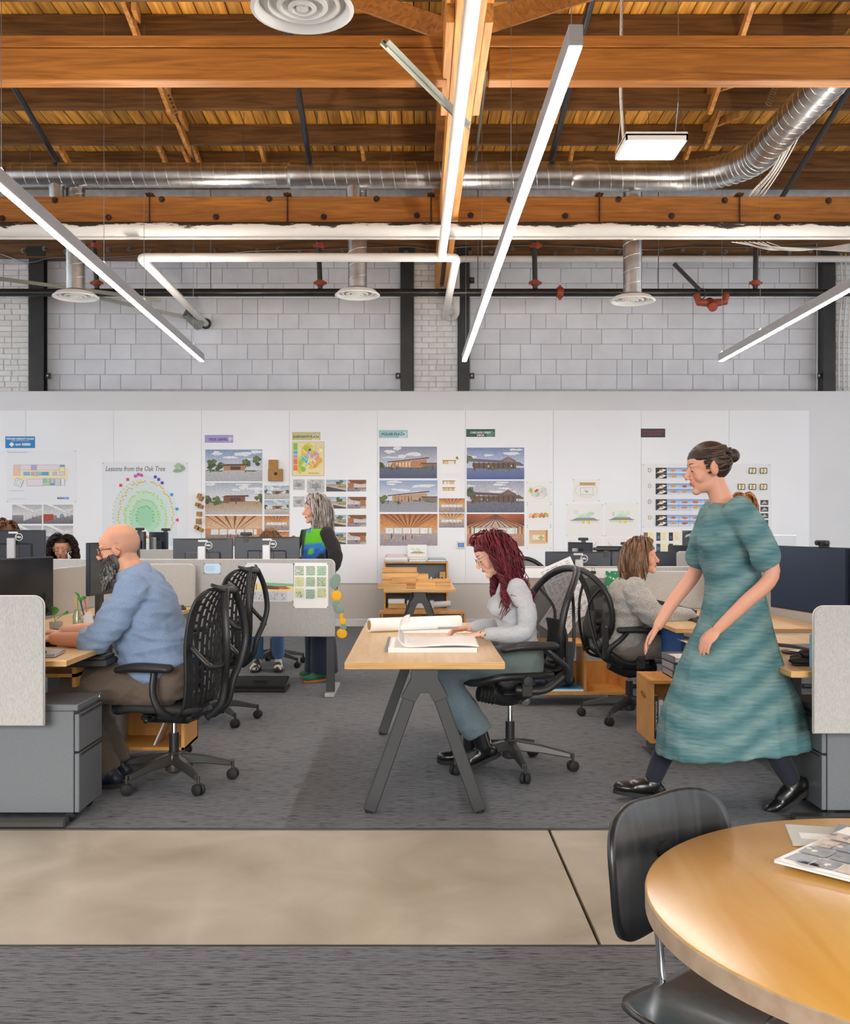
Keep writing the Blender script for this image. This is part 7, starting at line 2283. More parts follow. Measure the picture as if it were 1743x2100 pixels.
        t0 = V((0.02, side * 0.028, -0.006))
        t1 = t0 + V((0.035, side * 0.026, -0.008))
        t2 = t1 + V((0.03, side * (0.012 - 0.012 * thumb), -0.008 * thumb))
        t3 = t2 + V((0.022, -side * 0.006 * thumb, -0.008 * thumb))
        m.tube([t0, t1, t2, t3], [0.014, 0.0115, 0.0098, 0.0078], 10)
        m.ell(t3, 0.0078, None, 9, 6)
        m.T = None

    def finish(self, lips='#b5695f', brow=None, extra=None, smooth=3):
        me = bakemods(self.m, self.voxel, smooth, 'body')
        me.materials.append(MAT['skin'])
        Hi = np.array(self.H.inverted(), dtype=np.float32)
        sk, lp = np.array(self.skin), np.array(lin(lips))
        def fn(co):
            q = co @ Hi[:3, :3].T + Hi[:3, 3]
            c = np.repeat(sk[None, :], len(co), 0)
            blush = np.exp(-(((q[:, 0] - 0.075) / 0.03) ** 2 + ((np.abs(q[:, 1]) - 0.042) / 0.02) ** 2 + ((q[:, 2] + 0.03) / 0.022) ** 2))
            ear = np.exp(-(((np.abs(q[:, 1]) - 0.083) / 0.01) ** 2 + ((q[:, 2]) / 0.04) ** 2 + ((q[:, 0] + 0.008) / 0.025) ** 2))
            nz = np.exp(-(((q[:, 0] - 0.11) / 0.014) ** 2 + (q[:, 1] / 0.018) ** 2 + ((q[:, 2] + 0.028) / 0.016) ** 2))
            k = np.clip(0.3 * blush + 0.3 * ear + 0.3 * nz, 0, 0.5)[:, None]
            c = c * (1 - k) + (sk * np.array([1.0, 0.62, 0.56])) * k
            m_ = (np.exp(-(((q[:, 2] + 0.0605) / 0.0085) ** 4)) * np.exp(-((q[:, 1] / 0.021) ** 4)) * (q[:, 0] > 0.078))[:, None]
            c = c * (1 - m_) + lp * m_
            if extra: c = extra(q, c, co)
            return c
        paint(me, fn)
        return link('body', me, self.o)

    def cloth(self, name, m, voxel, col, mt='cloth', amp=0.004, freq=9.0, stretch=(1, 1, 1), smooth=5, pattern=None, seed=0, label=None):
        me = bakemods(m, voxel, smooth, name)
        if amp: folds(me, amp, freq, stretch, seed)
        me.materials.append(MAT[mt])
        c0 = np.array(lin(col))
        paint(me, (lambda co: pattern(co, np.repeat(c0[None, :], len(co), 0))) if pattern else (lambda co: np.repeat(c0[None, :], len(co), 0)))
        o = link(name, me, self.o)
        if label: o['label'] = label
        return o

    def shoe(self, ankle, toe_dir, m='leather_black', L_=0.26, name='shoe', sole='rubber', boot=0.0, tilt=0.0):
        d = V((toe_dir[0], toe_dir[1], 0)).normalized()
        l = V((0, 0, 1)).cross(d)
        T = Matrix.Translation(V(ankle)) @ Matrix((d, l, V((0, 0, 1)))).transposed().to_4x4() @ Matrix.Rotation(tilt, 4, 'Y')
        b = MB(); b.T = T
        b.ell((0.0, 0, -0.03), (0.05, 0.04, 0.05), None, 18, 12)
        b.ell((0.06, 0, -0.05), (0.09, 0.043, 0.042), (0, 0.22, 0), 18, 12)
        b.ell((0.13, 0, -0.062), (0.07, 0.046, 0.03), None, 18, 12)
        b.ell((-0.03, 0, -0.055), (0.04, 0.037, 0.04), None, 16, 10)
        if boot: b.tube([(0, 0, -0.03), (-0.005, 0, boot)], [0.047, 0.05], 16)
        me = bakemods(b, 0.007, 4, name)
        me.materials.append(MAT[m])
        o = link(name, me, self.o)
        s = MB(); s.T = T
        s.prism([(0.045 + 0.15 * math.cos(a) * (1.0 if math.cos(a) > 0 else 0.83), 0.043 * math.sin(a) * (1.08 if math.cos(a) > 0 else 0.85)) for a in [2 * PI * i / 24 for i in range(24)]], (0, 0, -0.098), (1, 0, 0), (0, 1, 0), (0, 0, 0.022))
        s.build('sole', sole, o)
        return o

    def cap(self, col, pts_fn=None, grow=0.008, name='hair_cap', front=0.045, low=-0.06):
        """tight under-layer of hair over the skull"""
        H = self.H
        m = MB()
        def fn(u, v):
            th = PI * 2 * u
            ph = PI * 0.5 * (1 - v) - (PI * 0.42) * v
            f = math.cos(th)
            r = V(((0.098 + grow) * math.cos(ph) * math.cos(th) - 0.014, (0.0765 + grow) * math.cos(ph) * math.sin(th), (0.09 + grow) * math.sin(ph) + 0.032))
            lim = front if f > 0.35 else (front + (low - front) * min(1, (0.35 - f) / 0.6))
            if r.z < lim:
                k = min(1, (lim - r.z) / 0.02)
                r = V((r.x * (1 - 0.12 * k) - 0.002, r.y * (1 - 0.12 * k), lim - 0.006 * k))
            return H @ r
        m.grid(fn, 36, 20)
        c = lin(col)
        m.c = [c] * len(m.v)
        return m

    def locks(self, n, length, cols, seed=1, part=0.0, wave=0.0, wfreq=20, width=0.011, face_open=0.5, gravity=0.55, out=0.02, taper=0.35, mb=None, shoulders=None, back_only=False, tilt_fwd=0.0, jit=0.25, curl=0.0, name='hair', fringe=None):
        """long hair: tapered strands rolling off the scalp and falling"""
        r = random.Random(seed)
        H = self.H
        m = mb or MB()
        Rm = H.to_3x3()
        s = self.hs
        down = V((0, 0, -1))
        ctr = H @ V((-0.014, 0, 0.032))
        Hinv = H.inverted()
        cl = [lin(c) for c in cols]
        made = 0
        while made < n:
            th = r.uniform(-PI, PI)
            ph = math.asin(r.uniform(-0.25, 1.0))
            dl = V((math.cos(ph) * math.cos(th), math.cos(ph) * math.sin(th), math.sin(ph)))
            if dl.x > face_open and dl.z < 0.62: continue
            if (dl.x > 0.15 and dl.z < 0.1) or dl.x > 0.5: continue
            if back_only and dl.x > 0.25: continue
            made += 1
            p = V((dl.x * (0.1 + out * 0.4) - 0.014, dl.y * (0.079 + out * 0.4), dl.z * (0.092 + out * 0.5) + 0.032))
            side = 1 if (dl.y - part + r.uniform(-0.1, 0.1)) > 0 else -1
            v = (Rm @ V((-0.15 - 0.4 * max(0, -dl.x), side * 0.75, 0.0)) + down * 0.45).normalized()
            w = H @ p
            N = 15
            st = length * s * r.uniform(1 - jit, 1.0) / N
            pts = [w]
            ph0 = round(th * 2.2) * 1.9 + r.uniform(-0.5, 0.5)
            for k in range(N):
                g = gravity * (0.35 + k * 0.12)
                v = (v + down * g + V((tilt_fwd * 0.05, 0, 0))).normalized()
                w = w + v * st
                q = Hinv @ w
                e = V((q.x + 0.014, q.y, q.z - 0.032))
                rr = math.sqrt((e.x / (0.106 + out)) ** 2 + (e.y / (0.083 + out)) ** 2 + (e.z / (0.098 + out)) ** 2)
                if q.z < 0.0:
                    rr = max(math.sqrt((e.x / (0.1 + out)) ** 2 + (e.y / (0.08 + out)) ** 2), 0.01) if q.z > -0.13 else 9
                    if rr < 1:
                        w = H @ V((e.x / rr - 0.014, e.y / rr, q.z))
                elif rr < 1:
                    w = H @ V((e.x / rr - 0.014, e.y / rr, e.z / rr + 0.032))
                q = Hinv @ w
                lim = 0.03 + 0.5 * max(0, q.z - 0.03)
                if q.x > lim and q.z > -0.14: w = H @ V((lim, q.y, q.z))
                if shoulders:
                    for (sc_, sr) in shoulders:
                        dd = w - V(sc_)
                        qq = math.sqrt((dd.x / sr[0]) ** 2 + (dd.y / sr[1]) ** 2 + (dd.z / sr[2]) ** 2)
                        if qq < 1: w = V(sc_) + dd / max(qq, 0.05)
                pts.append(w)
                v = (pts[-1] - pts[-2]).normalized()
            if wave:
                for k in range(3, len(pts)):
                    t = k / N
                    a = ph0 + wfreq * t * length
                    pts[k] = pts[k] + Rm @ V((math.cos(a) * wave * t, math.sin(a) * wave * t * 1.1, 0)) * s + V((0, 0, abs(math.sin(a)) * curl * t))
            q = [width * s * r.uniform(0.7, 1.2) * (0.3 + 0.7 * min(1, k / 3)) * (1 - (1 - taper) * (k / N) ** 2) for k in range(len(pts))]
            c = r.choice(cl)
            kc = r.uniform(0.75, 1.2)
            c = tuple(x * kc for x in c)
            m.tube(pts, q, 5, flat=0.45, col=c)
        return m

    def glasses(self, m_frame, square=True, w=0.022, h=0.017):
        g = empty('glasses', (0, 0, 0), 0, self.o)
        H = self.H
        for s_ in (-1, 1):
            c = V((0.099, s_ * 0.032, -0.001))
            e = 0.5 if square else 0.85
            ring = []
            for i in range(20):
                a = 2 * PI * i / 20
                ca, sa = math.cos(a), math.sin(a)
                ring.append(H @ (c + V((-0.006 * abs(ca), w * abs(ca) ** e * (1 if ca > 0 else -1), h * abs(sa) ** e * (1 if sa > 0 else -1)))))
            MB().tube(ring, 0.0018 * self.hs, 6, True).build('rim', m_frame, g, True)
            MB().add(ring, [tuple(range(20))]).build('lens', 'lens', g)
            MB().tube([H @ V((0.094, s_ * 0.053, 0.006)), H @ V((0.05, s_ * 0.075, 0.008)), H @ V((-0.012, s_ * 0.088, 0.004)), H @ V((-0.03, s_ * 0.086, -0.012))], 0.0017 * self.hs, 6).build('temple', m_frame, g)
        MB().tube([H @ V((0.1, -0.011, 0.003)), H @ V((0.105, 0, 0.007)), H @ V((0.1, 0.011, 0.003))], 0.0016 * self.hs, 6).build('bridge', m_frame, g)


def scale_secs(secs, k): return [(s[0], s[1], s[2], s[3] * k, s[4] * k) for s in secs]


# ------------------------------------------------ the bearded man typing at the left
b = Body('bald bearded man in glasses and a light blue shirt, sitting and typing', (-1.33, 5.45, 0), PI, '#d99f83', 0.0042)
b.head((0.252, 0, 1.245), 10, 0, 0, 1.06, lids=0.35, nose=1.15)
b.neck((0.165, 0, 1.10), 0.066)
secs = [(0.0, 0, 0.48, 0.13, 0.19), (0.0, 0, 0.56, 0.155, 0.205), (0.04, 0, 0.66, 0.175, 0.205), (0.08, 0, 0.78, 0.17, 0.205), (0.1, 0, 0.9, 0.15, 0.215), (0.12, 0, 1.0, 0.125, 0.205), (0.145, 0, 1.075, 0.09, 0.13), (0.16, 0, 1.12, 0.07, 0.075)]
b.torso(scale_secs(secs, 0.8))
AR = {1: [(0.125, 0.2, 1.03), (0.2, 0.27, 0.90), (0.29, 0.27, 0.785), (0.39, 0.23, 0.785), (0.53, 0.18, 0.785)], -1: [(0.125, -0.2, 1.03), (0.24, -0.26, 0.91), (0.36, -0.25, 0.80), (0.5, -0.2, 0.79), (0.6, -0.16, 0.79)]}
for s in (1, -1):
    b.limb(AR[s], [0.045, 0.042, 0.046, 0.043, 0.032])
    b.hand(AR[s][-1], (1, -0.25 * s, -0.05), (0, 0, 1), -s, 0.55, 1.05, 0.06)
for s in (1, -1):
    b.limb([(0.02, s * 0.1, 0.53), (0.25, s * 0.12, 0.55), (0.47, s * 0.12, 0.52)], [0.06, 0.055, 0.045])
    b.limb([(0.47, s * 0.12, 0.52), (0.37, s * 0.11, 0.3), (0.27, s * 0.1, 0.12)], [0.045, 0.04, 0.035])
def man_extra(q, c, co):
    st = np.array(lin('#8b7266'))
    k = (np.clip((q[:, 2] - 0.005) / 0.02, 0, 1) * np.clip((0.085 - q[:, 2]) / 0.03, 0, 1) * np.clip((0.03 - q[:, 0]) / 0.03, 0, 1) * 0.38)[:, None]
    k2 = (np.clip((-0.02 - q[:, 0]) / 0.03, 0, 1) * np.clip((0.06 - q[:, 2]) / 0.05, 0, 1) * np.clip((q[:, 2] + 0.075) / 0.02, 0, 1) * 0.4)[:, None]
    kk = np.maximum(k, k2)
    return c * (1 - kk) + st * kk
b.finish('#a8675a', extra=man_extra)
b.brows('#4a3a34')
b.glasses('frame_dark')
# beard
m = MB(); r = random.Random(2); H = b.H
m.T = H
for c_, rr in (((0.03, 0, -0.085), (0.055, 0.056, 0.04)), ((0.06, 0, -0.118), (0.042, 0.046, 0.045)), ((0.052, 0, -0.152), (0.034, 0.036, 0.034))):
    m.ell(c_, rr, None, 20, 12, lin('#5a5655'))
for s in (-1, 1): m.ell((0.02, s * 0.05, -0.055), (0.034, 0.013, 0.05), (0, 0.4, 0), 14, 10, lin('#45403e'))
m.ell((0.096, 0, -0.046), (0.012, 0.026, 0.006), None, 14, 8, lin('#2c2523'))
for s in (-1, 1): m.ell((0.083, s * 0.028, -0.062), (0.012, 0.009, 0.018), (0, 0.3, 0), 12, 8, lin('#3b3533'))
for i in range(1700):
    a = r.uniform(-1.65, 1.65)
    v = r.uniform(0, 1)
    base = V((0.022 + 0.074 * math.cos(a) * (1 - 0.1 * v), 0.064 * math.sin(a), -0.03 - 0.085 * v - 0.045 * max(0, math.cos(a)) * v))
    if abs(a) < 0.75 and v < 0.42: base.z = -0.075 - 0.05 * v
    d = V((0.45 * math.cos(a), 0.35 * math.sin(a), -1 + r.uniform(-0.2, 0.3))).normalized()
    L_ = 0.014 + 0.024 * max(0, math.cos(a)) * (0.4 + v) + r.uniform(0, 0.006)
    col = lin(r.choice(['#3a3534', '#5a5654', '#8f8c8a', '#b9b6b4', '#6d6967', '#2c2827'] if v > 0.3 else ['#3a3230', '#4f4744', '#6d6460']))
    p1 = base + d * L_ * 0.5 + V((r.uniform(-1, 1), r.uniform(-1, 1), 0)) * 0.003
    p2 = base + d * L_ + V((r.uniform(-1, 1), r.uniform(-1, 1), 0)) * 0.006
    m.tube([base, p1, p2], [0.0019, 0.0018, 0.0006], 4, col=col)
m.T = None
m.build('beard', 'hair', b.o, True)
# shirt
sh = MB()
b.torso([(0.0, 0, 0.59, 0.168, 0.212)] + secs[2:7] + [(0.155, 0, 1.10, 0.075, 0.085)], sh, 0.012)
for s in (1, -1):
    CE = V(AR[s][2]).lerp(V(AR[s][3]), 0.55)
    b.limb(AR[s][:3] + [CE], [0.082, 0.076, 0.066, 0.061], sh, cap=False)
sh.ell((0.10, 0, 0.70), (0.13, 0.19, 0.12))
b.cloth('shirt', sh, 0.0085, '#869dbe', amp=0.012, freq=8, stretch=(0.8, 1.0, 2.2), seed=3)
m = MB()
m.lathe([(0.112, -0.03), (0.096, 0.03), (0.09, 0.062), (0.083, 0.062), (0.088, 0.02)], 24, (0.16, 0, 1.085), (0.42, 0, 1), closed=True)
for s in (1, -1): m.grid(lambda u, v: V((0.215 + 0.035 * u + 0.02 * v, s * (0.075 - 0.045 * u - 0.03 * v * (1 - u)), 1.09 - 0.02 * u - 0.045 * v * u)), 4, 4)
m.c = [lin('#8fa6c6')] * len(m.v)
m.build('collar', 'cloth', b.o, True, solid=0.005)
for s in (1, -1):
    m = MB()
    c_ = V(AR[s][2]).lerp(V(AR[s][3]), 0.6)
    d = (V(AR[s][4]) - V(AR[s][3])).normalized()
    m.lathe([(0.062, -0.055), (0.067, -0.05), (0.067, 0.0), (0.062, 0.006), (0.05, 0.004)], 22, c_, d)
    m.c = [lin('#9db2cf')] * len(m.v)
    m.build('cuff', 'cloth', b.o, True)
pn = MB()
b.torso([(0.0, 0, 0.47, 0.13, 0.2), (0.0, 0, 0.55, 0.16, 0.215), (0.01, 0, 0.63, 0.168, 0.215)], pn, 0.0)
for s in (1, -1):
    b.limb([(0.02, s * 0.1, 0.525), (0.25, s * 0.12, 0.545), (0.47, s * 0.125, 0.52)], [0.115, 0.1, 0.08], pn)
    b.limb([(0.47, s * 0.125, 0.52), (0.38, s * 0.11, 0.3), (0.28, s * 0.1, 0.085)], [0.08, 0.072, 0.068], pn, cap=False)
b.cloth('trousers', pn, 0.009, '#6b5c50', amp=0.010, freq=8, stretch=(1, 1, 1.6), seed=5)
MB().lathe([(0.168, 0), (0.172, 0.004), (0.172, 0.03), (0.168, 0.034)], 28, (0.0, 0, 0.617)).build('belt', 'teal_box', b.o, True)
for s in (1, -1): b.shoe((0.27, s * 0.1, 0.10), (1, 0.15 * s), 'puffer_navy')

# ------------------------------------------------ the red haired woman drawing
b = Body('red haired woman in clear glasses and a pale grey top, bent over drawings', (0.585, 5.78, 0), PI, '#e3b39c', 0.0042)
b.head((0.155, 0, 1.205), 26, 6, 0, 0.98, True, lids=0.9, nose=0.9)
b.neck((0.055, 0, 1.07), 0.047)
secs = [(0.0, 0, 0.53, 0.11, 0.165), (0.0, 0, 0.62, 0.115, 0.17), (0.005, 0, 0.72, 0.095, 0.135), (0.02, 0, 0.82, 0.095, 0.125), (0.035, 0, 0.91, 0.105, 0.14), (0.035, 0, 1.0, 0.085, 0.15), (0.045, 0, 1.055, 0.055, 0.1), (0.055, 0, 1.09, 0.045, 0.05)]
b.torso(scale_secs(secs, 0.85))
AR = {1: [(0.03, 0.165, 1.02), (-0.02, 0.2, 0.90), (0.0, 0.215, 0.79), (0.11, 0.19, 0.775), (0.225, 0.15, 0.772)], -1: [(0.03, -0.165, 1.02), (0.02, -0.22, 0.90), (0.06, -0.22, 0.80), (0.17, -0.18, 0.785), (0.28, -0.13, 0.78)]}
for s in (1, -1):
    b.limb(AR[s], [0.034, 0.03, 0.03, 0.028, 0.0235])
b.hand(AR[1][-1], (1, -0.12, -0.12), (0, 0.1, 1), -1, 0.22, 0.93, 0.09)
b.hand(AR[-1][-1], (1, 0.1, -0.1), (0, -0.5, 1), 1, 0.75, 0.93, 0.02)
for s in (1, -1):
    b.limb([(0.02, s * 0.09, 0.58), (0.42, s * 0.1, 0.57), (0.2, s * 0.09, 0.16)], [0.05, 0.04, 0.035])
tt = lambda q, c, co: np.where(((np.abs(co[:, 0] - 0.215) < 0.022) & (co[:, 1] > 0.1) & (co[:, 2] < 0.82) & (np.sin(co[:, 1] * 420) + np.sin(co[:, 0] * 380 + co[:, 2] * 250) > 0.45))[:, None], np.array(lin('#6b6f78')), c)
b.finish('#b05a58', extra=tt)
b.brows('#6b3a34', 0.003)
b.glasses('frame_clear', True, 0.023, 0.02)
sh = MB()
b.torso([(0.0, 0, 0.695, 0.098, 0.14)] + secs[2:7], sh, 0.008)
sh.ell((0.115, 0.068, 0.915), (0.062, 0.066, 0.062)); sh.ell((0.115, -0.068, 0.915), (0.062, 0.066, 0.062))
for s in (1, -1):
    b.limb(AR[s][:4] + [V(AR[s][4]) - V((0.035, 0, 0))], [0.058, 0.05, 0.047, 0.043, 0.034], sh)
sh.tube([(0.045, 0, 1.04), (0.06, 0, 1.085), (0.075, 0, 1.105)], [0.075, 0.056, 0.053], 20)
b.cloth('top', sh, 0.008, '#c3c6cc', amp=0.005, freq=10, stretch=(1, 1, 2), seed=8)
pn = MB()
b.torso([(0.0, 0, 0.54, 0.12, 0.175), (0.0, 0, 0.62, 0.125, 0.18), (0.003, 0, 0.71, 0.106, 0.148)], pn, 0.004)
for s in (1, -1):
    b.limb([(0.02, s * 0.09, 0.60), (0.24, s * 0.1, 0.60), (0.43, s * 0.1, 0.55)], [0.1, 0.088, 0.072], pn)
    b.limb([(0.43, s * 0.1, 0.55), (0.345, s * 0.1, 0.37), (0.235, s * 0.09, 0.215)], [0.072, 0.074, 0.078], pn, cap=False)
jn = lambda co, c: np.where((co[:, 0] > 0.2)[:, None], np.array(lin('#6d8290')), np.array(lin('#6e7a6c')))
b.cloth('jeans', pn, 0.0085, '#6d7f8a', amp=0.008, freq=9, seed=10, pattern=lambda co, c: c * (1 - 0.45 * np.clip((0.35 - co[:, 0]) / 0.3, 0, 1)[:, None]) + np.array(lin('#707a63')) * 0.45 * np.clip((0.35 - co[:, 0]) / 0.3, 0, 1)[:, None])
b.shoe((0.215, 0.09, 0.155), (1, 0.15), 'leather_black', boot=0.12, tilt=0.35)
b.shoe((0.27, -0.09, 0.105), (1, -0.1), 'leather_black', boot=0.12)
RED = ['#5a1722', '#6e1e2a', '#82283a', '#471018', '#7a2030']
m = b.cap('#5a1722', front=0.05, low=-0.05)
b.locks(480, 0.40, RED, 4, 0.05, 0.018, 40, 0.0068, 0.42, 0.5, 0.012, 0.35, mb=m, shoulders=[((0.03, 0, 0.95), (0.125, 0.2, 0.14))], curl=0.004)
b.locks(110, 0.46, RED, 14, 0.05, 0.026, 52, 0.006, 0.42, 0.5, 0.02, 0.35, mb=m, shoulders=[((0.03, 0, 0.95), (0.13, 0.205, 0.14))], curl=0.006)
m.build('hair', 'hair', b.o, True)

# ------------------------------------------------ grey haired woman standing
b = Body('grey haired woman in a bright patterned vest, standing behind the wide screen', (-0.86, 9.2, 0), R(202), '#dda78f', 0.0055)
b.head((0.05, 0, 1.52), 4, -14, 0, 1.0, True, lids=0.5, nose=1.1)
b.neck((-0.005, 0, 1.37), 0.05)
secs = [(0.0, 0, 0.82, 0.12, 0.17), (0.0, 0, 0.92, 0.125, 0.175), (0.0, 0, 1.02, 0.115, 0.15), (0.0, 0, 1.12, 0.12, 0.155), (0.0, 0, 1.22, 0.125, 0.17), (-0.005, 0, 1.3, 0.095, 0.165), (-0.005, 0, 1.355, 0.06, 0.1), (0, 0, 1.39, 0.05, 0.055)]
b.torso(scale_secs(secs, 0.85))
AR = {1: [(-0.005, 0.18, 1.31), (-0.06, 0.235, 1.16), (-0.05, 0.24, 1.03), (0.08, 0.2, 0.98), (0.2, 0.12, 1.0)], -1: [(-0.005, -0.18, 1.31), (-0.03, -0.23, 1.16), (0.0, -0.24, 1.04), (0.12, -0.18, 1.0), (0.23, -0.08, 1.01)]}
for s in (1, -1):
    b.limb(AR[s], [0.038, 0.034, 0.033, 0.03, 0.025])
    b.hand(AR[s][-1], (1, -0.5 * s, 0), (0, 0, 1), -s, 0.8, 0.95)
    b.limb([(0, s * 0.085, 0.82), (0.0, s * 0.1, 0.48), (-0.01, s * 0.1, 0.1)], [0.06, 0.05, 0.035])
b.finish('#b56a60')
b.brows('#6d5c50', 0.003)
sh = MB()
b.torso(secs[:7], sh, 0.008)
sh.ell((0.09, 0.07, 1.2), (0.06, 0.065, 0.06)); sh.ell((0.09, -0.07, 1.2), (0.06, 0.065, 0.06))
for s in (1, -1): b.limb(AR[s][:4] + [V(AR[s][4]) - V((0.03, 0, 0))], [0.064, 0.062, 0.058, 0.052, 0.042], sh)
sh.ell((-0.02, 0.02, 0.86), (0.13, 0.19, 0.12))
b.cloth('blouse', sh, 0.011, '#242324', amp=0.006, freq=9, seed=12)

vm = MB()

for side in (1, -1):
    vm.grid(lambda u, v: V(((0.15 * math.cos(0.25 + 1.55 * u) + 0.015 + 0.03 * math.sin(PI * v)), side * (0.055 + 0.155 * math.sin(0.15 + 1.4 * u) - 0.03 * v * (1 - u)), 0.88 + 0.46 * v + 0.02 * u)), 10, 20)
vc = []
for p in vm.v:
    t = p.z
    a = abs(p.y)
    n_ = mnoise.noise(V((p.x * 9, p.y * 9, p.z * 7)))
    c = '#1f5fae' if 0.95 < t < 1.17 else '#2f7fd0'
    if a < 0.085: c = '#232326'
    elif n_ > 0.22 or (t > 1.22 and a > 0.12): c = '#62c41f'
    elif n_ < -0.32: c = '#1d1d20'
    if 0.96 < t < 1.06 and 0.09 < a < 0.115: c = '#d9482a'
    vc.append(lin(c))
vm.c = vc
vm.build('vest', 'cloth', b.o, True, solid=0.008)
m = MB()
for s in (1, -1):
    m.tube(bez([(0.02, s * 0.07, 1.375), (0.1, s * 0.075, 1.3), (0.165, s * 0.04, 1.17), (0.18, 0.0, 1.1)], 6), 0.009, 7)
m.c = [lin('#c9dcd8')] * len(m.v)
m.build('necklace', 'cloth', b.o, True)
pn = MB()
b.torso([(0.0, 0, 0.78, 0.125, 0.18), (0.0, 0, 0.9, 0.13, 0.18), (0.0, 0, 0.98, 0.12, 0.16)], pn)
for s in (1, -1): b.limb([(0.0, s * 0.09, 0.82), (0.005, s * 0.1, 0.5), (-0.01, s * 0.105, 0.075)], [0.11, 0.1, 0.125], pn, cap=False)
b.cloth('trousers', pn, 0.012, '#232c40', amp=0.006, freq=6, stretch=(1.6, 1.6, 0.5), seed=13)
for s in (1, -1): b.shoe((-0.01 + 0.03 * s, s * 0.11, 0.10), (1, 0.3 * s), 'shoe_green', sole='sole_orange')
GREY = ['#8a8078', '#a59c94', '#6b625b', '#b9b1aa', '#574f49', '#c9c2bc']
m = b.cap('#6b625b', front=0.05, low=-0.05)
b.locks(520, 0.31, GREY, 6, -0.1, 0.010, 26, 0.0066, 0.4, 0.55, 0.014, 0.4, mb=m, shoulders=[((-0.005, 0, 1.27), (0.12, 0.2, 0.1))])
m.build('hair', 'hair', b.o, True)

# ------------------------------------------------ brown haired woman at the right
b = Body('brown haired woman in a pale grey sweater, sitting and using a mouse', (1.47, 7.2, 0), 0, '#dca389', 0.005)
b.head((0.125, 0, 1.15), -2, -10, 0, 0.98, True, lids=0.3, nose=1.05)
b.neck((0.06, 0, 1.0), 0.05)
secs = [(-0.02, 0, 0.47, 0.12, 0.175), (-0.02, 0, 0.54, 0.13, 0.18), (-0.01, 0, 0.65, 0.125, 0.165), (0.0, 0, 0.75, 0.13, 0.17), (0.01, 0, 0.85, 0.13, 0.18), (0.03, 0, 0.925, 0.1, 0.17), (0.045, 0, 0.98, 0.062, 0.1), (0.055, 0, 1.02, 0.05, 0.055)]
b.torso(scale_secs(secs, 0.85))
AR = {-1: [(0.03, -0.175, 0.93), (0.09, -0.235, 0.82), (0.17, -0.245, 0.755), (0.31, -0.22, 0.757), (0.43, -0.2, 0.76)], 1: [(0.03, 0.175, 0.93), (0.09, 0.22, 0.82), (0.17, 0.21, 0.76), (0.28, 0.16, 0.757), (0.38, 0.12, 0.757)]}
for s in (1, -1): b.limb(AR[s], [0.036, 0.033, 0.032, 0.03, 0.024])
b.hand(AR[-1][-1], (1, 0.05, 0.0), (0, 0, 1), 1, 0.55, 0.93, 0.08)
b.hand(AR[1][-1], (1, -0.15, -0.03), (0, 0, 1), -1, 0.35, 0.93, 0.06)
for s in (1, -1): b.limb([(0.02, s * 0.09, 0.52), (0.44, s * 0.11, 0.52), (0.44, s * 0.1, 0.12)], [0.05, 0.04, 0.035])
b.finish('#b8655c')
b.brows('#5c4334', 0.003)
sh = MB()
b.torso(secs[1:7], sh, 0.022)
sh.ell((-0.01, 0, 0.56), (0.155, 0.205, 0.1))
sh.ell((0.11, 0.07, 0.82), (0.06, 0.065, 0.07)); sh.ell((0.11, -0.07, 0.82), (0.06, 0.065, 0.07))
for s in (1, -1): b.limb(AR[s][:4] + [V(AR[s][4]) - V((0.03, 0, 0))], [0.085, 0.082, 0.075, 0.062, 0.04], sh)
sh.tube([(0.035, 0, 0.975), (0.045, 0, 1.0)], [0.09, 0.068], 20)
b.cloth('sweater', sh, 0.0095, '#b9b7b2', 'knit', amp=0.010, freq=7, stretch=(1, 1, 1.8), seed=15)
pn = MB()
b.torso([(-0.02, 0, 0.48, 0.125, 0.18), (-0.02, 0, 0.56, 0.135, 0.185)], pn)
for s in (1, -1):
    b.limb([(0.0, s * 0.09, 0.53), (0.25, s * 0.1, 0.54), (0.45, s * 0.11, 0.51)], [0.1, 0.09, 0.072], pn)
    b.limb([(0.45, s * 0.11, 0.51), (0.45, s * 0.11, 0.3), (0.44, s * 0.1, 0.1)], [0.072, 0.066, 0.06], pn)
b.cloth('trousers', pn, 0.011, '#857d74', amp=0.004, freq=9, seed=16)
for s in (1, -1): b.shoe((0.44, s * 0.1, 0.10), (1, 0), 'leather_black')
BRN = ['#6b4c36', '#7d5b41', '#5a3e2c', '#8f6c4e', '#4a3324', '#9a7a5c']
m = b.cap('#5a3e2c', front=0.048, low=-0.07)
b.locks(520, 0.25, BRN, 8, 0.12, 0.009, 22, 0.0068, 0.34, 0.6, 0.014, 0.45, mb=m, curl=0.003)
m.build('hair', 'hair', b.o, True)

# ------------------------------------------------ woman walking past at the right
b = Body('woman in a long teal dress walking to the left past the book cart', (1.56, 5.02, 0), PI, '#d99f86', 0.0055)
b.head((0.13, 0, 1.645), 8, 0, 0, 1.04, True, lids=0.3)
b.neck((0.06, 0, 1.49), 0.05)
secs = [(0.0, 0, 0.92, 0.12, 0.175), (0.0, 0, 1.02, 0.12, 0.165), (0.01, 0, 1.12, 0.105, 0.14), (0.03, 0, 1.22, 0.115, 0.15), (0.045, 0, 1.33, 0.12, 0.17), (0.045, 0, 1.42, 0.09, 0.165), (0.05, 0, 1.475, 0.058, 0.1), (0.06, 0, 1.51, 0.048, 0.052)]
b.torso(scale_secs(secs, 0.85))
AR = {1: [(0.03, 0.18, 1.43), (-0.06, 0.225, 1.27), (-0.1, 0.235, 1.13), (0.02, 0.215, 1.0), (0.13, 0.18, 0.88)], -1: [(0.05, -0.18, 1.43), (0.1, -0.21, 1.25), (0.14, -0.21, 1.12), (0.25, -0.2, 0.98), (0.33, -0.18, 0.86)]}
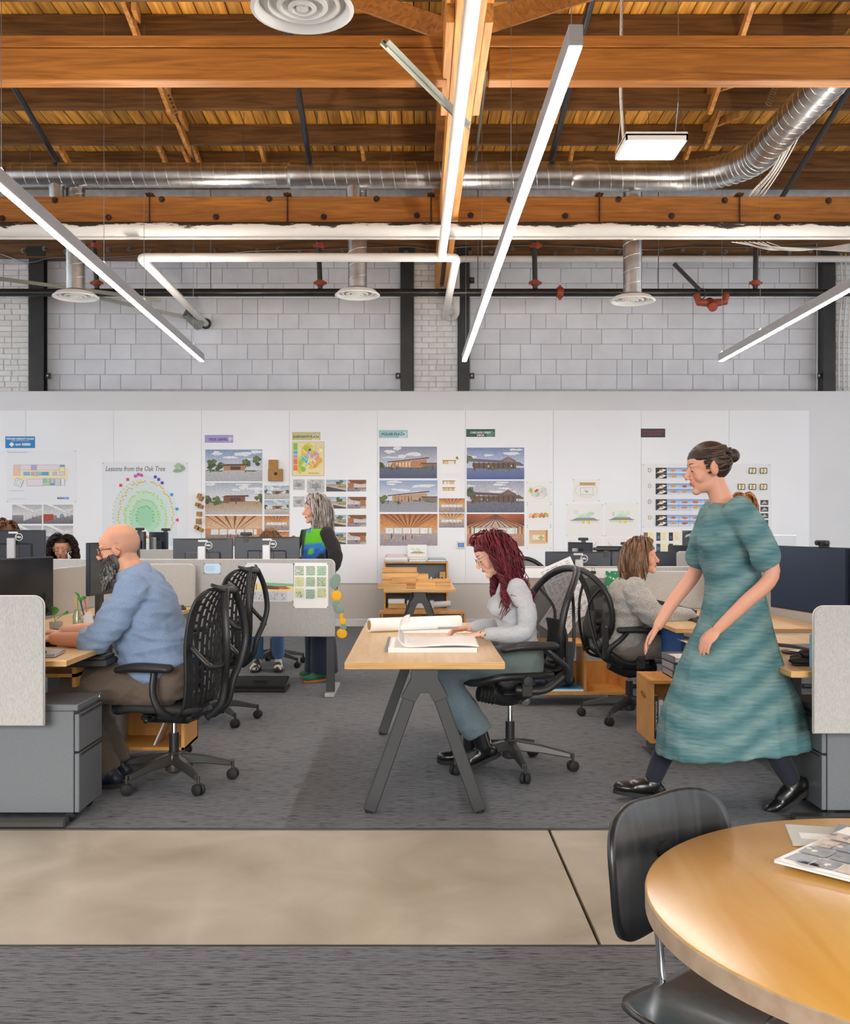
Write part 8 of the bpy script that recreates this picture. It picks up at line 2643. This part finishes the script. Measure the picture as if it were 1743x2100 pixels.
for s in (1, -1):
    b.limb(AR[s], [0.043, 0.04, 0.037, 0.034, 0.026])
b.hand(AR[1][-1], (0.6, -0.1, -0.7), (0.7, 0.4, 0.5), -1, 0.5, 0.98, 0.04)
b.hand(AR[-1][-1], (0.6, 0.0, -0.8), (0.8, -0.3, 0.5), 1, 0.4, 0.98, 0.04)
LG = {1: [(0.0, 0.09, 0.92), (-0.04, 0.1, 0.52), (-0.24, 0.1, 0.15)], -1: [(0.0, -0.09, 0.92), (0.2, -0.1, 0.52), (0.37, -0.1, 0.11)]}
for s in (1, -1): b.limb(LG[s], [0.055, 0.045, 0.034])
b.finish('#b5635c')
b.brows('#33261f', 0.003)
dr = MB()
b.torso([(0.0, 0, 0.27, 0.365, 0.24), (0.015, 0, 0.45, 0.325, 0.235), (0.015, 0, 0.66, 0.245, 0.22), (0.0, 0, 0.86, 0.155, 0.195)] + secs[1:7], dr, 0.014)
dr.ell((0.135, 0.07, 1.3), (0.06, 0.066, 0.062)); dr.ell((0.135, -0.07, 1.3), (0.06, 0.066, 0.062))
for s in (1, -1): b.limb(AR[s][:2] + [V(AR[s][1]).lerp(V(AR[s][2]), 0.35)], [0.07, 0.064, 0.066], dr)
def teal(co, c):
    t = 0.5 + 0.5 * np.sin(co[:, 2] * 46 + 5 * np.sin(co[:, 0] * 7) + 4 * co[:, 1])
    k = (np.clip(t, 0, 1) * 0.35)[:, None]
    return c * (1 - k) + np.array(lin('#a9bdb8')) * k
b.cloth('dress', dr, 0.011, '#567f86', 'streaky', amp=0.009, freq=5, stretch=(1.8, 1.8, 0.5), seed=17, pattern=teal)
lg_ = MB()
for s in (1, -1): b.limb([V(LG[s][0]).lerp(V(LG[s][1]), 0.6), LG[s][1], V(LG[s][1]).lerp(V(LG[s][2]), 0.5), LG[s][2]], [0.08, 0.068, 0.058, 0.045], lg_)
b.cloth('leggings', lg_, 0.01, '#1d2130', amp=0.001, seed=18)
b.shoe((-0.24, 0.1, 0.15), (1, 0.05), 'leather_black', tilt=0.6)
b.shoe((0.37, -0.1, 0.105), (1, 0.0), 'leather_black', tilt=-0.12)
DRK = ['#3a2c24', '#4a382d', '#2e221b', '#564236']
m = b.cap('#33261f', front=0.048, low=-0.05)
r = random.Random(5)
for i in range(150):
    th = r.uniform(-2.4, 2.4)
    zz = r.uniform(-0.03, 0.115)
    a0 = V((0.07 * math.cos(th) - 0.01, 0.08 * math.sin(th), zz))
    e = V((a0.x + 0.014, a0.y, a0.z - 0.032))
    if e.x > 0.045 and e.z < 0.03: continue
    k = 1 / max(0.2, math.sqrt((e.x / 0.105) ** 2 + (e.y / 0.083) ** 2 + (e.z / 0.097) ** 2))
    p0 = V((e.x * k - 0.014, e.y * k, e.z * k + 0.032))
    p2 = V((-0.118, 0.01 * r.uniform(-1, 1), 0.04 + 0.02 * r.uniform(-1, 1)))
    mid = (p0 + p2) / 2 + V((e.x * 0.2, e.y * 0.55, e.z * 0.35))
    m.tube([b.H @ p0, b.H @ mid, b.H @ p2], [0.007, 0.008, 0.006], 5, flat=0.5, col=lin(r.choice(DRK)))
m.ell(b.H @ V((-0.125, 0, 0.045)), (0.035, 0.035, 0.035), None, 16, 12, lin('#3a2c24'))
m.build('hair', 'hair', b.o, True)

# ------------------------------------------------ people mostly hidden behind monitors
def seated(label, loc, rz, skin, headc, pitch, yaw, lids, lips, browc, topcol, botcol, mt='cloth', hs=1.0, fem=True, legs=True, stand=False, pattern=None, skip_legs=False):
    b = Body(label, loc, rz, skin, 0.007)
    z = headc[2]
    b.head(headc, pitch, yaw, 0, hs, fem, lids)
    nx = headc[0] - 0.06
    b.neck((nx, 0, z - 0.15), 0.048)
    base = z - 0.66
    secs = [(0, 0, base, 0.12, 0.175), (0, 0, base + 0.1, 0.12, 0.17), (0.005, 0, base + 0.22, 0.11, 0.145), (0.02, 0, base + 0.33, 0.12, 0.16), (0.03, 0, base + 0.42, 0.1, 0.165), (nx, 0, z - 0.17, 0.058, 0.1), (nx, 0, z - 0.135, 0.048, 0.052)]
    b.torso(scale_secs(secs, 0.85))
    AR = {s: [(0.025, s * 0.175, z - 0.215), (0.06, s * 0.235, z - 0.36), (0.12, s * 0.23, z - 0.43), (0.26, s * 0.17, z - 0.43), (0.38, s * 0.11, z - 0.42)] for s in (1, -1)}
    for s in (1, -1):
        b.limb(AR[s], [0.036, 0.033, 0.032, 0.029, 0.024])
        b.hand(AR[s][-1], (1, -0.2 * s, -0.05), (0, 0, 1), -s, 0.5, 0.93)
    b.finish(lips)
    b.brows(browc, 0.0032)
    sh = MB()
    b.torso(secs[:6], sh, 0.012)
    for s in (1, -1): b.limb(AR[s][:4] if not stand else AR[s][:3], [0.066, 0.062, 0.056, 0.05], sh)
    b.cloth('top', sh, 0.012, topcol, mt, amp=0.004, freq=9, seed=len(label), pattern=pattern)
    pn = MB()
    b.torso([(0, 0, base - 0.04, 0.12, 0.17), (0, 0, base + 0.08, 0.12, 0.172)], pn)
    for s in (1, -1):
        if stand: b.limb([(0, s * 0.09, base), (0, s * 0.1, base * 0.5), (0, s * 0.1, 0.1)], [0.1, 0.08, 0.06], pn)
        else: b.limb([(0.02, s * 0.09, base + 0.02), (0.3, s * 0.1, base + 0.02), (0.42, s * 0.1, base), (0.42, s * 0.1, 0.3), (0.36, s * 0.1, 0.16)], [0.095, 0.085, 0.07, 0.062, 0.06], pn)
    b.cloth('trousers', pn, 0.014, botcol, amp=0.004, freq=8, seed=4)
    for s in (1, -1): b.shoe((0.0 if stand else 0.36, s * 0.1, 0.10), (1, 0.1 * s), 'sneaker' if botcol.startswith('#5') else 'leather_black')
    return b


b = seated('dark curly haired woman looking down behind the left felt screens', (-3.54, 10.3, 0), R(-82), '#cf9a7c', (0.1, 0, 1.15), 10, 0, 0.85, '#b0605a', '#2a1d18', '#d9d4c9', '#3a3a44')
CUR = ['#1f1714', '#2c211c', '#3b2d25', '#171110']
m = b.cap('#1f1714', front=0.082, low=-0.06)
b.locks(330, 0.3, CUR, 3, 0.03, 0.024, 90, 0.0075, 0.45, 0.5, 0.02, 0.4, mb=m, shoulders=[((0.02, 0, 0.86), (0.12, 0.2, 0.08))], curl=0.008)
m.build('hair', 'hair', b.o, True)
b = seated('brown haired person hidden behind the monitor at the left edge', (X(14, 9.55), 9.55, 0), R(-75), '#dda283', (0.1, 0, 1.285), 12, 20, 0.4, '#b0605a', '#5a3d2a', '#5c6670', '#3a3a44', fem=False)
m = b.cap('#5f3f2a', front=0.06, low=-0.04)
b.locks(170, 0.09, ['#6b4830', '#7d563a', '#54371f', '#8f6848'], 9, 0.2, 0.004, 20, 0.01, 0.5, 0.25, 0.012, 0.4, mb=m)
m.build('hair', 'hair', b.o, True)
b = seated('person in blue jeans with a hair bun hidden behind the right dark monitor', (X(556, 10.1), 10.15, 0), R(-88), '#dba688', (0.12, 0, 1.185), 14, 0, 0.6, '#b0605a', '#5c4334', '#4c5a6b', '#5a7fae')
m = b.cap('#7a5638', front=0.052, low=-0.05)
b.locks(120, 0.1, ['#8a6444', '#7a5638', '#9a7450'], 11, 0.0, 0.003, 20, 0.007, 0.5, 0.2, 0.008, 0.4, mb=m)
m.ell(b.H @ V((-0.06, 0, 0.14)), (0.045, 0.045, 0.035), None, 16, 12, lin('#8a6444'))
m.build('hair', 'hair', b.o, True)
def stripes(co, c):
    k = (np.sin(co[:, 2] * 190) > 0.2)[:, None]
    return np.where(k, np.array(lin('#3c4654')), np.array(lin('#8d98a5')))
b = seated('ginger haired person in a dark striped top behind the silver computer', (X(1526, 9.3), 9.35, 0), R(-95), '#e0a98c', (0.05, 0, 1.545), 6, 0, 0.3, '#b0605a', '#8a5430', '#4a5563', '#2f3542', stand=True, pattern=stripes)
m = b.cap('#8a5a34', front=0.055, low=-0.05)
b.locks(150, 0.22, ['#a8693a', '#8a5430', '#b97d4c', '#6b4226'], 12, 0.0, 0.004, 18, 0.011, 0.42, 0.5, 0.01, 0.4, mb=m)
m.build('hair', 'hair', b.o, True)
# ---------------------------------------------------------------- foreground: round table, moulded plywood chair, magazines
RT, RZ = (0.906, 1.659), 0.735
RR = 0.5226
rt = thing('round_table', 'round maple table with a pale edge at the lower right corner', 'table', (RT[0], RT[1], 0))
t = MB().lathe([(0.001, RZ), (RR - 0.004, RZ), (RR - 0.001, RZ - 0.0015), (RR - 0.002, RZ - 0.003), (0.001, RZ - 0.003)], 96).build('table_top', 'maple_table', rt, True, 30)
MB().lathe([(0.001, RZ - 0.002), (RR - 0.002, RZ - 0.0012), (RR, RZ - 0.004), (RR - 0.0005, RZ - 0.034), (RR - 0.008, RZ - 0.036), (0.001, RZ - 0.036)], 96).build('edge_band', 'table_edge', t, True, 30)
MB().lathe([(0.035, 0.03), (0.035, RZ - 0.036)], 24).build('column', 'chrome', rt, True, 40)
MB().lathe([(0.001, 0.0), (0.3, 0.0), (0.3, 0.008), (0.06, 0.03), (0.036, 0.034)], 40).build('base_plate', 'chrome', rt, True, 30)
# magazines
def cover(pr):
    r = random.Random(12)
    pr.rect(0, 0.78, 1, 1, '#f2f2f2')
    cols = ['#5d6b86', '#8d7a62', '#3a3d45', '#6f9fc9', '#9a8f86', '#c9b49a', '#2f2f33', '#b9a28a', '#45526b']
    k = 0
    for j in range(4):
        u = 0.04
        while u < 0.94:
            w = r.uniform(0.14, 0.26)
            pr.rect(u, 0.06 + 0.18 * j, min(u + w, 0.97), 0.22 + 0.18 * j, r.choice(cols))
            for _ in range(4): pr.blob(min(u + r.uniform(0.02, w - 0.02), 0.94), 0.14 + 0.18 * j + r.uniform(-0.05, 0.05), 0.03, 0.025, r.choice(cols + ['#e6e3de']), 7, 0.5, r)
            u += w + 0.015
    pr.blob(0.2, 0.12, 0.1, 0.05, '#3c3634', 14, 0.1, r)
def magazine(label, loc, rz, w, h, th, fn, paper='#f2f2f2'):
    o = thing('magazine', label, 'magazine', loc, rz, 'magazines on the round table')
    MB().bb(-w / 2, w / 2, -h / 2, h / 2, 0.001, th - 0.001).build('pages', 'paper', o)
    pr = Print(w, h, paper, 0.0008)
    fn(pr)
    c = pr.m.build('front_cover', 'gloss_print', o, loc=(-w / 2, -h / 2, th), rot=(R(-90), 0, 0))
    return o


def darkcover(pr):
    pr.vgrad(0, 0, 1, 1, '#20263a', '#3a3f58'); pr.rect(0.06, 0.6, 0.94, 0.9, '#5a2f38'); pr.rect(0.06, 0.1, 0.5, 0.3, '#8f93a0')
def olive(pr):
    pr.rect(0, 0, 1, 1, '#8a8a72'); pr.rect(0.55, 0, 1, 1, '#c9a44a'); pr.rect(0.1, 0.3, 0.5, 0.6, '#d9d8d0')
magazine('olive and yellow brochure lying under the other magazines', (0.845, 2.03, RZ), R(-14), 0.20, 0.14, 0.003, olive)
magazine('dark magazine lying under the picture magazine', (0.885, 1.925, RZ + 0.003), R(-32), 0.22, 0.29, 0.004, darkcover)
magazine('magazine with a cover of many small pictures on the round table', (0.838, 1.883, RZ + 0.007), R(-47), 0.225, 0.30, 0.006, cover)

# moulded plywood chair with chrome frame
pc = thing('plywood_chair', 'black moulded plywood chair with a chrome frame beside the round table', 'chair', (0.655, 1.86, 0), R(-49))
def shell(w, h, e, fn):
    def g(u, v):
        a = 2 * PI * v
        ca, sa = math.cos(a), math.sin(a)
        x = abs(ca) ** e * (1 if ca > 0 else -1) * w / 2 * u
        y = abs(sa) ** e * (1 if sa > 0 else -1) * h / 2 * u
        return fn(x, y)
    return g
def backf(x, y):
    yy = y * (1 + 0.12 * abs(x) / 0.24)
    return V((-0.215 - 0.10 * (yy + 0.14) - 0.02 + 0.85 * x * x - 0.5 * yy * yy, x, 0.688 + yy))
def seatf(x, y):
    w_ = 1.0 + 0.10 * (y / 0.2)
    xx = x * w_
    t = max(0, (y - 0.08) / 0.13)
    return V((y - 0.03, xx, 0.445 - 0.045 * t * t + 0.9 * xx * xx * (1 - 0.5 * t) - 0.012 * math.cos(y * 8)))
MB().grid(shell(0.40, 0.25, 0.62, backf), 14, 56).build('backrest', 'black_ply', pc, True, solid=0.011)
MB().grid(shell(0.50, 0.43, 0.6, seatf), 14, 56).build('seat', 'black_ply', pc, True, solid=0.011)
MB().tube(bez([(0.17, 0, 0.365), (0.0, 0, 0.375), (-0.15, 0, 0.385), (-0.235, 0, 0.42), (-0.255, 0, 0.52), (-0.27, 0, 0.68), (-0.275, 0, 0.72)], 7), 0.008, 12).build('spine_rod', 'chrome', pc, True)
for s in (-1, 1):
    MB().cyl((-0.268, s * 0.0, 0.66 + 0.05 * s), (-0.24, s * 0.0, 0.66 + 0.05 * s), 0.018, 14).build('shock_mount', 'rubber', pc)
for fx, sx, top in ((0.19, 0.21, 0.362), (-0.16, -0.235, 0.372)):
    MB().tube(bez([(sx, 0.235, 0.01), (fx + (sx - fx) * 0.3, 0.205, 0.25), (fx, 0.185, top - 0.012), (fx, 0.13, top), (fx, -0.13, top), (fx, -0.185, top - 0.012), (fx + (sx - fx) * 0.3, -0.205, 0.25), (sx, -0.235, 0.01)], 7), 0.008, 12).build('leg_hoop', 'chrome', pc, True)
    for s in (-1, 1): MB().lathe([(0.013, 0), (0.015, 0.004), (0.012, 0.016), (0.008, 0.018)], 14, (sx, s * 0.236, 0)).build('glide', 'rubber', pc)
